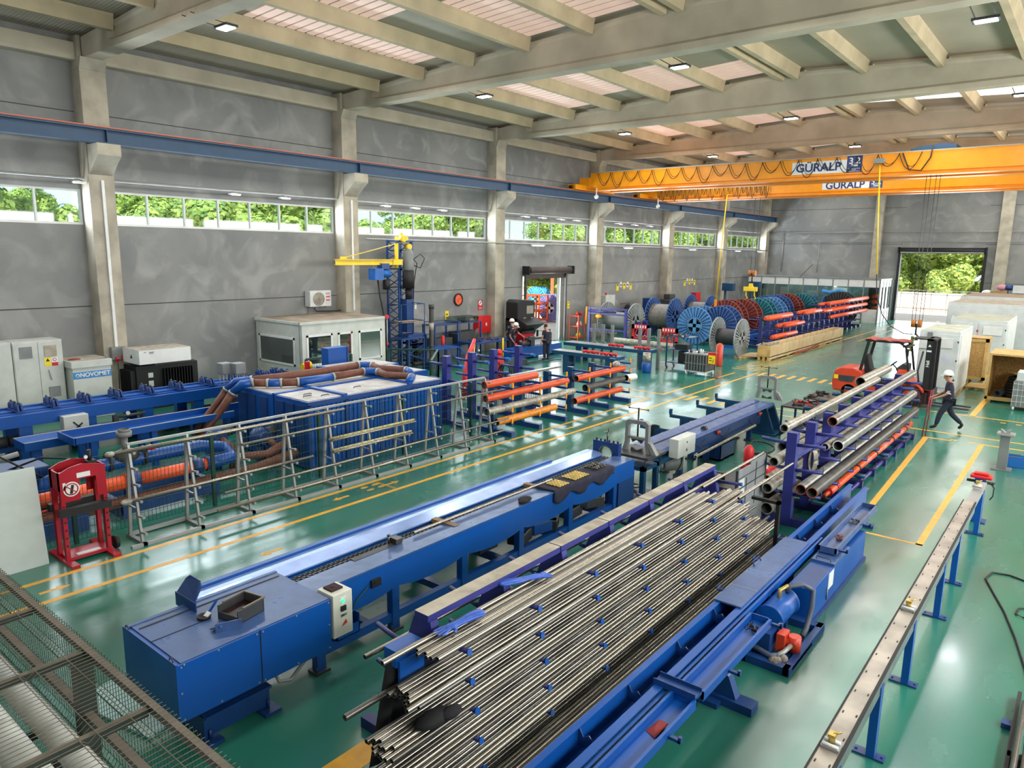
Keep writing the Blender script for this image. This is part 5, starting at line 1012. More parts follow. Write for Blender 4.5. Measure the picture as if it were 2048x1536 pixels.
cbn = T('clamp_bench', 'long blue bench with a row of paired clamps in front of the grey cabinets', 'test bench', (-19.5, 8, 0))
P('top_beam', MB().box(-20.3, -19.1, 1.5, 13.4, 1.0, 1.12), BLUE, cbn); P('front_beam', MB().box(-19.1, -19.0, 1.5, 13.4, .86, 1.14), BLUE, cbn)
P('grooves', MB().box(-20.1, -20.0, 1.5, 13.4, 1.12, 1.16).box(-19.6, -19.5, 1.5, 13.4, 1.12, 1.16).box(-19.3, -19.25, 1.5, 13.4, 1.12, 1.15), BLUE, cbn)
P('low_rail', MB().box(-20.2, -19.1, 1.5, 13.4, .3, .4), BLUED, cbn)
for y in (2.6, 4.1, 5.6, 7.0, 8.4, 9.8, 11.4, 13.1):
    for x in (-20.15, -19.15): P('leg', MB().box(x - .1, x + .1, y - .14, y + .14, 0, 1.0), BLUE, cbn)
P('valve_block', MB().cyl((-19.0, 7.6, .75), (-19.0, 8.3, .75), .04, 8).cyl((-19.0, 7.6, .6), (-19.0, 8.3, .6), .04, 8).box(-19.05, -18.95, 7.5, 7.62, .55, .8), DGR, cbn)
P('gauges', MB().cyl((-18.96, 7.85, .82), (-18.93, 7.85, .82), .05, 12).cyl((-18.96, 7.85, .62), (-18.93, 7.85, .62), .05, 12), WHT, cbn)
P('dark_motors', (lambda q: [q.cyl((-19.3, y, .5), (-19.3, y + .35, .5), .13, 14) for y in (4.4, 4.9, 5.3, 9.9, 10.4, 10.9)] and q)(MB()), DGR, cbn)
bx_ = P('switch_box', MB().box(-19.0, -18.75, 6.3, 6.85, .6, 1.0), CAB, cbn, bev=.01); P('black_switches', MB().beam((-18.74, 6.5, .85), (-18.74, 6.66, .68), .02, .03).beam((-18.74, 6.55, .68), (-18.74, 6.7, .8), .02, .03), BLK, bx_)
cl0 = None
for i, y in enumerate((4.9, 5.55, 6.3, 7.05, 7.8, 8.6, 9.4, 10.3, 11.2, 12.1, 12.6)):
    lab = 'blue paired clamp on the clamp bench, %s' % ('nearest the left edge of the photo', 'second from the left', 'third, below the narrow cabinet door', 'fourth, left of the blue band cabinet', 'fifth, under the white box', 'sixth, at the concrete column', 'seventh, near the red plugs', 'eighth, before the black transformer', 'ninth, before the transformer end', 'tenth, near the grey actuators', 'last, at the far end')[i]
    if cl0 is None:
        cl0 = T('bench_clamp', lab, 'clamp', (-19.5, y, 1.16), 'clamps along the bench')
        for dx in (-.28, .12):
            P('jaw', MB().prism([(-.14, 0), (.14, 0), (.14, .06), (.09, .16), (.03, .2), (.0, .1), (-.06, .18), (-.12, .12)], 'y', -.02, .02).prism([(-.14, 0), (.14, 0), (.14, .06), (.09, .16), (.03, .2), (.0, .1), (-.06, .18), (-.12, .12)], 'y', .06, .1), BLUED, cl0).location = (dx + 19.5, -y, -1.16)
        for ch_ in cl0.children:
            ch_.location = (ch_.location[0] - 19.5 + 0, 0, 0)
            for v in ch_.data.vertices: v.co = (v.co[0] - 19.5, v.co[1] + y, v.co[2] + 1.16)
        P('clamp_base', MB().box(-19.95, -19.2, y - .05, y + .13, 1.16, 1.18), BLUED, cl0)
        P('wing_nuts', MB().sph((-19.6, y + .04, 1.36), .03, n=6).sph((-19.35, y + .04, 1.37), .03, n=6).sph((-19.85, y + .04, 1.36), .03, n=6), STEELD, cl0)
    else: dup(cl0, (-19.5, y, 1.16), lab)
clutter('red clamps and hoses on the far end of the clamp bench', -20.1, -19.3, 11.4, 13.2, 1.16, 22, [RED2, BLUED, DGR], 9)
t = T('actuator_valve', 'steel ball valve with two grey box actuators on tall rods', 'valve', (-18.3, 10.3, 0))
for dx, dy in ((0, 0), (.25, .25)):
    P('actuator_box', MB().box(-18.55 + dx, -18.25 + dx, 10.1 + dy, 10.4 + dy, 1.62, 1.92), GRY, t, bev=.02)
    P('rods', (lambda q: [q.cyl((-18.5 + dx + a * .2, 10.15 + dy + b_ * .2, 1.1), (-18.5 + dx + a * .2, 10.15 + dy + b_ * .2, 1.62), .015, 6) for a in (0, 1) for b_ in (0, 1)] and q)(MB()), LGR, t)
P('valve_body', MB().pipe((-18.2, 9.95, .95), (-18.2, 10.5, .95), .16, .11, 18, 0).sph((-18.2, 10.25, .95), .2), STEELD, t); P('pedestal', MB().box(-18.4, -18.0, 10.1, 10.5, 0, .8), BLUED, t)
# cabinets against the wall
cz = T('switch_cabinet', 'tall grey electrical cabinet with two doors, vents and yellow and red warning labels', 'cabinet', (-23.6, 7.3, 0))
P('body', MB().box(-24.05, -23.22, 6.7, 7.95, 0, 2.35), CAB, cz, bev=.008)
for a, c in ((6.72, 7.31), (7.33, 7.93)):
    d = P('door', MB().box(-23.22, -23.2, a, c, .12, 2.3), CAB, cz)
    P('vent_grille', MB().box(-23.2, -23.18, a + .14, c - .14, 1.88, 2.2), GRY if a < 7 else DUST, d)
P('vent_grille', MB().box(-23.2, -23.18, 7.5, 7.8, .7, 1.0), GRY, d); P('door_handle', MB().beam((-23.18, 7.55, 1.5), (-23.16, 7.6, 1.2), .03, .03), LGR, d)
P('yellow_label', MB().box(-23.2, -23.195, 7.46, 7.62, 1.6, 1.85), YSGN, d); P('red_label', MB().box(-23.2, -23.195, 7.64, 7.8, 1.6, 1.7), RED2, d); P('white_label', MB().box(-23.2, -23.196, 7.64, 7.8, 1.7, 1.85), WHT, d)
P('black_triangle', MB().prism([(7.49, 1.74), (7.59, 1.74), (7.54, 1.83)], 'x', -23.195, -23.19), BLK, d); P('ban_ring', MB().lathe([(.035, 0), (.05, 0), (.05, .003), (.035, .003)], (-23.195, 7.72, 1.78), 'x', 16), RED2, d)
cz = T('switch_cabinet', 'tall grey electrical cabinet cut by the left edge of the photo', 'cabinet', (-23.6, 6.2, 0))
P('body', MB().box(-24.05, -23.22, 5.4, 6.68, 0, 2.35), CAB, cz, bev=.008)
for a, c in ((5.42, 6.03), (6.05, 6.66)): P('door', MB().box(-23.22, -23.2, a, c, .12, 2.3), CAB, cz)
nb = T('band_cabinet', 'waist-high white cabinet with a blue NOVOMET band', 'cabinet', (-23.3, 8.5, 0))
P('body', MB().box(-23.9, -22.75, 8.0, 9.05, 0, 1.52), CAB, nb, bev=.008); P('lid', MB().box(-23.95, -22.7, 7.96, 9.08, 1.52, 1.72), CAB, nb, bev=.01); P('dusty_lid_top', MB().box(-23.9, -22.75, 8.0, 9.04, 1.72, 1.725), DUST, nb)
P('blue_band', MB().box(-22.75, -22.745, 8.0, 9.05, 1.2, 1.4), CYAN, nb); text('lettering', 'NOVOMET', .17, (-22.744, 8.6, 1.3), FX, WHT, nb, bold=.004)
P('logo_ring', MB().lathe([(.035, 0), (.055, 0), (.055, .003), (.035, .003)], (-22.745, 8.12, 1.3), 'x', 18), WHT, nb)
P('lifting_ears', MB().box(-23.8, -23.76, 8.1, 8.14, 1.72, 1.82).box(-22.85, -22.8, 8.95, 9.0, 1.72, 1.82), GRY, nb)
TM('red_cloth', MB().sph((-23.1, 8.2, 1.74), .12, sx=.7, sy=1.5, sz=.25), mat('dusty_red_cloth', (140, 60, 66), .9), 'dusty red cloth on top of the white cabinet with the blue band', 'cloth', base=(-23.1, 8.2, 1.725))
tf = T('transformer', 'black finned power transformer standing by the wall behind the clamp bench', 'transformer', (-23.2, 10.7, 0))
P('tank', MB().box(-23.55, -22.7, 9.75, 11.7, .1, 1.38), BLK, tf); P('fins', (lambda q: [q.box(-22.7, -22.55, 10.55 + .09 * i, 10.57 + .09 * i, .3, 1.25) for i in range(11)] + [q.box(-23.5 + .1 * i, -23.48 + .1 * i, 9.6, 9.75, .3, 1.25) for i in range(8)] and q)(MB()), BLK, tf)
P('lid', MB().box(-23.55, -22.65, 10.3, 11.6, 1.38, 1.42), DGR, tf); P('bushings', (lambda q: [q.cyl((-22.9, 10.5 + .2 * i, 1.42), (-22.9, 10.5 + .2 * i, 1.5), .04, 8) for i in range(5)] and q)(MB()), DGR, tf)
P('white_labels', MB().box(-22.7, -22.69, 10.1, 10.25, 1.0, 1.15).box(-22.7, -22.69, 10.1, 10.25, .72, .9), WHT, tf); P('base_skid', MB().box(-23.55, -22.7, 9.8, 11.6, 0, .1), BLK, tf)
tb_ = T('terminal_box', 'long white metal box resting on top of the black transformer', 'box', (-22.7, 10.5, 1.42))
P('body', MB().box(-23.3, -22.2, 9.65, 11.25, 1.5, 1.93), WHT, tb_, bev=.006); P('dusty_top', MB().box(-23.3, -22.2, 9.65, 11.25, 1.93, 1.935), DUST, tb_); P('warning_triangle', MB().prism([(-22.8, 1.66), (-22.66, 1.66), (-22.73, 1.78)], 'y', 9.645, 9.65), BLK, tb_)
P('marks', MB().box(-22.2, -22.197, 9.8, 9.86, 1.86, 1.875).box(-22.2, -22.197, 9.95, 10.1, 1.85, 1.87).box(-22.2, -22.197, 9.95, 10.08, 1.81, 1.825), DGR, tb_); P('supports', MB().box(-23.2, -23.1, 9.9, 11.1, 1.42, 1.5).box(-22.75, -22.68, 10.4, 11.1, 1.42, 1.5), DGR, tb_)
# --- site office booth
of = T('office_booth', 'pale prefabricated office booth with large windows against the side wall', 'booth', (-22.7, 16.7, 0))
X1, X0, Y0, Y1, HZ = -21.3, -24.05, 14.72, 18.6, 2.42
q = MB()
q.box(X1 - .05, X1, Y0, Y1, 0, .95).box(X1 - .05, X1, Y0, Y1, 2.05, HZ)
for a, c in ((Y0, 14.95), (16.05, 16.3), (16.95, 17.25), (18.35, Y1)): q.box(X1 - .05, X1, a, c, .95, 2.05)
q.box(X0, X1, Y0, Y0 + .05, 0, .95).box(X0, X1, Y0, Y0 + .05, 1.95, HZ).box(X0, X0 + .2, Y0, Y0 + .05, .95, 1.95).box(X1 - .35, X1, Y0, Y0 + .05, .95, 1.95)
q.box(X0, X1, Y1 - .05, Y1, 0, HZ)
P('wall_panels', q, CAB, of); P('roof', MB().box(X0 - .02, X1 + .04, Y0 - .04, Y1 + .04, HZ, HZ + .1), CAB, of, bev=.01); P('dusty_roof_top', MB().box(X0, X1, Y0, Y1, HZ + .1, HZ + .105), mat('brown_dust', (150, 134, 114), .9, var=.2, scale=1.5), of)
P('floor_slab', MB().box(X0, X1, Y0, Y1, 0, .06), GRY, of)
for nm, a, c, z0 in (('window', 14.95, 16.05, .95), ('door', 16.3, 16.95, .1), ('window', 17.25, 18.35, .95)):
    f = P(nm, MB().box(X1, X1 + .03, a, a + .07, z0, 2.05).box(X1, X1 + .03, c - .07, c, z0, 2.05).box(X1, X1 + .03, a, c, 1.98, 2.05).box(X1, X1 + .03, a, c, z0, z0 + (.07 if nm == 'window' else .75)), WHT, of)
    P('pane', MB().box(X1 + .005, X1 + .012, a + .07, c - .07, z0 + (.07 if nm == 'window' else .75), 1.98), GLS2, f)
f = P('window', MB().box(X0 + .2, X1 - .35, Y0 - .03, Y0, .95, 1.02).box(X0 + .2, X1 - .35, Y0 - .03, Y0, 1.88, 1.95).box(X0 + .2, X0 + .27, Y0 - .03, Y0, .95, 1.95).box(X1 - .42, X1 - .35, Y0 - .03, Y0, .95, 1.95), WHT, of)
P('pane', MB().box(X0 + .27, X1 - .42, Y0 - .02, Y0 - .012, 1.02, 1.88), GLS2, f)
P('corner_post', MB().box(X1 - .02, X1 + .03, Y0 - .05, Y0 + .02, 0, HZ + .1), GRY, of); P('door_leaf', MB().box(X1, X1 + .02, 16.37, 16.88, .17, .85), WHT, of)
P('fire_bell', MB().cyl((X1 + .02, 18.6, 2.5), (X1 + .1, 18.6, 2.5), .08, 12).cyl((X1 + .03, 18.62, 1.45), (X1 + .07, 18.62, 1.45), .05, 10), RED2, of); P('bell_conduit', MB().cyl((X1 + .05, 18.62, 1.45), (X1 + .05, 18.62, 2.45), .012, 6), WHT, of)
t = T('office_desk', 'desk inside the office booth behind the corner window', 'desk', (-23.2, 15.5, 0)); P('top', MB().box(-23.9, -22.4, 15.0, 15.7, .72, .76), PLY, t); P('leg', MB().box(-23.8, -23.75, 15.0, 15.7, .06, .72), GRY, t); P('leg', MB().box(-22.5, -22.45, 15.0, 15.7, .06, .72), GRY, t)
t = T('office_chair', 'black chair back seen through the booth corner window', 'chair', (-22.4, 15.05, 0)); P('backrest', MB().box(-22.7, -22.1, 14.86, 14.9, .7, 1.25), BLK, t); P('seat', MB().box(-22.7, -22.1, 14.9, 15.3, .48, .56), BLK, t); P('stem', MB().cyl((-22.4, 15.1, .06), (-22.4, 15.1, .48), .03, 8), BLK, t)
t = T('water_dispenser', 'blue topped bottle standing inside the booth window at the right', 'bottle', (-22.0, 17.6, 0)); P('stand', MB().box(-22.15, -21.85, 17.45, 17.75, .06, 1.0), GRY, t); P('bottle', MB().cyl((-22.0, 17.6, 1.0), (-22.0, 17.6, 1.35), .12, 14), mat('bright_blue', (28, 108, 190)), t)
t = T('air_conditioner', 'white outdoor air conditioner unit on the wall above the booth', 'air conditioner', (-24.0, 17.5, 2.8))
P('casing', MB().box(-24.15, -23.8, 16.95, 17.95, 2.8, 3.42), CONT, t, bev=.02); P('fan_grille', MB().lathe([(.24, 0), (.26, 0), (.26, .02), (.24, .02)], (-23.8, 17.35, 3.1), 'x', 28).cyl((-23.8, 17.35, 3.1), (-23.795, 17.35, 3.1), .23, 24), DUST, t)
P('fan_spokes', (lambda q: [q.beam((-23.785, 17.35, 3.1), (-23.785, 17.35 + .25 * math.cos(a), 3.1 + .25 * math.sin(a)), .004, .008) for a in [PI * i / 6 for i in range(12)]] and q)(MB()), GRY, t)
text('lettering', 'AUX', .09, (-23.795, 17.78, 3.3), FX, RED2, t); P('red_marks', MB().box(-23.8, -23.795, 17.7, 17.88, 3.15, 3.2).box(-23.8, -23.795, 17.7, 17.88, 3.02, 3.07), RED2, t)
P('wall_bracket', MB().box(-24.2, -23.85, 17.1, 17.14, 2.76, 2.8).box(-24.2, -23.85, 17.75, 17.79, 2.76, 2.8).box(-24.2, -24.16, 17.1, 17.14, 2.5, 2.8), GRY, t); P('pipe', MB().tube([(-24.0, 17.2, 2.8), (-23.9, 17.3, 2.62), (-23.9, 18.3, 2.58), (-24, 18.6, 2.6)], .02, 6), BLK, t)

# --- lattice tower, platforms and jib crane
def lattice(q, x0, x1, y0, y1, z0, z1, n, w=.05, d=.022):
    for x in (x0, x1):
        for y in (y0, y1): q.box(x - w / 2, x + w / 2, y - w / 2, y + w / 2, z0, z1)
    for i in range(n):
        a = z0 + (z1 - z0) * i / n; b_ = z0 + (z1 - z0) * (i + 1) / n
        if i % 2: a, b_ = b_, a
        for x in (x0, x1): q.beam((x, y0, a), (x, y1, b_), d, d)
        for y in (y0, y1): q.beam((x0, y, b_), (x1, y, a), d, d)
        for x in (x0, x1): q.beam((x, y0, b_), (x, y1, b_), d, d)
    return q
tw = T('lattice_tower', 'tall blue lattice tower with hoist motors and hydraulic cylinders', 'tower', (-23.2, 21.15, 0))
P('lattice', lattice(MB(), -23.6, -22.9, 20.75, 21.5, 0, 5.4, 14, .07, .035), BLUED, tw)
P('top_frame', MB().box(-23.65, -22.85, 20.7, 21.55, 5.38, 5.44), BLUED, tw)
P('yellow_pulley', MB().cyl((-22.9, 20.9, 5.5), (-22.7, 20.9, 5.5), .13, 14).cyl((-22.95, 21.25, 5.18), (-22.75, 21.25, 5.18), .13, 14).box(-23.3, -22.9, 20.9, 21.3, 5.44, 5.6).cyl((-23.1, 21.1, 5.6), (-23.1, 21.1, 5.75), .07, 10), YEL2, tw)
P('grey_cylinder', MB().lathe([(0, .0), (.2, .0), (.22, .05), (.22, .7), (.16, .86), (0, .9)], (-22.7, 21.1, 4.2), 'z', 20), GRY, tw)
P('black_motor', MB().cyl((-22.7, 21.1, 3.45), (-22.7, 21.1, 4.2), .25, 14).cyl((-22.7, 21.1, 3.0), (-22.7, 21.1, 3.45), .14, 12), BLK, tw)
P('carriage', MB().box(-22.95, -22.6, 20.9, 21.3, 1.6, 3.0), BLUED, tw)
P('hoses', MB().tube([(-22.7, 21.3, 4.6), (-22.7, 21.8, 4.9), (-22.7, 22.05, 4.7), (-22.7, 21.8, 4.3), (-22.7, 21.45, 4.4)], .02, 6).tube([(-22.7, 21.35, 4.7), (-22.7, 21.6, 4.5), (-22.75, 21.45, 3.6), (-22.75, 21.4, 2.2)], .02, 6), BLK, tw)
P('lower_machinery', lattice(MB(), -22.8, -22.2, 20.6, 21.6, 0, 1.5, 4, .08, .05).box(-22.8, -22.2, 20.6, 21.6, 1.45, 1.55).cyl((-22.5, 20.9, .3), (-22.5, 20.9, 1.3), .14, 12).box(-22.7, -22.3, 21.2, 21.5, .2, 1.1), BLUED, tw)
P('dark_parts', MB().cyl((-22.45, 21.3, .2), (-22.45, 21.3, 1.0), .16, 12).cyl((-22.15, 20.8, .3), (-22.15, 21.4, .3), .1, 12).sph((-22.2, 21.2, .8), .15), BLK, tw)
pf = T('access_platform', 'blue railed work platform with a wooden board on the front of the tower', 'platform', (-22.2, 20.6, 0))
def rails(q, pts, z0, z1, r=.018):
    for p in pts: q.cyl((p[0], p[1], z0), (p[0], p[1], z1), r, 6)
    for a, c in zip(pts[:-1], pts[1:]):
        for z in (z1, (z0 + z1) / 2): q.cyl((a[0], a[1], z), (c[0], c[1], z), r, 6)
    return q
P('railing', rails(MB(), [(-22.6, 19.95), (-21.9, 19.95), (-21.9, 21.25), (-22.6, 21.25)], 1.45, 2.85), BLUED, pf); P('floor_plate', MB().box(-22.6, -21.9, 19.95, 21.25, 1.4, 1.46), BLUED, pf); P('wooden_board', MB().box(-22.5, -21.95, 20.0, 21.2, 2.1, 2.13), PINE, pf)
P('supports', MB().box(-22.6, -22.54, 19.95, 20.0, 0, 1.4).box(-21.95, -21.9, 19.95, 20.0, 0, 1.4).box(-21.95, -21.9, 21.2, 21.25, 0, 1.4), BLUED, pf)
ps = T('step_platform', 'lower blue railed platform with steps between the tower and the workbench', 'platform', (-22, 22.5, 0))
P('floor_plate', MB().box(-22.5, -21.6, 21.8, 23.1, .86, .9), BLUE, ps); P('railing', rails(MB(), [(-22.5, 21.8), (-22.5, 23.1), (-21.6, 23.1)], .9, 2.0), BLUED, ps); P('supports', (lambda q: [q.box(x - .03, x + .03, y - .03, y + .03, 0, .86) for x in (-22.45, -21.65) for y in (21.85, 23.05)] and q.beam((-21.6, 23.1, .88), (-21.3, 23.7, 0), .05, .08).beam((-21.6, 22.4, .88), (-21.3, 23.0, 0), .05, .08))(MB()), BLUED, ps)
vt = T('vertical_pipe', 'dark grey vertical pipe with a pale band standing beside the tower', 'pipe', (-22.0, 21.75, 0)); P('pipe', MB().pipe((-22.0, 21.75, .3), (-22.0, 21.75, 2.75), .1, .08, 16), DPIP, vt); P('pale_band', MB().cyl((-22.0, 21.75, 1.7), (-22.0, 21.75, 2.0), .104, 16), DUST, vt); P('collars', MB().cyl((-22.0, 21.75, 1.0), (-22.0, 21.75, 1.04), .115, 16).cyl((-22.0, 21.75, 2.6), (-22.0, 21.75, 2.78), .115, 16), DGR, vt); P('foot', MB().box(-22.2, -21.8, 21.55, 21.95, 0, .3), BLUED, vt)
fx = T('fire_extinguisher', 'red fire extinguisher hanging at the lower blue platform', 'extinguisher', (-21.9, 22.35, 1.0)); P('cylinder', MB().lathe([(0, 0), (.075, .0), (.08, .04), (.08, .36), (.03, .43), (0, .43)], (-21.9, 22.35, 1.0), 'z', 14), RED2, fx); P('valve', MB().cyl((-21.9, 22.35, 1.43), (-21.9, 22.35, 1.5), .02, 8), BLK, fx)
jb = T('jib_crane', 'yellow wall-mounted jib crane arm with a bright blue electric hoist', 'jib crane', (-22.6, 19, 4.5))
P('arm', MB().box(-22.63, -22.47, 17.25, 20.2, 4.44, 4.46).box(-22.63, -22.47, 17.25, 20.2, 4.64, 4.66).box(-22.56, -22.54, 17.25, 20.2, 4.46, 4.64), YEL2, jb); P('tie_rod', MB().cyl((-22.55, 17.6, 4.7), (-22.9, 20.9, 5.35), .018, 6).box(-22.6, -22.5, 17.5, 17.75, 4.66, 4.76), YEL2, jb)
P('mast_sleeve', MB().cyl((-22.75, 20.5, 4.3), (-22.75, 20.5, 5.3), .08, 12).box(-22.9, -22.5, 20.1, 20.6, 4.44, 4.66), YEL2, jb)
ho = P('hoist', MB().box(-22.75, -22.35, 19.0, 19.45, 3.85, 4.3).cyl((-22.55, 19.45, 4.1), (-22.55, 19.85, 4.1), .17, 14), mat('hoist_blue', (20, 96, 178), .4), jb); P('trolley', MB().box(-22.7, -22.4, 19.4, 19.8, 4.28, 4.5), BLUED, ho); P('chain_bucket', MB().cyl((-22.55, 19.75, 3.45), (-22.55, 19.75, 3.85), .15, 12), BLK, ho)
P('pendant_cable', MB().tube([(-22.55, 19.3, 3.85), (-22.5, 19.35, 3.2), (-22.5, 19.6, 2.2), (-22.5, 19.6, 1.2)], .03, 6), BLK, jb)
gf = T('green_guard', 'dark green framed guard fence in front of the office booth', 'guard', (-19.5, 17, 0))
q = MB()
for (a, c) in (((-19.7, 13.8), (-19.7, 15.6)), ((-19.7, 17.3), (-18.3, 18.4)), ((-18.3, 18.4), (-16.6, 16.4))):
    for p in (a, c): q.box(p[0] - .04, p[0] + .04, p[1] - .04, p[1] + .04, 0, 1.5)
    q.beam((a[0], a[1], 1.5), (c[0], c[1], 1.5), .07, .06); q.beam((a[0], a[1], .2), (c[0], c[1], .2), .04, .04)
P('frame', q, GREENF, gf); q = MB()
for (a, c) in (((-19.7, 13.8), (-19.7, 15.6)), ((-19.7, 17.3), (-18.3, 18.4)), ((-18.3, 18.4), (-16.6, 16.4))):
    for i in range(18):
        f = i / 18; x, y = a[0] + (c[0] - a[0]) * f, a[1] + (c[1] - a[1]) * f; q.cyl((x, y, .2), (x, y, 1.5), .005, 4)
    for k in range(8): q.cyl((a[0], a[1], .3 + .15 * k), (c[0], c[1], .3 + .15 * k), .005, 4)
P('mesh', q, GREENF, gf)
t = T('blue_door_cabinet', 'tall bright blue steel cabinet standing before the booth door', 'cabinet', (-18.2, 13.75, 0)); P('body', MB().box(-18.35, -18.0, 13.4, 14.1, 0, 2.05), BLUE, t, bev=.01); P('side_edge', MB().box(-18.35, -17.98, 14.1, 14.16, 0, 2.05), BLUED, t)
t = T('warning_lamp_stand', 'yellow and red plastic items on a dark bench left of the tall blue cabinet', 'tools', (-19.3, 13.4, 0)); P('bench', MB().box(-19.8, -18.6, 12.9, 13.9, 0, 1.25), DGR, t); P('yellow_case', MB().cyl((-19.2, 13.3, 1.35), (-19.2, 13.6, 1.4), .12, 12), YEL2, t); P('label_box', MB().box(-19.1, -18.95, 13.3, 13.4, 1.25, 1.55), RED2, t)
# --- violet storage posts behind the sound enclosure
vp = T('violet_cantilever', 'violet blue cantilever rack of three tall posts beyond the blue enclosure, holding nothing', 'rack', (-14.5, 16, 0))
for y in (14.94, 16.04, 17.04, 18.3):
    P('post', MB().box(-14.6, -14.4, y - .09, y + .09, 0, 2.02), PURP, vp); P('base_beam', MB().box(-15.1, -13.8, y - .08, y + .08, 0, .14), PURP, vp)
    for z in (1.75, 1.3, .85): P('arm', MB().cyl((-14.5, y, z), (-13.85, y, z + .02), .04, 10), PURP, vp); P('arm', MB().cyl((-14.5, y, z), (-15.15, y, z + .02), .04, 10), PURP, vp)
    P('teal_sleeve', MB().cyl((-13.98, y, 1.77), (-13.82, y, 1.77), .05, 10), MATS['hoist_blue'], vp)
t = T('red_robot_arm', 'curved red manipulator arm with a yellow hose between the violet posts', 'manipulator', (-16.4, 18.6, 0))
P('arm', MB().tube([(-16.2, 17.6, .1), (-16.2, 17.6, .9), (-16.35, 17.9, 1.5), (-16.7, 18.6, 2.0)], [.13, .11, .1, .06], 12), RED2, t); P('dark_tip', MB().tube([(-16.7, 18.6, 2.0), (-17.0, 19.1, 2.3)], .05, 10), BLK, t); P('yellow_hose', MB().tube([(-16.15, 17.7, .9), (-16.2, 18.0, 1.4), (-16.6, 18.5, 1.85)], .025, 6), YEL2, t)
P('holes', (lambda q: [q.cyl((-16.14, 17.7 + .12 * i, 1.2 + .13 * i), (-16.1, 17.7 + .12 * i, 1.2 + .13 * i), .03, 8) for i in range(5)] and q)(MB()), WHT, t)
t = T('red_valve_stand', 'red wellhead valve stack with yellow pipe next to the red manipulator', 'valve', (-17, 20.3, 0)); P('body', MB().cyl((-17, 20.3, 0), (-17, 20.3, 1.3), .1, 12).cyl((-17.15, 20.3, .6), (-16.85, 20.3, .6), .14, 12).cyl((-17.15, 20.3, 1.0), (-16.85, 20.3, 1.0), .12, 12).sph((-17, 20.3, 1.35), .13), RED2, t); P('yellow_pipe', MB().cyl((-16.9, 20.4, 1.2), (-16.9, 20.4, 1.9), .03, 8), YEL2, t)
t = T('hose_reel_stand', 'black cable coil on a stand behind the third violet post', 'cable coil', (-15.6, 18.9, 0)); P('coil', MB().tube([(-15.6 + .28 * math.cos(a * .6), 18.9 + .01 * a, .95 + .28 * math.sin(a * .6)) for a in range(33)], .03, 6), BLK, t); P('stand', MB().box(-15.65, -15.55, 18.95, 19.15, 0, .95), BLUED, t)
t = T('wire_basket', 'grey wire mesh container with steel parts near the violet posts', 'basket', (-14.9, 19.6, 0))
P('basket', (lambda q: [q.box(-15.4 + .1 * i, -15.39 + .1 * i, 19.15, 19.16, .1, .85) for i in range(11)] + [q.box(-14.41, -14.4, 19.15 + .1 * i, 19.16 + .1 * i, .1, .85) for i in range(9)] + [q.box(-15.4, -14.4, 19.15, 20.0, z, z + .02) for z in (.1,)] and q.box(-15.4, -14.4, 19.14, 19.17, .84, .87).box(-14.42, -14.39, 19.15, 20, .84, .87))(MB()), GRY, t)
t = T('grey_flat_bar', 'long flat grey bar across the rack beside the topmost orange pipe', 'bar', (-13.0, 17, 1.45)); P('bar', MB().box(-13.0, -12.85, 15.9, 18.4, 1.47, 1.52), GALV, t)
# --- blue rack with orange pipes at the aisle
r4 = T('pipe_rack', 'dark blue cantilever rack with yellow stops carrying orange pipes beside the aisle', 'rack', (-12.8, 18, 0))
for k, y in enumerate((15.03, 16.29, 17.6, 18.86, 20.1, 21.4)):
    P('post', MB().box(-12.9, -12.7, y - .08, y + .08, 0, 1.45), TEAL, r4)
    P('base_beam', MB().box(-13.3, -12.05, y - .07, y + .07, 0, .14), BLUED, r4)
    for z in (1.38, 1.05, .7, .38): P('arm', MB().box(-12.75, -12.08, y - .03, y + .03, z - .06, z), BLUED, r4); P('yellow_stop', MB().box(-12.1, -12.07, y - .03, y + .03, z, z + .13), YEL, r4)
P('long_rail', MB().box(-12.86, -12.76, 15.0, 21.4, 1.1, 1.18), BLUED, r4)
for lab, x, a, c, z, m, r, rm in (('orange pipe, upper left, topmost on the blue aisle rack', -12.4, 14.2, 16.5, 1.52, ORG, .1, None), ('long orange pipe with wrapped ends, second from the top at the left', -12.35, 14.2, 18.0, 1.16, ORG, .1, mat('pink_wrap', (214, 120, 104), .4)),
                                  ('long pale wrapped pipe below the two orange ones', -12.3, 14.2, 18.3, .81, GPAL, .1, None), ('yellow orange pipe wrapped in shiny film, lowest at the left', -12.2, 14.5, 17.2, .49, mat('yellow_orange_pipe', (222, 140, 30), .35, var=.2, scale=14, c2=(190, 104, 24)), .1, GPAL),
                                  ('orange pipe, topmost of the right group on the blue aisle rack', -12.35, 18.5, 21.4, 1.16, ORG, .1, None), ('dark grey pipe between two orange ones in the right group', -12.3, 18.95, 21.3, .81, DPIP, .11, None), ('orange pipe, lowest of the right group', -12.25, 18.3, 21.1, .49, ORG, .1, None)):
    pipe_thing('orange_pipe' if m is ORG else 'rack_pipe', lab, (x, a, z), (x, c, z), r, r - .012, m, rim=rm)
TM('white_bag', MB().sph((-12.4, 21.0, 1.33), .16, sx=.8, sy=1.1, sz=.7), GPAL, 'small white bag resting on the far end of the topmost right orange pipe', 'bag', base=(-12.4, 21.0, 1.26))
pipe_thing('wrapped_roll', 'white plastic wrapped pipe end sticking out beyond the dark pipe', (-12.3, 21.5, .81), (-12.3, 22.1, .78), .12, .1, WHT)
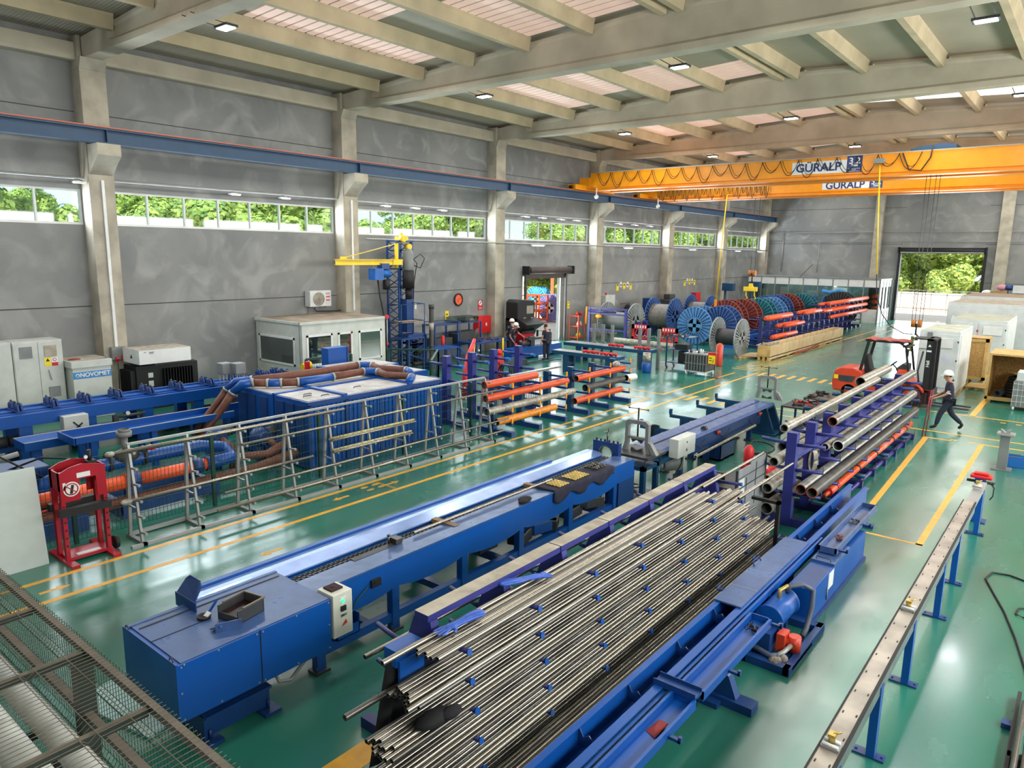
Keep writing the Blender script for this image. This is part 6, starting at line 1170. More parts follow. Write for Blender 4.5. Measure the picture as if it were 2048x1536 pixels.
# --- work tables with red valves, running across the hall
def xtable(label, x0, x1, y0, y1, h, xs):
    t = T('long_work_table', label, 'work table', ((x0 + x1) / 2, (y0 + y1) / 2, 0)); P('top', MB().box(x0, x1, y0, y1, h - .14, h), TEAL, t); P('steel_surface', MB().box(x0, x1 - .6, y0 + .03, y1 - .03, h, h + .01), GRY, t)
    for x in xs:
        P('leg', MB().box(x - .12, x + .12, y0 + .03, y0 + .15, 0, h - .14).box(x - .12, x + .12, y1 - .15, y1 - .03, 0, h - .14), TEAL, t); P('leg_brace', MB().box(x - .1, x + .1, y0 + .1, y1 - .1, .3, .4), TEAL, t)
    return t
xtable('nearer long petrol blue work table with red valves, behind the orange pipes', -18.1, -14.85, 25.15, 25.8, .88, (-17.4, -15.3)); xtable('farther long petrol blue work table with grey stands, before the red barriers', -19.4, -14.9, 27.9, 28.7, .88, (-18.6, -15.25))
def red_valves(label, x, y):
    q = MB()
    for i in range(6): q.sph((x + .13 * i, y + .06 * (i % 2), .95), .07, n=8).cyl((x + .13 * i, y - .05, .96), (x + .13 * i, y + .15, .98), .03, 6)
    TM('red_valves', q, RED2, label, 'valves', kind='stuff', base=(x, y, .88))
red_valves('row of small red valves on the nearer table, left group', -16.6, 25.4); red_valves('row of small red valves on the nearer table, right group', -15.9 + .2, 25.35); red_valves('cluster of small red valves on the farther table, middle', -17.0, 28.1); red_valves('cluster of small red valves on the farther table, right end', -15.7, 28.15)
for i, (x, d) in enumerate(((-18.35, 'leftmost'), (-17.85, 'second'), (-17.35, 'third'), (-15.9, 'fourth'), (-15.45, 'fifth'), (-14.95, 'rightmost'))):
    t = T('grey_stand', '%s grey upright pipe stand with forked arms along the farther table' % d, 'stand', (x, 28.9, 0), 'grey forked stands')
    P('upright', MB().box(x - .06, x + .06, 28.84, 28.96, 0, 1.75), GRY, t); P('fork', MB().beam((x - .02, 28.9, 1.3), (x - .22, 28.9, 1.42), .05, .04).beam((x, 28.9, 1.3), (x + .22, 28.9, 1.42), .05, .04).beam((x, 28.9, .95), (x + .25, 28.9, .85), .05, .04), GRY, t)
t = T('plastic_barrel', 'blue plastic barrel under the right end of the farther table', 'barrel', (-14.75, 27.5, 0)); P('body', MB().lathe([(0, 0), (.18, 0), (.2, .05), (.2, .42), (.17, .46), (0, .46)], (-14.75, 27.5, 0), 'z', 20), BLUE, t)
t = T('film_roll', 'white roll of stretch film standing on the blue barrel', 'roll', (-14.75, 27.5, .46)); P('roll', MB().cyl((-14.75, 27.5, .46), (-14.75, 27.5, .86), .17, 18), GPAL, t)
t = T('parts_trolley', 'blue tall shelf trolley with parts between the farther table and the grey bin', 'trolley', (-14.2, 29.7, 0))
P('frame', (lambda q: [q.box(x - .025, x + .025, y - .025, y + .025, .08, 1.45) for x in (-14.75, -13.6) for y in (29.3, 30.0)] + [q.box(-14.75, -13.6, 29.3, 30.0, z, z + .03) for z in (.25, .85, 1.42)] and q)(MB()), TEAL, t); P('black_boxes', MB().box(-14.2, -13.65, 29.35, 29.95, .28, .8).box(-14.4, -13.8, 29.4, 29.9, .88, 1.1), BLK, t)
P('castors', (lambda q: [q.cyl((x - .02, y, .05), (x + .02, y, .05), .05, 10) for x in (-14.7, -13.65) for y in (29.3, 30.0)] and q)(MB()), BLK, t)
clutter('dark tools and fittings heaped on top of the tall blue trolley', -14.7, -13.8, 29.35, 29.95, 1.45, 18, [DGR, STEELD, BLK], 11)
t = T('wheeled_bin', 'grey ribbed plastic container on white castors beside the zebra marking', 'container', (-12.95, 28.7, 0))
P('body', MB().box(-13.35, -12.35, 28.25, 29.15, .2, .92), DGR, t, bev=.02)
P('ribs', (lambda q: [q.box(-13.3 + .13 * i, -13.27 + .13 * i, 28.22, 28.26, .22, .88) for i in range(8)] + [q.box(-12.36, -12.32, 28.3 + .13 * i, 28.33 + .13 * i, .22, .88) for i in range(7)] and q.box(-13.38, -12.32, 28.2, 29.18, .88, .93).box(-13.36, -12.34, 28.22, 29.16, .5, .53))(MB()), GRY, t)
P('castors', (lambda q: [q.cyl((x - .025, y, .08), (x + .025, y, .08), .08, 12) for x in (-13.28, -12.42) for y in (28.32, 29.08)] and q.box(-13.3, -12.4, 28.3, 29.1, .14, .2))(MB()), WHT, t)
clutter('white cups and gloves lying on the grey wheeled container', -13.25, -12.5, 28.35, 29.05, .93, 16, [WHT, BLK, GPAL], 12)
t = T('hanging_notice', 'yellow and red framed notice hanging at the right of the grey container', 'sign', (-12.2, 28.3, .55)); P('board', MB().box(-12.3, -11.95, 28.2, 28.22, .55, 1.05), RED2, t); P('yellow_field', MB().box(-12.27, -11.98, 28.19, 28.2, .58, .93), YSGN, t); P('black_arrow', MB().beam((-12.08, 28.18, .64), (-12.04, 28.18, .78), .01, .02).box(-12.24, -12.12, 28.18, 28.19, .7, .73).box(-12.24, -12.12, 28.18, 28.19, .8, .83), BLK, t); P('stand', MB().cyl((-12.0, 28.22, 0), (-12.0, 28.22, 1.1), .01, 6).box(-12.2, -11.8, 28.1, 28.35, 0, .02), DGR, t)
t = T('red_cylinder', 'red fire drum standing between the grey reel and the grey container', 'cylinder', (-13.2, 31.5, 0)); P('body', MB().lathe([(0, 0), (.15, 0), (.16, .05), (.16, .95), (.08, 1.05), (0, 1.05)], (-13.2, 31.5, 0), 'z', 16), FRED, t)
for x, y, d in ((-19.9, 36.2, 'left'), (-17.85, 35.6, 'right')):
    t = T('plastic_barrier', '%s one of two bright red plastic barriers before the blue reels' % d, 'barrier', (x, y, 0)); q = MB()
    q.box(x - .55, x + .55, y - .03, y + .03, .85, 1.1).box(x - .55, x + .55, y - .03, y + .03, .3, .4).box(x - .55, x - .4, y - .03, y + .03, .3, 1.1).box(x + .4, x + .55, y - .03, y + .03, .3, 1.1)
    for i in range(4): q.beam((x - .4 + .2 * i, y, .38), (x - .2 + .2 * i, y, .88), .05, .05)
    q.box(x - .5, x - .35, y - .25, y + .25, .0, .08).box(x + .35, x + .5, y - .25, y + .25, 0, .08).box(x - .45, x - .4, y - .03, y + .03, .05, .35).box(x + .4, x + .45, y - .03, y + .03, .05, .35); P('frame', q, RED2, t)
    P('white_stripes', (lambda q: [q.box(x - .35 + .16 * i, x - .28 + .16 * i, y - .036, y - .03, .92, 1.06) for i in range(5)] and q)(MB()), WHT, t)
pipe_thing('floor_pipe', 'large pale wrapped pipe lying on the floor before the red barriers', (-20.6, 34.6, .3), (-16.8, 34.4, .3), .16, .14, GPAL)
# --- cable reels
def reel(label, c, ax, R, wd, drum_r, m, md, spokes=28, group=None, hub=None):
    t = T('cable_reel', label, 'reel', (0, 0, 0), group); 
    for s in (-1, 1):
        y = s * wd / 2; q = MB(); n = 40
        q.lathe([(R * .97, -.03), (R, -.03), (R, .03), (R * .97, .03), (R * .97, -.03)], (0, y, 0), 'y', n); q.lathe([(R * .38, -.025), (R * .44, -.025), (R * .44, .025), (R * .38, .025), (R * .38, -.025)], (0, y, 0), 'y', n)
        P('rim', q, m, t)
        q = MB()
        ri, ro = R * .42, R * .98
        for i in range(spokes):
            a = 2 * PI * i / spokes; st = 2 * PI / spokes
            q.add([(r * math.cos(b_), y + dy, r * math.sin(b_)) for b_, dy in ((a, .05), (a + .38 * st, .05), (a + .5 * st, -.05), (a + .88 * st, -.05), (a + st, .05)) for r in (ri, ro)], [(0, 1, 3, 2), (2, 3, 5, 4), (4, 5, 7, 6), (6, 7, 9, 8)])
        P('corrugated_flange', q, m, t)
        P('hub_cross', MB().box(-R * .09, R * .09, y - .03, y + .03, -R * .42, R * .42).box(-R * .42, R * .42, y - .03, y + .03, -R * .09, R * .09), hub or m, t)
    P('drum', MB().lathe([(drum_r, -wd / 2 + .03), (drum_r, wd / 2 - .03)], (0, 0, 0), 'y', 36), md, t)
    t.location = c; t.rotation_euler = (0, 0, 0 if ax == 'y' else PI / 2); return t
RB1 = mat('reel_blue', (86, 142, 196), .5, var=.1); RB2 = mat('reel_dark_blue', (58, 94, 156), .5, var=.1); RTE = mat('reel_teal', (44, 124, 140), .5, var=.1); RGR = mat('reel_grey', (150, 156, 156), .45, metal=.1, var=.1); CBL = mat('wound_cable', (138, 134, 126), .5, metal=.2, var=.15, scale=8)
reel('front bright blue cable reel with a blue cross, its flat side facing the camera', (-17.6, 38.9, 1.08), 'y', 1.06, 1.3, .55, RB1, CBL)
reel('blue reel with cream drum behind the front bright blue reel', (-16.7, 39.9, 1.1), 'y', 1.08, .9, .62, RB2, mat('cream_drum', (188, 176, 152), .6))
reel('grey corrugated reel lying crosswise in front of the row, empty drum', (-14.15, 34.9, .98), 'x', .97, 1.25, .4, RGR, DGR, 34, hub=LGR)
for x, y, m, d, g in ((-17.5, 42.6, MRED, 'first maroon reel of the row', None), (-17.2, 44.2, MRED, 'second maroon reel of the row', None), (-16.9, 46.0, RTE, 'first teal reel in the row', None), (-16.7, 47.4, RB1, 'teal blue reel in the middle of the row', None), (-17.6, 49.6, RB2, 'first tall dark blue reel of the row', None), (-17.6, 51.3, RB2, 'second tall dark blue reel of the row', None), (-17.5, 53.2, MRED, 'farthest maroon reel of the row', None), (-16.9, 54.6, RTE, 'last teal reel of the row', None)):
    reel(d + ' behind the blue racks', (x, y, 1.2), 'y', 1.18, .8, .6, m, CBL, 30)
reel('farthest dark blue reel standing edge-on at the end of the row', (-16.3, 57.0, 1.1), 'x', 1.1, .8, .5, RB2, CBL)
reel('grey reel standing before the glazed booth above the orange pipes', (-14.9, 57.2, 1.25), 'y', 1.25, .8, .6, DGR, CBL, 34)
reel('blue reel full of grey cable by the wall column, left of the row', (-21.3, 41.7, 1.18), 'x', 1.17, 1.5, .75, RB2, CBL)
reel('blue reel full of pale cable farther back by the wall', (-21.8, 48.2, 1.15), 'x', 1.12, 1.5, .6, RB2, CBL)
reel('grey reel held in the violet blue winding frame right of the side door', (-21.6, 36.9, 1.15), 'x', 1.08, 1.9, .5, RGR, GRY, 34)
wf = T('winding_frame', 'violet blue winding frame around a grey reel right of the side door', 'frame', (-21.3, 35.4, 0))
P('frame', (lambda q: [q.box(x - .07, x + .07, y - .07, y + .07, 0, 2.0) for x in (-22.7, -20.3) for y in (35.2,)] and q.box(-22.7, -20.3, 35.15, 35.25, 1.9, 2.0).box(-22.7, -20.3, 35.15, 35.25, 1.6, 1.68).box(-22.7, -20.3, 35.15, 35.25, .7, .8).cyl((-22.7, 35.1, 1.78), (-20.9, 35.1, 1.78), .06, 8))(MB()), PURP, wf)
P('reel_stand', MB().prism([(-20.55, 0), (-20.0, 0), (-20.15, 1.2), (-20.4, 1.2)], 'y', 36.4, 36.6).prism([(-20.55, 0), (-20.0, 0), (-20.15, 1.2), (-20.4, 1.2)], 'y', 37.3, 37.5).box(-20.5, -20.0, 36.4, 37.5, 0, .1), PURP, wf)
P('yellow_handle', MB().cyl((-22.85, 35.1, 1.0), (-22.85, 35.1, 2.0), .05, 8).sph((-22.0, 35.05, 1.5), .13, sx=1.6, sy=.6, sz=.9), YEL, wf)
t = T('red_shelf', 'narrow orange red shelf with bottles just right of the side door', 'shelf', (-23.6, 35.3, 0)); P('posts', (lambda q: [q.box(x - .02, x + .02, y - .02, y + .02, 0, 1.5) for x in (-23.9, -23.3) for y in (34.95, 35.65)] and q)(MB()), FRED, t)
for z in (.15, .8, 1.4): P('shelf_board', MB().box(-23.9, -23.3, 34.95, 35.65, z, z + .04), FRED, t)
for i, (y, z, m) in enumerate(((35.1, 1.44, RED2), (35.35, 1.44, DGR), (35.5, 1.44, RED2), (35.2, .84, WHT), (35.35, .84, FRED), (35.5, .84, WHT), (35.15, .19, mat('lime_tin', (110, 190, 50))), (35.45, .19, YEL))):
    TM('bottle', MB().lathe([(0, 0), (.07, 0), (.07, .14), (.025, .2), (.025, .25), (0, .25)], (-23.5, y, z), 'z', 10), m, '%s container on the %s board of the red shelf' % (('left red', 'middle dark', 'right red', 'left white', 'middle orange', 'right white', 'lime green', 'yellow')[i], 'top' if z > 1 else 'middle' if z > .5 else 'lowest'), 'bottle', 'containers on the red shelf', base=(-23.5, y, z))
t = T('wall_panel_box', 'grey wall cabinet with a red alarm light above the grey reel', 'cabinet', (-23.9, 38.7, 1.5)); P('body', MB().box(-24.1, -23.5, 38.2, 39.3, 1.3, 2.5), CAB, t); P('alarm_light', MB().cyl((-23.8, 38.7, 2.5), (-23.8, 38.7, 2.65), .06, 8), RED2, t); P('hooks', MB().box(-23.5, -23.45, 38.4, 38.6, 1.8, 2.1), DGR, t)
t = T('black_coats', 'black jackets hanging by the blue cabinet at the wall', 'jacket', (-23.4, 41.3, 0)); P('coats', MB().sph((-23.5, 40.9, 1.0), .45, sx=.6, sz=1.9).sph((-23.4, 41.4, 1.0), .4, sx=.6, sz=1.8), BLKC, t); P('rail', MB().cyl((-23.9, 40.6, 1.85), (-23.9, 41.8, 1.85), .02, 6).cyl((-23.9, 41.8, 0), (-23.9, 41.8, 1.85), .02, 6), DGR, t)
t = T('blue_cabinet', 'narrow blue cabinet left of the wall-side blue reel', 'cabinet', (-22.6, 42.6, 0)); P('body', MB().box(-23.2, -22.7, 42.3, 43.0, 0, 2.2), BLUED, t)
t = T('green_engine', 'dark green machinery by the wall behind the blue reels', 'machine', (-23, 45.6, 0)); P('body', MB().box(-23.5, -22.6, 45, 46.6, 0, 2.0).box(-23.3, -22.8, 45.4, 46.2, 2.0, 2.35), DGR, t, bev=.04)
t = T('red_cabinet', 'small red hose cabinet on the wall behind the reels', 'cabinet', (-23.9, 52, 1.3)); P('body', MB().box(-24.15, -23.8, 51.6, 52.5, 1.2, 2.2), RED2, t)
for y, d in ((55.0, 'left'), (60.5, 'right')):
    t = T('drill_press', '%s green drill press at the far left wall' % d, 'drill press', (-22.9, y, 0)); P('column', MB().cyl((-22.9, y, 0), (-22.9, y, 2.6), .09, 10), TEAL, t); P('head', MB().box(-23.1, -22.2, y - .25, y + .25, 2.3, 2.9), TEAL, t, bev=.03); P('table', MB().box(-23.1, -22.2, y - .3, y + .3, 1.2, 1.28).box(-23.2, -22.2, y - .3, y + .3, 0, .15), TEAL, t)
# --- machine line at the side door with three workers
bb = T('blue_machine_bed', 'low blue machine bed with grey frames where two men work by the side door', 'machine', (-20.9, 28, 0))
P('bed', MB().box(-21.5, -20.9, 25.9, 29.9, .08, .55), BLUE, bb); P('feet', (lambda q: [q.box(-21.5, -20.9, y, y + .15, 0, .08) for y in (26, 27.8, 29.6)] and q)(MB()), BLK, bb); P('grey_frames', MB().box(-21.3, -21.1, 27.6, 27.9, .55, 1.0).box(-21.3, -21.1, 28.9, 29.3, .55, 1.1).box(-21.35, -21.05, 27.4, 29.2, .85, .95).cyl((-21.2, 26.9, .7), (-21.2, 27.5, .7), .12, 12), DGR, bb); P('white_screen', MB().box(-21.35, -21.3, 27.9, 28.9, .56, .84), WHT, bb)
P('lamp', MB().sph((-21.2, 26.9, .8), .1), STEELD, bb); P('pink_cup', MB().cyl((-21.0, 26.3, .55), (-21.0, 26.3, .8), .05, 10), mat('pink_plastic', (214, 50, 100)), bb)
t = T('red_drawer_cabinet', 'red tool chest with silver drawer edges behind the kneeling bench man', 'tool chest', (-22.3, 28.4, 0)); P('body', MB().box(-22.7, -21.9, 28.0, 28.9, 0, 1.0), RED, t); P('drawer_lines', (lambda q: [q.box(-21.9, -21.88, 28.02, 28.88, .15 + .16 * i, .17 + .16 * i) for i in range(5)] and q)(MB()), LGR, t)
t = T('foot_pedal_box', 'dark ribbed pedal box on the floor with pipes running to the right', 'pedal', (-20.0, 25.3, 0)); P('body', MB().prism([(25.0, 0), (25.7, 0), (25.6, .28), (25.2, .28)], 'x', -20.5, -19.8), DGR, t); P('ribs', (lambda q: [q.box(-20.4 + .1 * i, -20.36 + .1 * i, 25.03, 25.06, .05, .26) for i in range(6)] and q)(MB()), GRY, t); P('rods', MB().cyl((-19.8, 25.5, .05), (-19.5, 27.9, .05), .025, 6).cyl((-19.9, 25.7, .05), (-20.0, 28.0, .05), .025, 6), DGR, t)
wbn = T('blue_workbench', 'blue workbench with tools at the foot of the wall column', 'workbench', (-22.4, 25.6, 0)); P('top', MB().box(-22.9, -21.8, 24.4, 27.2, .84, .9), BLUED, wbn)
for x in (-22.85, -21.85):
    for y in (24.45, 27.15): P('leg', MB().box(x - .04, x + .04, y - .04, y + .04, 0, .84), BLUED, wbn)
clutter('small tools and fittings spread on the blue workbench', -22.7, -22.0, 24.6, 26.9, .9, 26, [DGR, STEELD, BLUED], 13)
bs = T('back_shelving', 'blue framed shelving with glazed cases against the wall before the fire cabinet', 'shelving', (-23.3, 24, 0)); P('frame', (lambda q: [q.box(x - .03, x + .03, y - .03, y + .03, 0, 1.75) for x in (-23.7, -22.95) for y in (22.9, 24.4, 26.0)] + [q.box(-23.7, -22.95, 22.9, 26.0, z, z + .04) for z in (.7, 1.7)] and q)(MB()), BLUED, bs)
P('grey_cases', MB().box(-23.65, -23.0, 24.5, 25.9, .74, 1.3).box(-23.6, -23.1, 23.0, 24.2, .74, 1.1), DGR, bs); P('glass_case', MB().box(-23.7, -23.0, 24.4, 25.9, 1.74, 2.0), GLS2, bs)
bc = T('blast_cabinet', 'large black blasting cabinet with a square window and two arm holes by the side door', 'machine', (-22.8, 29.3, 0))
P('hood', MB().prism([(28.3, 1.55), (29.7, 1.45), (29.75, 2.5), (29.6, 2.62), (28.5, 2.68), (28.3, 2.55)], 'x', -23.3, -22.5), BLK, bc, bev=.06); P('sloped_body', MB().prism([(-23.3, 1.0), (-22.6, 1.0), (-21.9, 1.45), (-22.5, 1.75), (-23.3, 1.75)], 'y', 28.3, 29.8), BLK, bc, bev=.02); P('funnel', MB().prism([(-23.2, .25), (-22.7, .25), (-22.3, 1.1), (-23.3, 1.1)], 'y', 28.5, 29.6), DGR, bc)
P('window', MB().box(-22.5, -22.48, 29.0, 29.55, 1.95, 2.35), mat('dull_window', (150, 146, 134), .3), bc, 'pale square window with grey frame'); P('arm_ring', MB().lathe([(.1, 0), (.14, 0), (.14, .05), (.1, .05)], (-22.48, 28.8, 1.65), 'x', 16), GRY, bc); P('arm_ring', MB().lathe([(.1, 0), (.14, 0), (.14, .05), (.1, .05)], (-22.48, 29.4, 1.62), 'x', 16), GRY, bc)
P('legs', (lambda q: [q.box(x - .04, x + .04, y - .04, y + .04, 0, 1.1) for x in (-23.2, -22.3) for y in (28.4, 29.7)] and q)(MB()), BLK, bc)
t = T('fire_hose_cabinet', 'red fire hose cabinet tilted open on the wall right of the clock', 'fire cabinet', (-24.0, 27.3, 1.0)); P('box', MB().box(-24.18, -23.85, 26.85, 27.8, 1.0, 1.85), RED2, t); P('white_mark', MB().box(-23.85, -23.845, 27.4, 27.5, 1.35, 1.5), WHT, t); P('pipe_below', MB().cyl((-24.0, 27.6, 0), (-24.0, 27.6, 1.0), .02, 6), LGR, t)

# --- far racks, crate, glazed booth
r3 = T('pipe_rack', 'long dark blue cantilever rack beyond the plywood crate holding short orange pipes', 'rack', (-14.2, 48, 0))
for k in range(17):
    y = 39.3 + 1.15 * k; far = k > 8; H = 2.0 if far else 1.7
    P('post', MB().box(-14.3, -14.1, y - .09, y + .09, 0, H), PURP if k % 3 else NAVY, r3); P('base_beam', MB().box(-14.9, -13.5, y - .07, y + .07, 0, .14), NAVY, r3)
    P('arms', (lambda q: [q.cyl((-14.9, y, z), (-13.5, y, z + .01), .04, 8) for z in ((.45, 1.0, 1.55) if not far else (.5, .95, 1.4, 1.85))] and q)(MB()), NAVY, r3)
    if far: P('white_end', MB().box(-13.5, -13.47, y - .07, y + .07, .02, .14), WHT, r3)
for lab, x, a, c, z, r in (('orange pipe on the top arms at the near end of the far blue rack', -13.75, 38.6, 42.7, 1.7, .15), ('inner orange pipe on the middle arms of the far blue rack', -13.95, 41.0, 44.8, 1.13, .12), ('outer orange pipe on the middle arms of the far blue rack', -13.68, 41.6, 44.9, 1.12, .12),
                           ('orange pipe on the lowest arms at the near end of the far blue rack', -13.7, 39.6, 43.7, .6, .14), ('inner orange pipe on top in the middle of the far blue rack', -13.95, 44.6, 48.0, 1.68, .12), ('outer orange pipe on top in the middle of the far blue rack', -13.68, 45.0, 48.2, 1.66, .13),
                           ('short orange pipe between the two groups of the far rack', -13.7, 48.4, 50.6, 1.55, .1), ('topmost long orange pipe at the far end of the blue rack', -13.75, 50.0, 60.2, 1.99, .14), ('long orange pipe on the second arms at the far end of the rack', -13.75, 50.0, 60.0, 1.53, .13), ('inner long orange pipe beside it on the second arms', -14.05, 49.6, 59.0, 1.53, .12), ('long orange pipe on the third arms at the far end of the rack', -13.75, 50.5, 60.2, 1.07, .13), ('thin orange pipe behind the topmost one', -14.05, 49.0, 58, 1.97, .1)):
    t = T('orange_pipe', lab, 'pipe', (x, a, z)); P('pipe', MB().cyl((x, a + .25, z), (x, c, z), r, 14), ORG2, t); P('near_cap', MB().tube([(x, a, z), (x, a + .15, z), (x, a + .25, z)], [r * .6, r * .8, r], 14), ORG, t)
cr = T('plywood_crate', 'very long open plywood crate on pallet blocks beside the aisle', 'crate', (-12.35, 41, 0))
P('side_panel', MB().box(-12.07, -12.04, 34.85, 47.6, .05, .72), PLY, cr); P('side_panel', MB().box(-12.66, -12.63, 34.85, 47.6, .12, .72), PLY, cr); P('end_panel', MB().box(-12.66, -12.04, 34.82, 34.86, .2, .72), PINE, cr); P('end_panel', MB().box(-12.66, -12.04, 47.56, 47.6, .12, .72), PLY, cr); P('floor_boards', MB().box(-12.66, -12.04, 34.85, 47.6, .16, .2), PINE, cr)
P('pallet_blocks', (lambda q: [q.box(x, x + .12, y, y + .25, 0, .16) for x in (-12.64, -12.41, -12.18) for y in (34.84, 37.5, 40, 42.5, 45, 47.2)] and q)(MB()), PINE, cr); P('straps', (lambda q: [q.box(-12.67, -12.63, 36.5 + 1.3 * i, 36.53 + 1.3 * i, .1, .74) for i in range(9)] and q)(MB()), DGR, cr)
t = T('crate_lid', 'loose plywood sheet with battens lying on the floor left of the crate', 'board', (-13.1, 35.2, 0)); P('sheet', MB().add([(-13.7, 34.7, .1), (-12.72, 35.0, .1), (-12.72, 36.6, .14), (-13.5, 36.2, .12), (-13.7, 34.7, .12), (-12.72, 35.0, .12), (-12.72, 36.6, .16), (-13.5, 36.2, .14)], [(0, 3, 2, 1), (4, 5, 6, 7), (0, 1, 5, 4), (1, 2, 6, 5), (2, 3, 7, 6), (3, 0, 4, 7)]), PLY, t); P('battens', MB().beam((-13.75, 34.7, .05), (-13.2, 34.75, .05), .06, .09).beam((-13.5, 34.6, .05), (-12.9, 35.3, .05), .06, .09), PINE, t)
t = T('packed_parts', 'white wrapped parts and papers piled in the near end of the plywood crate', 'parcels', (-12.35, 35.3, .2), ); q = MB()
for i in range(9): q.beam((-12.55 + .05 * i, 34.95 + .05 * i, .5), (-12.5 + .05 * i, 35.1 + .12 * i, .82), .06, .06)
P('parcels', q.box(-12.6, -12.1, 34.9, 36, .2, .55), GPAL, t); P('stick', MB().beam((-12.5, 35.0, .86), (-12.1, 35.3, .74), .06, .03), PINE, t); P('paper', MB().beam((-12.75, 34.85, .7), (-12.55, 34.95, .8), .14, .005), WHT, t)
TM('red_wrapping', MB().tube([(-11.98, 38.2, .04), (-11.9, 39.5, .05), (-11.96, 40.8, .05), (-11.95, 42.2, .1)], [.06, .08, .06, .09], 6), mat('rust_strap', (142, 74, 52), .8), 'torn rust coloured strapping lying along the foot of the crate', 'strapping', base=(-11.96, 40, 0))
TM('timber_blocks', MB().box(-12.0, -11.85, 42.4, 42.8, .0, .14).box(-12.0, -11.85, 42.95, 43.4, 0, .16), PINE, 'short timber blocks lying beside the crate', 'block', base=(-11.9, 42.8, 0))
t = T('blue_trailer_beam', 'bright blue steel beam frame lying on the floor behind the grey reel', 'frame', (-15.6, 40, 0)); P('beams', MB().box(-15.9, -15.7, 38.2, 44, .35, .6).box(-15.2, -15.0, 38.2, 44, .35, .6).box(-15.9, -15.0, 38.2, 38.4, 0, .35).box(-15.9, -15.0, 41, 41.2, 0, .35), BLUE, t)
gb = T('glazed_booth', 'long white framed glazed booth along the far wall', 'booth', (-18, 62, 0)); BX0, BX1, BY0, BY1, BZ = -23.5, -13.15, 61.2, 64.9, 3.4
P('top_panels', MB().box(BX0, BX1, BY0, BY0 + .05, 2.75, 3.3).box(BX1 - .05, BX1, BY0, BY1, 2.75, 3.3), WHT, gb); P('roof', MB().box(BX0, BX1 + .05, BY0 - .05, BY1, 3.3, 3.4), GRY, gb); P('low_panels', MB().box(BX0, BX1, BY0, BY0 + .05, 0, 1.05).box(BX1 - .05, BX1, BY0, BY1, 0, 1.05), WHT, gb)
P('mullions', (lambda q: [q.box(BX0 + (BX1 - BX0) * i / 9 - .04, BX0 + (BX1 - BX0) * i / 9 + .04, BY0 - .03, BY0 + .06, 0, 3.3) for i in range(10)] + [q.box(BX1 - .06, BX1 + .03, BY0 + i * 1.05, BY0 + .08 + i * 1.05, 0, 3.3) for i in range(5)] and q)(MB()), GRY, gb)
P('pane', MB().box(BX0, BX1, BY0 + .02, BY0 + .03, 1.05, 2.75), GLS2, gb); P('side_pane', MB().box(BX1 - .03, BX1 - .02, BY0, BY1, 1.05, 2.75), GLS2, gb)
P('back_wall', MB().box(BX0, BX1 - .1, BY1 - .05, BY1, 0, 3.3), mat('pale_blue_wall', (196, 220, 220), .5), gb); P('back_door_light', MB().box(-17.6, -16.4, BY1 - .08, BY1 - .05, 0.1, 2.5), emis('daylit_doorway', (240, 250, 235), 1.0), gb, 'bright daylit doorway in the back of the booth')
P('prop', MB().beam((-19.2, 61.15, 3.4), (-18.4, 61.6, 4.4), .06, .06), mat('rusty_prop', (110, 80, 70)), gb)
t = T('extraction_arm', 'light blue bent extraction duct inside the glazed booth', 'duct', (-15.6, 60.6, 0)); P('duct', MB().tube([(-15.3, 60.6, 0), (-15.3, 60.6, 1.8), (-15.5, 60.6, 2.35), (-15.9, 60.6, 2.45), (-16.6, 60.6, 2.25), (-17.2, 60.6, 2.35)], .14, 12), mat('light_blue_duct', (70, 150, 220), .4), t)
for x0, x1, z0, z1, d in ((-14.0, -13.35, 1.1, 1.7, 'lower right'), (-14.0, -13.35, 1.72, 2.7, 'upper right'), (-14.75, -14.1, 1.1, 1.95, 'left')):
    t = T('cardboard_box', '%s brown carton stacked behind the glass of the far booth' % d, 'box', ((x0 + x1) / 2, 62, z0)); P('carton', MB().box(x0, x1, 61.6, 62.4, z0, z1), CARD, t); P('tape', MB().box(x0 + .3, x0 + .36, 61.59, 62.4, z0, z1 + .003), PINE, t)
TM('booth_bench', MB().box(-22.8, -13.3, 61.5, 62.5, 1.0, 1.08).box(-22.8, -22.7, 61.5, 62.5, 0, 1.0).box(-13.45, -13.35, 61.5, 62.5, 0, 1.0), GRY, 'long bench inside the glazed booth below the window line', 'bench', base=(-18, 62, 0))
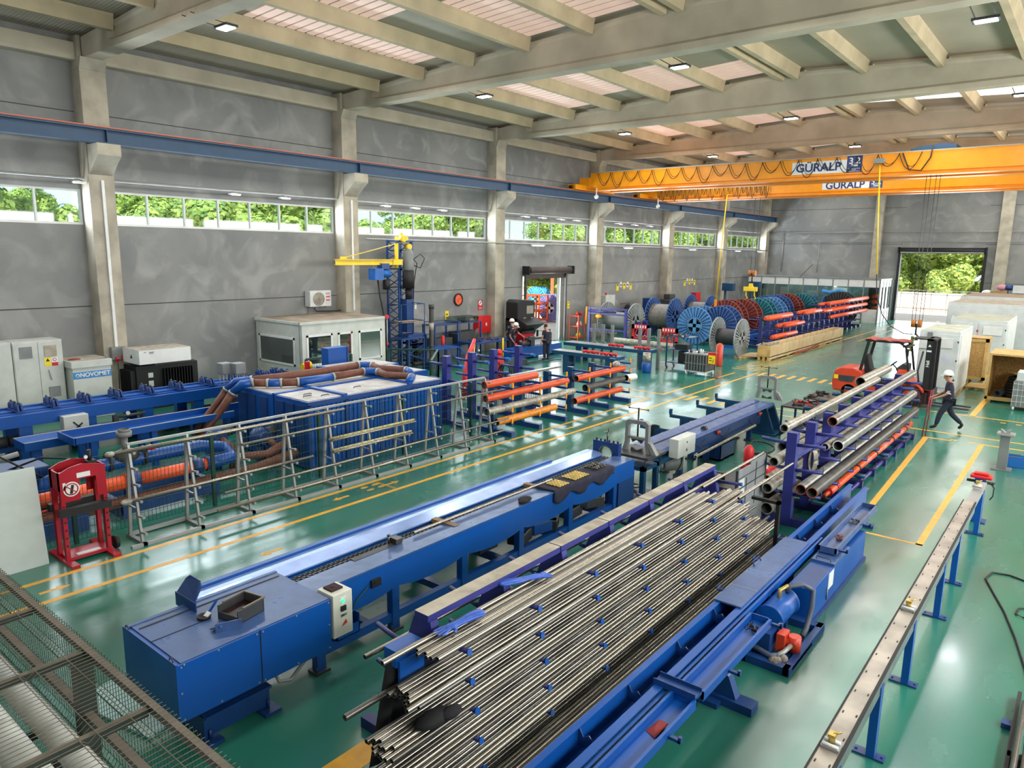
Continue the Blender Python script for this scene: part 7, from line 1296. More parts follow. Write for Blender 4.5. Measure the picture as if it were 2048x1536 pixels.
# ================================================================== OVERHEAD CRANES
def crane(label, y0, zb, zt, tag_x, n_loop, lx0, lx1, trolley):
    t = T('overhead_crane', label, 'crane', (-9, y0, zb))
    for nm, ya in (('girder', y0), ('rear_girder', y0 + 1.35)):
        P(nm, MB().box(-22.6, 4.2, ya, ya + .42, zb + .2, zt).box(-22.2, 4.2, ya - .05, ya + .47, zb + .16, zb + .2).box(-22.2, 4.2, ya + .06, ya + .36, zb + .02, zb + .16).box(-22.2, 4.2, ya - .05, ya + .47, zb, zb + .03), YEL, t)
    P('end_truck', MB().box(-23.35, -22.85, y0 - 1.1, y0 + 2.9, 8.45, 8.72).box(-23.3, -22.6, y0 - .05, y0 + 1.8, 8.55, zt - .25), YEL, t); P('end_buffer', MB().box(-23.2, -23.0, y0 - 1.25, y0 - 1.1, 8.5, 8.65), BLK, t)
    P('festoon_track', MB().box(-22.4, 2, y0 - .12, y0 - .08, zt - .03, zt + .01), LGR, t)
    q = MB(); w_ = (lx1 - lx0) / n_loop
    for i in range(n_loop):
        a = lx0 + w_ * i; f = 1.0 + .25 * math.sin(i * 2.1)
        q.tube(sag((a, y0 - .1, zt - .05), (a + w_ * 1.02, y0 - .1, zt - .05), .66 * f, 12), .016, 5).tube(sag((a + .12, y0 - .14, zt - .05), (a + w_ * 1.05, y0 - .14, zt - .05), .56 * f, 12), .012, 5)
    P('festoon_cable', q, BLK, t)
    P('end_camera', MB().cyl((-22.0, y0 - .3, zb - .3), (-22.0, y0 - .3, zb + .1), .03, 6).sph((-22.0, y0 - .3, zb - .35), .12), WHT, t)
    sg = P('name_board', MB().box(tag_x, tag_x + 2.35, y0 - .015, y0, zb + .26, zt - .16), WHT, t); text('lettering', 'GÜRALP', .5, (tag_x + 1.15, y0 - .02, (zb + zt) / 2 + .04), FY, NVB, sg, bold=.012, sx=1.05)
    ob = P('load_board', MB().box(tag_x + 2.36, tag_x + 2.98, y0 - .015, y0, zb + .24, zt - .02), NVB, t); text('load_lettering', '3.2', .36, (tag_x + 2.67, y0 - .02, zt - .24), FY, WHT, ob, bold=.006, sx=1.1); text('load_lettering', 'Ton', .14, (tag_x + 2.67, y0 - .02, zt - .42), FY, WHT, ob, bold=.006, sx=1.2)
    text('small_print', 'Tel: 0(232) 853 90 90\n03.2022\nNY65PA03211220-10', .055, (tag_x + 2.67, y0 - .02, zb + .34), FY, WHT, ob)
    if trolley is not None:
        P('trolley', MB().prism([(trolley - .85, zt + .03), (trolley + .8, zt + .03), (trolley + .8, zt + .2), (trolley + .3, zt + .26), (trolley, zt + .22), (trolley - .4, zt + .2), (trolley - .85, zt + .1)], 'y', y0 + .05, y0 + 1.7), RAILB, t); P('supply_cable', MB().tube([(trolley, y0 - .1, zt + .2), (trolley - .05, y0 - .12, zt - .3), (trolley - .35, y0 - .12, zt - .8), (trolley - .8, y0 - .12, zt - .75), (trolley - 1.1, y0 - .1, zt - .05)], .03, 6), BLK, t)
    return t
crane('front yellow overhead crane with festoon loops and a blue 3.2 Ton board', 34.7, 8.42, 9.38, -11.65, 19, -22.1, -6.4, -6.0)
crane('rear yellow overhead crane, mostly hidden beneath the front one', 41.8, 8.32, 9.12, -12.35, 26, -22.2, -15.2, None)
def hook(label, x, y, z, rz, ztop_, cables):
    t = T('crane_hook', label, 'hook', (x, y, z)); P('sheaves', MB().cyl((x - .2, y, z), (x - .04, y, z), .17, 16).cyl((x + .04, y, z), (x + .2, y, z), .17, 16), mat('hook_orange', (190, 116, 40), .45, var=.2), t); P('shank', MB().cyl((x, y, z - .5), (x, y, z), .04, 8), DGR, t)
    P('hook_curve', MB().tube([(x, y, z - .45), (x + .1, y, z - .55), (x + .08, y, z - .7), (x - .04, y, z - .72), (x - .1, y, z - .62)], [.035, .04, .045, .03, .015], 8), BLK, t)
    for dx in cables: P('rope', MB().cyl((x + dx, y, z + .1), (x + dx * 1.3, y, ztop_), .011, 5), DGR, t)
    return t
hook('orange double sheave crane hook hanging over the aisle behind the forklift', -6.0, 35.4, 2.22, 0, 8.45, (-.2, -.08, .08, .2))
h2 = hook('orange crane hook with a yellow load beam hanging before the glazed booth', -16.1, 42.5, 4.0, 0, 8.35, (-.12, .12))
P('load_beam', MB().box(-16.55, -15.75, 42.42, 42.58, 2.95, 3.2).box(-16.25, -16.0, 42.44, 42.56, 3.2, 3.4), YEL2, h2); P('small_hooks', MB().tube([(-16.4, 42.5, 2.95), (-16.4, 42.5, 2.7), (-16.3, 42.5, 2.55), (-16.4, 42.5, 2.45)], .03, 6).tube([(-15.9, 42.5, 2.95), (-15.9, 42.5, 2.7), (-15.8, 42.5, 2.55), (-15.9, 42.5, 2.45)], .03, 6), YEL2, h2)
pd = T('crane_pendant', 'yellow and black control pendant on a long yellow cable from the front crane', 'pendant', (-7.9, 34.5, 1.6)); P('yellow_tube', MB().cyl((-7.93, 34.55, 8.9), (-7.6, 34.5, 4.3), .028, 6), YEL2, pd); P('cable', MB().tube([(-7.6, 34.5, 4.3), (-7.5, 34.45, 3.4), (-7.2, 34.4, 2.6), (-6.8, 34.4, 2.1), (-6.3, 34.4, 1.85), (-5.93, 34.45, 1.82)], .02, 6), BLK, pd); P('handset', MB().box(-6.0, -5.88, 34.4, 34.52, 1.1, 1.75), mat('olive_handset', (120, 124, 40), .5), pd, bev=.02); P('travel_box', MB().box(-8.15, -7.75, 34.4, 34.65, 8.95, 9.15), GRY, pd)
t = T('crane_pendant', 'yellow pendant cable hanging from the rear crane in front of the wall column', 'pendant', (-17.7, 41.5, 2.4)); P('yellow_tube', MB().cyl((-17.6, 41.6, 8.5), (-17.85, 41.55, 2.4), .03, 6), YEL2, t); P('handset', MB().box(-17.92, -17.8, 41.5, 41.62, 1.9, 2.4), YEL, t)
# ================================================================== RIGHT BACK AREA
def container(name, label, x0, x1, y0, y1, z0, z1, panels=2, lugs=True, vent=True, top=None):
    t = T(name, label, 'cabinet', ((x0 + x1) / 2, (y0 + y1) / 2, 0)); w_ = (x1 - x0) / panels
    P('body', MB().box(x0, x1, y0, y1, z0, z1), CONT, t, bev=.015); P('roof_sheet', MB().box(x0 + .03, x1 - .03, y0 + .03, y1 - .03, z1, z1 + .01), top or mat('greenish_roof', (176, 182, 160), .5, var=.15, scale=2), t)
    for i in range(panels):
        d = P('door', MB().box(x0 + w_ * i + .03, x0 + w_ * (i + 1) - .015, y0 - .03, y0, z0 + .1, z1 - .12), CONT, t, bev=.006)
        if vent: P('vent_cover', MB().box(x0 + w_ * i + w_ * .2, x0 + w_ * (i + 1) - w_ * .15, y0 - .07, y0 - .03, z1 - .62, z1 - .25), WHT, d, bev=.01)
    if panels == 2: P('door_handle', MB().box(x0 + w_ - .03, x0 + w_ + .03, y0 - .06, y0 - .03, z1 - .5, z1 - .42), RED2, t)
    P('right_side_door', MB().box(x1, x1 + .03, y0 + .2, y1 - .2, z0 + .1, z1 - .15), WHT, t); P('hinges', (lambda q: [q.box(x1 - .06, x1 - .02, y0 - .05, y0 - .03, z, z + .06) for z in (z0 + .4, z0 + 1.1, z1 - .4)] and q)(MB()), BLK, t)
    if lugs:
        for x in (x0 + .08, x1 - .08):
            for y in (y0 + .1, y1 - .1): P('lifting_ring', MB().tube(arc((x, y, z1 + .06), .05, 0, 330, 10), .014, 5), WHT, t)
    P('base_frame', MB().box(x0, x1, y0, y0 + .1, z0 - .1, z0).box(x0, x1, y1 - .1, y1, z0 - .1, z0).box(x0, x0 + .1, y0, y1, z0 - .1, z0).box(x1 - .1, x1, y0, y1, z0 - .1, z0), WHT, t); P('timber_skids', MB().box(x0, x0 + .12, y0 - .25, y1, 0, z0 - .1).box(x1 - .12, x1, y0 - .25, y1, 0, z0 - .1), PINE, t)
    return t
ca = container('equipment_cabinet', 'tall white equipment cabinet behind the forklift mast, with a paper sheet', -4.97, -3.68, 30.2, 33.3, .24, 2.42, 1)
P('paper_sheet', MB().box(-4.2, -3.95, 30.165, 30.17, 1.35, 1.55), mat('bluish_paper', (214, 216, 236)), ca); P('switch_panel', MB().box(-4.95, -4.6, 30.1, 30.17, 1.75, 2.05), WHT, ca); P('ventilation_grid', MB().box(-4.72, -4.55, 30.14, 30.17, 2.08, 2.35), GRY, ca)
container('equipment_cabinet', 'white double-door cabinet with red handles behind the strand board crate', -4.95, -2.85, 36.9, 41.2, .3, 2.42, 2)
cc = container('equipment_container', 'large grey white container behind the double-door cabinet', -5.85, -2.3, 42.2, 47.0, .25, 2.86, 1, False, False, DUST); P('side_window', MB().box(-2.27, -2.25, 43.2, 46.0, 1.0, 2.2), DGR, cc)
container('equipment_container', 'farthest large white container at the right edge', -6.4, 1.5, 50.5, 56, .25, 2.86, 3, False, False, mat('brown_tarp', (150, 130, 110), .8))
ob_ = T('board_crate', 'closed strand board crate with timber battens between two white cabinets', 'crate', (-3.5, 34.8, 0)); P('panel', MB().box(-3.85, -3.2, 34.2, 35.3, .2, 1.85), OSB, ob_)
P('battens', MB().box(-3.88, -3.17, 34.16, 34.2, .2, .32).box(-3.88, -3.17, 34.16, 34.2, 1.74, 1.88).box(-3.88, -3.78, 34.16, 34.2, .2, 1.88).box(-3.28, -3.17, 34.16, 34.2, .2, 1.88).box(-3.2, -3.16, 34.2, 35.3, .2, .32).box(-3.2, -3.16, 34.2, 35.3, 1.74, 1.88).box(-3.2, -3.16, 34.2, 34.3, .2, 1.88).box(-3.88, -3.17, 34.16, 35.34, 1.86, 1.9), PINE, ob_); P('skids', MB().box(-3.85, -3.7, 34.2, 35.3, 0, .2).box(-3.35, -3.2, 34.2, 35.3, 0, .2), PINE, ob_)
pl = T('timber_pallet', 'small wooden pallet on the floor in front of the strand board crate', 'pallet', (-3.6, 33.4, 0))
P('boards', (lambda q: [q.box(-3.6, -2.9, 32.6 + .16 * i, 32.7 + .16 * i, .11, .14) for i in range(8)] + [q.box(x, x + .09, 32.6, 33.8, 0, .11) for x in (-3.6, -3.3, -3.0)] and q)(MB()), PINE, pl)
oc = T('open_crate', 'open-fronted strand board crate holding black hose coils at the right edge', 'crate', (-1.9, 31, 0))
P('panels', MB().box(-2.72, -2.68, 30.4, 32.2, .12, 1.68).box(-2.72, -.5, 32.16, 32.2, .12, 1.68).box(-2.72, -.5, 30.4, 32.2, .1, .14), OSB, oc); P('lid', MB().box(-2.75, -.5, 30.35, 32.25, 1.68, 1.74), PINE, oc); P('edge_battens', MB().box(-2.74, -2.66, 30.34, 30.4, .1, 1.68).box(-2.74, -.5, 30.34, 30.4, .08, .2), PINE, oc); P('skids', MB().box(-2.7, -2.55, 30.4, 32.2, 0, .1).box(-1.5, -1.35, 30.4, 32.2, 0, .1), PINE, oc)
t = T('black_hose_coil', 'heap of black hoses coiled inside the open crate', 'hose', (-1.7, 31.2, .14)); q = MB()
for k in range(7): q.tube([(-1.8 + (.5 - .03 * k) * math.cos(a * .5), 31.3 + (.5 - .03 * k) * math.sin(a * .5), .22 + .1 * k) for a in range(14)], .06, 8)
P('coils', q, BLK, t); P('grey_spool_end', MB().pipe((-2.4, 30.6, .3), (-2.3, 31.1, .3), .14, .09, 16), DGR, t); P('timber_disc', MB().cyl((-1.75, 31.3, 1.0), (-1.75, 31.3, 1.04), .4, 24), PINE, t)
gc = T('wheeled_cabinet', 'grey wire sided trolley with a white case on top at the right edge', 'trolley', (-1.4, 29.6, 0)); P('frame', MB().box(-1.85, -.8, 29.2, 30.1, .12, 1.0), GRY, gc); P('mesh_lines', (lambda q: [q.box(-1.86 + .13 * i, -1.85 + .13 * i, 29.18, 29.2, .15, .98) for i in range(8)] + [q.box(-1.85, -.8, 29.18, 29.2, z, z + .012) for z in (.3, .5, .7, .9)] and q)(MB()), WHT, gc); P('white_case', MB().box(-1.8, -.8, 29.25, 30.05, 1.0, 1.3), CONT, gc, bev=.02); P('castors', MB().cyl((-1.82, 29.22, .06), (-1.76, 29.22, .06), .06, 10).cyl((-1.82, 30.05, .06), (-1.76, 30.05, .06), .06, 10).cyl((-.9, 29.22, .06), (-.84, 29.22, .06), .06, 10), WHT, gc)
sh = T('storage_shelving', 'dark blue shelving with cartons and red rail far right before the end wall', 'shelving', (-3, 61, 0))
P('frame', (lambda q: [q.box(x - .05, x + .05, y - .05, y + .05, 0, 2.6) for x in (-7.0, -5.2, -3.4, -1.6, .2, 2) for y in (60, 61.2)] + [q.box(-7.05, 2.05, 60, 61.2, z, z + .06) for z in (1.2, 2.2)] and q)(MB()), NAVY, sh)
for i in range(14): P('blue_divider', MB().box(-4.4 + .35 * i, -4.36 + .35 * i, 59.9, 60.0, 1.9, 2.6 + .03 * i), NAVY, sh)
P('red_rail', MB().beam((-4.6, 59.85, 2.55), (.5, 59.85, 3.1), .05, .05), RED2, sh)
for x, z, w_, h_, m, d in ((-5.4, 2.26, .95, .62, CARD, 'brown printed carton in the middle'), (-4.0, 2.75, 1.25, .5, CONT, 'white box on the higher level'), (-2.6, 2.8, .9, .55, CARD, 'brown carton at the right'), (-4.0, 2.26, 1.2, .45, CARD, 'pale carton below the white box')):
    t = T('storage_box', d + ' of the far right shelving', 'box', (x, 60.6, z)); P('box', MB().box(x - w_ / 2, x + w_ / 2, 60.1, 61.1, z, z + h_), m, t, bev=.01); P('tape', MB().box(x - .04, x + .04, 60.09, 61.1, z + h_, z + h_ + .004), PINE, t)
for x, z, m, d in ((-6.6, 2.3, DGR, 'dark sack at the left end'), (-6.1, 2.55, WHT, 'white sack'), (-5.3, 2.95, mat('pink_sack', (206, 150, 160), .7), 'pink and white sack on the printed carton'), (-4.85, 2.95, BLUED, 'dark blue tarpaulin bundle')):
    TM('sack', MB().sph((x, 60.5, z + .16), .34, sy=1.2, sz=.6), m, d + ' on top of the far right shelving', 'sack', base=(x, 60.5, z))
# --- forklift (facing right)
fk = T('forklift', 'red and black forklift truck parked behind the loaded pipe rack', 'forklift', (-5.6, 28.1, 0))
def yl(q, poly, y0, y1): return q.prism(poly, 'y', y0, y1)
P('counterweight', yl(MB(), [(-7.15, .25), (-6.35, .22), (-6.2, .5), (-6.2, 1.02), (-6.5, 1.12), (-6.95, 1.1), (-7.12, 1.0), (-7.2, .6)], 27.5, 28.7), FRED, fk, bev=.05)
P('rear_vent', yl(MB(), [(-6.95, .62), (-6.5, .6), (-6.4, .82), (-6.95, .82)], 27.48, 27.5), DGR, fk); P('yellow_sticker', MB().box(-7.12, -6.98, 27.47, 27.5, .68, .82), YSGN, fk)
P('chassis', yl(MB(), [(-6.25, .3), (-4.7, .3), (-4.5, .5), (-4.7, .85), (-4.95, 1.15), (-5.1, 1.15), (-5.3, .6), (-6.2, .6)], 27.55, 28.65), FRED, fk, bev=.03); P('dark_floor', MB().box(-6.25, -5.1, 27.6, 28.6, .6, .72), BLK, fk)
P('seat_base', MB().box(-6.1, -5.75, 27.85, 28.4, .72, .95), BLK, fk); P('seat', yl(MB(), [(-6.2, .95), (-5.6, .95), (-5.6, 1.05), (-6.0, 1.08), (-6.15, 1.6), (-6.3, 1.58)], 27.85, 28.35), BLK, fk, bev=.03)
P('steering_wheel', MB().tube([(-5.35 + .1 * math.cos(a * PI / 8), 28.1 + .17 * math.sin(a * PI / 8), 1.32 + .1 * math.cos(a * PI / 8)) for a in range(17)], .02, 6).cyl((-5.35, 28.1, 1.3), (-5.15, 28.1, 1.1), .02, 6), BLK, fk); P('dashboard', yl(MB(), [(-5.15, 1.1), (-4.85, 1.15), (-4.85, 1.35), (-5.0, 1.4), (-5.2, 1.2)], 27.8, 28.5), DGR, fk)
gq = MB()
for y in (27.62, 28.58): gq.beam((-6.3, y, 1.02), (-6.1, y, 2.12), .09, .07).beam((-4.75, y, 1.05), (-4.92, y, 2.0), .06, .06).beam((-4.92, y, 2.0), (-5.15, y, 2.15), .06, .06)
P('cab_posts', gq, BLK, fk); P('roof_guard', MB().box(-6.2, -5.0, 27.58, 28.62, 2.1, 2.16).box(-5.02, -4.82, 27.6, 28.6, 1.98, 2.02), BLK, fk)
vs = [(-6.22 + 1.3 * i / 8, 27.55 + 1.1 * j_ / 6, 2.18 + .025 * math.sin(i * 2.2) + .015 * math.cos(j_ * 1.7)) for i in range(9) for j_ in range(7)]; fs = [(i * 7 + j_, (i + 1) * 7 + j_, (i + 1) * 7 + j_ + 1, i * 7 + j_ + 1) for i in range(8) for j_ in range(6)]
P('red_roof_cover', MB().add(vs, fs, 0, True), mat('faded_red_cover', (176, 84, 78), .8, var=.15, scale=9), fk, 'wrinkled faded red cover').modifiers.new('t', 'SOLIDIFY').thickness = .03
for x, y, r in ((-6.6, 27.5, .27), (-6.6, 28.55, .27), (-4.65, 27.42, .36), (-4.65, 28.55, .36)):
    w_ = P('wheel', MB().lathe([(r * .55, 0), (r * .9, 0), (r, .04), (r, .18), (r * .9, .22), (r * .55, .22), (r * .55, 0)], (x, y, r), 'y', 28), BLK, fk); P('wheel_rim', MB().cyl((x, y + .02, r), (x, y + .2, r), r * .55, 20).lathe([(r * .12, -.02), (r * .4, -.01), (r * .12, .0)], (x, y + .02, r), 'y', 12), FRED, w_)
P('mudguard', MB().tube(arc((-4.65, 27.5, .36), .44, 20, 160, 10), .05, 6), FRED, fk)
P('mast_rails', MB().box(-4.3, -4.12, 27.6, 27.75, .1, 2.35).box(-4.3, -4.12, 28.45, 28.6, .1, 2.35).box(-4.12, -4.02, 27.68, 27.78, .1, 2.3).box(-4.12, -4.02, 28.42, 28.52, .1, 2.3).box(-4.3, -4.05, 27.6, 28.6, 2.28, 2.34).box(-4.3, -4.1, 27.6, 28.6, .5, .6), BLK, fk); P('mast_cap', MB().box(-4.75, -4.2, 27.6, 28.4, 2.3, 2.34), BLK, fk); P('lift_cylinder', MB().cyl((-4.22, 28.1, .2), (-4.22, 28.1, 2.2), .05, 10), DGR, fk)
P('tilt_hoses', MB().tube([(-4.4, 27.7, 1.9), (-4.5, 27.7, 1.2), (-4.4, 27.7, .6)], .03, 6).tube([(-4.6, 27.75, .6), (-4.25, 27.75, .75)], .05, 8), DGR, fk); P('forks', MB().box(-4.02, -2.9, 27.75, 27.87, .05, .1).box(-4.02, -2.9, 28.3, 28.42, .05, .1).box(-4.04, -3.98, 27.6, 28.6, .1, .6), DGR, fk)
text('mast_lettering', 'Heli', .14, (-4.21, 27.59, 1.5), (R_(90), R_(-90), 0), WHT, fk, bold=.003); P('mast_marks', MB().prism([(-4.26, 2.08), (-4.16, 2.08), (-4.21, 2.16)], 'y', 27.588, 27.592).box(-4.28, -4.14, 27.588, 27.592, 1.9, 1.96), WHT, fk)
P('orange_tray', MB().box(-5.1, -4.75, 27.7, 28.0, 1.0, 1.2), ORG2, fk); P('mirror', MB().box(-4.85, -4.8, 27.45, 27.55, 1.7, 1.95), BLK, fk)
text_fix = None
# ================================================================== PEOPLE
def person(label, loc, rz, J, shirt=CLOTH, helmet=HELM, long_sleeve=False, h=1.0, trousers=None):
    t = T('person', label, 'person', (0, 0, 0)); j = {k: tuple(v) for k, v in J.items()}
    g = lambda k, r: (*j[k], r)
    def mid(a, b_, f, r): return tuple(j[a][i] + (j[b_][i] - j[a][i]) * f for i in range(3)) + (r,)
    hd_ = Vector(j['head']); nk = Vector(j['neck']); fwd = Vector(j.get('face', (1, 0, 0))).normalized()
    ch_ = [[g('pelvis', (.13, .1)), mid('pelvis', 'neck', .45, (.125, .1)), mid('pelvis', 'neck', .8, (.15, .1)), g('neck', .055), (*(hd_ - Vector((0, 0, .03)) + fwd * .01), (.075, .085)), (*(hd_ + Vector((0, 0, .08))), (.078, .09)), (*(hd_ + Vector((0, 0, .14))), .05)]]
    nose = hd_ + fwd * .1; ch_.append([(*(hd_ - Vector((0, 0, .03)) + fwd * .01), (.075, .085)), (*(nose - Vector((0, 0, .02))), .016), (*(nose + fwd * .01 - Vector((0, 0, .035))), .014)])
    for s in 'lr':
        ch_.append([mid('pelvis', 'neck', .8, (.15, .1)), g(s + 'sh', .062), g(s + 'el', .042), g(s + 'wr', .028), g(s + 'ha', (.036, .02))])
        w_ = Vector(j[s + 'ha']); d = (w_ - Vector(j[s + 'wr'])).normalized(); sd = d.cross(Vector((0, 0, 1))); sd = sd.normalized() if sd.length > .1 else Vector((0, 1, 0))
        for k, (o_, l) in enumerate(((-.028, .06), (-.01, .075), (.01, .07), (.028, .055))):
            a = w_ + d * .03 + sd * o_; b_ = a + d * l * .6; c = b_ + d * l * .35 - Vector((0, 0, .02)); ch_.append([g(s + 'ha', (.036, .02)), (*a, .011), (*b_, .0095), (*c, .008)])
        a = w_ - d * .02 + sd * .04; b_ = a + d * .035 + sd * .015; ch_.append([g(s + 'ha', (.036, .02)), (*a, .012), (*b_, .009)])
        ch_.append([g('pelvis', (.13, .1)), g(s + 'hp', .085), g(s + 'kn', .055), g(s + 'an', .04), g(s + 'to', .035)])
    skinned('body', ch_, t, SKIN, 1)
    sh_ = [[mid('pelvis', 'neck', -.18, (.175, .14)), mid('pelvis', 'neck', .45, (.17, .135)), mid('pelvis', 'neck', .8, (.18, .13)), mid('pelvis', 'neck', .98, (.08, .075))]]
    for s in 'lr':
        c = [mid('pelvis', 'neck', .8, (.17, .12)), g(s + 'sh', .082)]
        c += [g(s + 'el', .058), mid(s + 'el', s + 'wr', .85, .045)] if long_sleeve else [mid(s + 'sh', s + 'el', .75, .065)]
        sh_.append(c)
    skinned('shirt', sh_, t, shirt, 1)
    tr_ = []
    for s in 'lr': tr_.append([g('pelvis', (.165, .135)), g(s + 'hp', .112), g(s + 'kn', .088), mid(s + 'kn', s + 'an', .92, .062)])
    skinned('trousers', tr_, t, trousers or CLOTH, 1)
    for s in 'lr': skinned('boot', [[mid(s + 'kn', s + 'an', .8, .056), g(s + 'an', .055), g(s + 'to', .045)]], t, BLK, 1)
    c = hd_ + Vector((0, 0, .06)); f2 = fwd
    if helmet:
        P('helmet', MB().lathe([(0, .16), (.06, .15), (.11, .11), (.135, .04), (.14, 0), (.12, 0)], tuple(c), 'z', 20).add([tuple(c + f2 * .1 + f2.cross(Vector((0, 0, 1))) * .1), tuple(c + f2 * .19 + f2.cross(Vector((0, 0, 1))) * .05 - Vector((0, 0, .015))), tuple(c + f2 * .19 - f2.cross(Vector((0, 0, 1))) * .05 - Vector((0, 0, .015))), tuple(c + f2 * .1 - f2.cross(Vector((0, 0, 1))) * .1)], [(0, 1, 2, 3)]), helmet, t)
    P('hair', MB().sph(tuple(hd_ - fwd * .02 + Vector((0, 0, .07))), .094, sx=1, sy=.95, sz=.95), HAIR, t)
    e_ = f2.cross(Vector((0, 0, 1)))
    P('eyes', MB().sph(tuple(hd_ + fwd * .085 + e_ * .03 + Vector((0, 0, .025))), .012, n=6).sph(tuple(hd_ + fwd * .085 - e_ * .03 + Vector((0, 0, .025))), .012, n=6), BLK, t)
    P('ears', MB().sph(tuple(hd_ + e_ * .085 + Vector((0, 0, .01))), .025, n=6, sz=1.3).sph(tuple(hd_ - e_ * .085 + Vector((0, 0, .01))), .025, n=6, sz=1.3), SKIN, t)
    t.location = loc; t.rotation_euler = (0, 0, rz); t.scale = (h, h, h); return t
stand = dict(pelvis=(0, 0, .95), neck=(0, 0, 1.47), head=(.02, 0, 1.6), lsh=(0, .19, 1.4), rsh=(0, -.19, 1.4), lel=(.02, .26, 1.12), rel=(.02, -.26, 1.12), lwr=(.1, .27, .88), rwr=(.1, -.27, .88), lha=(.13, .27, .8), rha=(.13, -.27, .8), lhp=(0, .1, .88), rhp=(0, -.1, .88), lkn=(.02, .11, .48), rkn=(.02, -.11, .48), lan=(0, .12, .09), ran=(0, -.12, .09), lto=(.16, .13, .04), rto=(.16, -.13, .04))
walk = dict(stand, pelvis=(0, 0, .93), neck=(.06, 0, 1.45), head=(.1, 0, 1.58), lkn=(.2, .1, .5), lan=(.28, .1, .1), lto=(.44, .1, .05), rkn=(-.08, -.1, .5), ran=(-.42, -.1, .18), rto=(-.32, -.1, .05), lel=(.08, .25, 1.12), lwr=(.32, .2, .98), lha=(.4, .18, .95), rel=(.1, -.25, 1.12), rwr=(.34, -.2, .97), rha=(.42, -.18, .94), face=(1, 0, 0))
pw = person('man in navy workwear and white hard hat walking left with a thin red barrier', (-3.05, 24.35, 0), R_(192), walk)
P('reflective_band', MB().cyl((.06, .245, 1.15), (.066, .25, 1.12), .072, 12).cyl((.06, -.245, 1.15), (.066, -.25, 1.12), .072, 12), mat('reflective', (196, 206, 210), .3), pw)
reach = dict(stand, neck=(.04, 0, 1.45), head=(.1, 0, 1.57), rel=(.28, -.2, 1.36), rwr=(.52, -.16, 1.36), rha=(.61, -.15, 1.35), face=(1, 0, -.15))
person('man in dark clothes reaching over the blue machine bed, backlit by the door', (-19.95, 27.3, 0), R_(172), reach, helmet=None)
lean = dict(stand, pelvis=(-.08, 0, .93), neck=(.16, 0, 1.4), head=(.27, 0, 1.5), lsh=(.13, .19, 1.33), rsh=(.13, -.19, 1.33), lel=(.36, .22, 1.14), lwr=(.55, .1, 1.08), lha=(.63, .06, 1.05), rel=(.08, -.28, 1.06), rwr=(.22, -.24, .84), rha=(.27, -.22, .78), face=(1, 0, -.4))
person('man in white helmet leaning over the blue machine bed, in side view', (-21.85, 26.95, 0), R_(15), lean)
phone_ = dict(stand, rel=(.14, -.32, 1.36), rwr=(.16, -.12, 1.62), rha=(.12, -.08, 1.66), lel=(.05, .25, 1.12), lwr=(.2, .22, 1.0), lha=(.25, .2, .98), face=(1, 0, 0))
person('man in white helmet at the workbench, one hand raised to his head', (-22.3, 27.6, 0), R_(150), phone_, trousers=mat('khaki_trousers', (96, 92, 82), .9))
# ================================================================== MESH CAGE IN THE NEAR LEFT CORNER
cg = T('mesh_cage', 'dark green cage of steel bars and wavy wire mesh in the near left corner', 'cage', (-5.6, 1.2, 0))
def bar(nm, a, c, w_, h_): P(nm, MB().beam(a, c, w_, h_), CAGE, cg); P('dust_layer', MB().beam((a[0], a[1], a[2] + h_ / 2 + .002), (c[0], c[1], c[2] + h_ / 2 + .002), w_ * .96, .003), CAGET, cg)
bar('edge_bar', (-8.6, 1.88, 2.0), (-2.9, 1.88, 2.0), .05, .05)
for x in (-8.7, -7.67, -6.63, -5.6, -4.55, -3.5): bar('roof_bar', (x, 0.2, 1.98), (x, 1.85, 1.98), .045, .05)
bar('middle_rail', (-8.6, 1.83, 1.52), (-2.9, 1.83, 1.52), .06, .04)
for x in (-8.7, -5.6, -2.9): P('post', MB().box(x - .06, x + .06, 1.78, 1.9, 0, 1.98), CAGE, cg)
q = MB()
for i in range(114):                                  # roof wires with their folded ribs
    x = -8.6 + .05 * i; q.tube([(x, .2, 2.03), (x, .95, 2.03), (x, 1.0, 1.99), (x + .012, 1.05, 2.03), (x, 1.42, 2.03), (x, 1.47, 1.985), (x + .012, 1.52, 2.03), (x, 1.93, 2.03)], .0028, 4, 0, False)
for y in (.4, .62, .95, 1.05, 1.42, 1.52, 1.72): q.cyl((-8.6, y, 2.034), (-2.9, y, 2.034), .003, 4)
P('roof_mesh', q, CAGET, cg, kind='stuff')
q = MB()
for i in range(114):
    x = -8.6 + .05 * i; q.tube([(x, 1.91, 2.05), (x, 1.91, 1.75), (x, 1.88, 1.7), (x, 1.91, 1.65), (x, 1.91, 1.2), (x, 1.88, 1.15), (x, 1.91, 1.1), (x, 1.91, .1)], .0026, 4, 0, False)
for z in (1.75, 1.65, 1.45, 1.2, 1.1, .9, .65, .4, .15): q.cyl((-8.6, 1.915, z), (-2.9, 1.915, z), .003, 4)
P('front_mesh', q, GREENF, cg, kind='stuff')
for x0, x1, y0, y1, h_, m, lab, cat in ((-7.3, -5.75, .95, 1.5, 1.35, CAB, 'long white appliance box under the cage mesh, left one', 'box'), (-5.4, -3.4, .95, 1.5, 1.3, CAB, 'white appliance box under the cage mesh, right one', 'box'), (-7.4, -5.2, .3, .85, 1.5, CARD, 'brown board standing inside the mesh cage', 'board')):
    t = T('stored_box' if cat == 'box' else 'brown_board', lab, cat, ((x0 + x1) / 2, (y0 + y1) / 2, 0)); P('body', MB().box(x0, x1, y0, y1, 0, h_), m, t, bev=.02); P('edge_strip', MB().box(x0, x1, y1 - .02, y1 + .01, h_ - .06, h_ + .005), GRY if cat == 'box' else CARD, t)
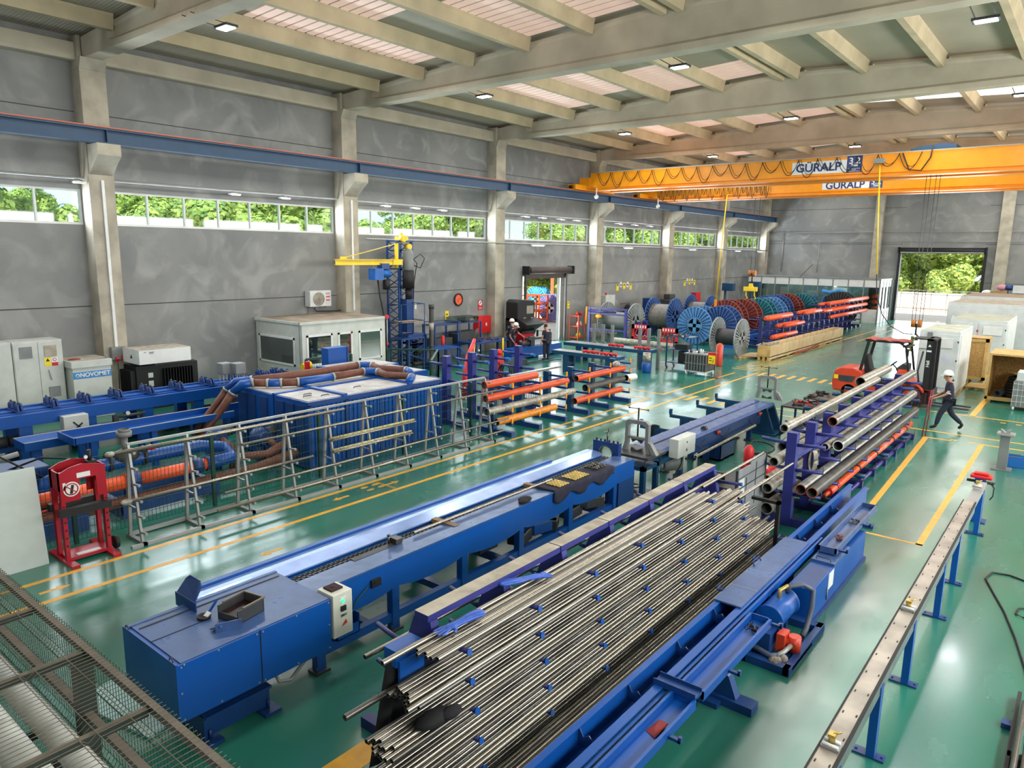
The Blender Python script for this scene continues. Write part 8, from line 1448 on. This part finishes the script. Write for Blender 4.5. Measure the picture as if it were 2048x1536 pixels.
for z, y, r, d in ((1.62, 1.3, .1, 'upper'), (1.45, 1.62, .09, 'lower')):
    TM('white_roll', MB().cyl((-8.2, y, z), (-3.2, y, z), r, 18), CAB, 'long white roll lying along the inside of the cage, %s one' % d, 'roll', base=(-5.6, y, z))
t = T('roll_rack', 'dark bracket frame holding the long white rolls inside the cage', 'frame', (-5.8, 1.4, 0))
for x in (-7.9, -5.9, -3.5): P('bracket', MB().box(x - .03, x + .03, 1.15, 1.75, 1.3, 1.34).box(x - .03, x + .03, 1.66, 1.72, 0, 1.36), DGR, t)
TM('white_board', MB().beam((-8.35, 2.85, .02), (-7.1, 3.1, .02), .5, .03), MINT, 'pale board with white edge lying on the floor beside the cage', 'board', base=(-7.7, 2.98, 0))
# ================================================================== OUTSIDE
S('ground', MB().box(-140, 60, -60, 170, -.35, -.25), mat('pale_concrete_yard', (206, 200, 190), .9, var=.08, scale=.2))
S('yard', MB().box(-60, XW - .25, 10, 60, -.24, -.06).box(-60, 20, YF + .25, 120, -.24, -.06), mat('pale_yard_paving', (214, 204, 192), .9, var=.06))
LEAF = [mat('leaf_light', (214, 228, 130), .7, var=.2, scale=2), mat('leaf_mid', (184, 210, 116), .7, var=.2, scale=2), mat('leaf_dark', (150, 182, 112), .7, var=.2, scale=2)]
for m_ in LEAF:
    n_ = m_.node_tree.nodes; l_ = m_.node_tree.links; b_ = n_['Principled BSDF']; tr_ = n_.new('ShaderNodeBsdfTranslucent'); tr_.inputs[0].default_value = b_.inputs['Base Color'].default_value; ms_ = n_.new('ShaderNodeMixShader'); ms_.inputs[0].default_value = 0.45
    l_.new(b_.outputs[0], ms_.inputs[1]); l_.new(tr_.outputs[0], ms_.inputs[2]); l_.new(ms_.outputs[0], n_['Material Output'].inputs[0])
BARK = mat('bark', (110, 92, 74), .9)
def tree_proto(R, H, n, seed, mats):
    r_ = random.Random(seed); q = MB(); bl = []
    for i in range(26):
        a = r_.uniform(0, 2 * PI); rr = R * math.sqrt(r_.random()) * .75; bl.append((rr * math.cos(a), rr * math.sin(a), H * r_.uniform(.18, .95), R * r_.uniform(.25, .42)))
    for i in range(n):
        b_ = bl[i % 26]; u = Vector((r_.gauss(0, 1), r_.gauss(0, 1), r_.gauss(0, 1))).normalized(); p = Vector(b_[:3]) + u * b_[3] * r_.uniform(.75, 1.05); s_ = r_.uniform(.04, .1) * R / 2.5
        v1 = u.cross(Vector((r_.random(), r_.random(), 1))).normalized() * s_; v2 = (u.cross(v1).normalized() * .8 + u * r_.uniform(-.4, .4)) * s_; q.add([p - v1 - v2, p + v1 - v2, p + v1 + v2, p - v1 + v2], [(0, 1, 2, 3)], r_.choice((0, 0, 1, 2)))
    return q
TP = []
for i, (R, H, n) in enumerate(((3.6, 8.6, 26000), (3.2, 9.8, 26000), (2.2, 11.5, 16000))):
    q = tree_proto(R, H, n, 20 + i, LEAF); TP.append(q)
def tree(i, x, y, s_, label, group=None, first=[None, None, None]):
    if first[i] is None:
        t = T('tree', label, 'tree', (0, 0, 0), group); P('crown', TP[i], LEAF, t); H = (8.6, 9.8, 11.5)[i]; P('trunk', MB().cyl((0, 0, -.2), (0, 0, H * .6), .22, 8, 0, .1), BARK, t); first[i] = t
        t.location = (x, y, -.1); t.scale = (s_, s_, s_)
    else: t = dup(first[i], (x, y, -.1), label, group, rz=x * 1.7 + y, scale=s_)
    return t
for k in range(24):
    y = -6 + 5.0 * k + (k % 3); tree(k % 2, -39 - 3.5 * (k % 3), y, .8 + .1 * (k % 4), 'round light green pine seen through the strip windows of the side wall', 'pines outside the side wall')
for k in range(24): tree(2, -56 - 4 * (k % 2), -12 + 6.2 * k, .85 + .1 * (k % 3), 'tall dark conifer behind the round pines outside the side wall', 'dark conifers outside the side wall')
for k in range(9): tree((k + 1) % 2, -22 + 3.2 * k, 88 + 2.5 * (k % 3), 1.0, 'leafy green tree outside the far roller door', 'trees outside the far door')
for k in range(7): tree(2, -22 + 4.6 * k, 101, 1.1, 'tall green tree standing behind the others outside the far door', 'tall trees outside the far door')
S('boundary_wall', MB().box(-30, 25, 80, 80.2, -.2, 1.75), mat('cream_wall', (226, 214, 198), .9)); S('boundary_wall', MB().box(-52, -51.8, 5, 120, -.2, 2.4), MATS['cream_wall'])
gt = T('yard_gate', 'pale steel gate with diagonal braces outside the far door', 'gate', (-10, 78.6, 0)); P('frame', (lambda q: [q.box(-15 + 1.3 * i, -14.94 + 1.3 * i, 78.6, 78.66, -.1, 1.85) for i in range(10)] and q.box(-15, -3.2, 78.6, 78.66, 1.6, 1.68).box(-15, -3.2, 78.6, 78.66, 2.0, 2.05).beam((-11.1, 78.63, 0), (-9.8, 78.63, 1.6), .05, .05).beam((-9.8, 78.63, 0), (-11.1, 78.63, 1.6), .05, .05))(MB()), LGR, gt)
P('top_lattice', (lambda q: [q.beam((-15 + .4 * i, 78.63, 1.66), (-14.6 + .4 * i, 78.63, 2.02), .03, .03) or q.beam((-14.6 + .4 * i, 78.63, 1.66), (-15 + .4 * i, 78.63, 2.02), .03, .03) for i in range(29)] and q)(MB()), LGR, gt)
S('hill', MB().prism([(-320, -5), (-250, -5), (-252, 12), (-275, 26), (-320, 28)], 'y', -200, 400), mat('hazy_hill', (168, 186, 200), .95))
reel('lilac and white cable reel standing outside the side door in the sun', (-31.6, 44, 1.0), 'y', 1.02, 1.0, .6, mat('reel_lilac', (156, 150, 206), .5), CBL, 34, hub=WHT)  # one even lilac paint
reel('red reel partly hidden at the right of the side door outside', (-31.0, 46.6, 1.0), 'y', 1.1, 1.0, .6, FRED, CBL, 30)
reel('light blue reel far outside the side door', (-38.6, 51.5, 1.0), 'y', 1.1, 1.0, .6, mat('pale_blue_reel', (90, 180, 220)), CBL, 24)
orr = T('orange_stillage', 'orange steel storage frames outside the side door', 'frame', (-32, 42.5, 0)); P('frame', (lambda q: [q.box(x - .05, x + .05, y - .05, y + .05, -.1, 2.0) for x in (-33.4, -32.2, -31.4) for y in (41.6, 43)] + [q.box(-33.4, -31.4, y - .04, y + .04, z, z + .09) for y in (41.6, 43) for z in (.15, .8, 1.3, 1.9)] + [q.box(x - .04, x + .04, 41.6, 43, z, z + .09) for x in (-33.4, -32.2, -31.4) for z in (.15, .8, 1.3)] and q)(MB()), ORG2, orr)
S('yard_canopy', MB().box(-46, -36, 50, 62, 4.6, 4.75).box(-45.8, -45.6, 50.2, 50.4, 0, 4.6).box(-36.4, -36.2, 50.2, 50.4, 0, 4.6), mat('terracotta_canopy', (196, 120, 84), .8))
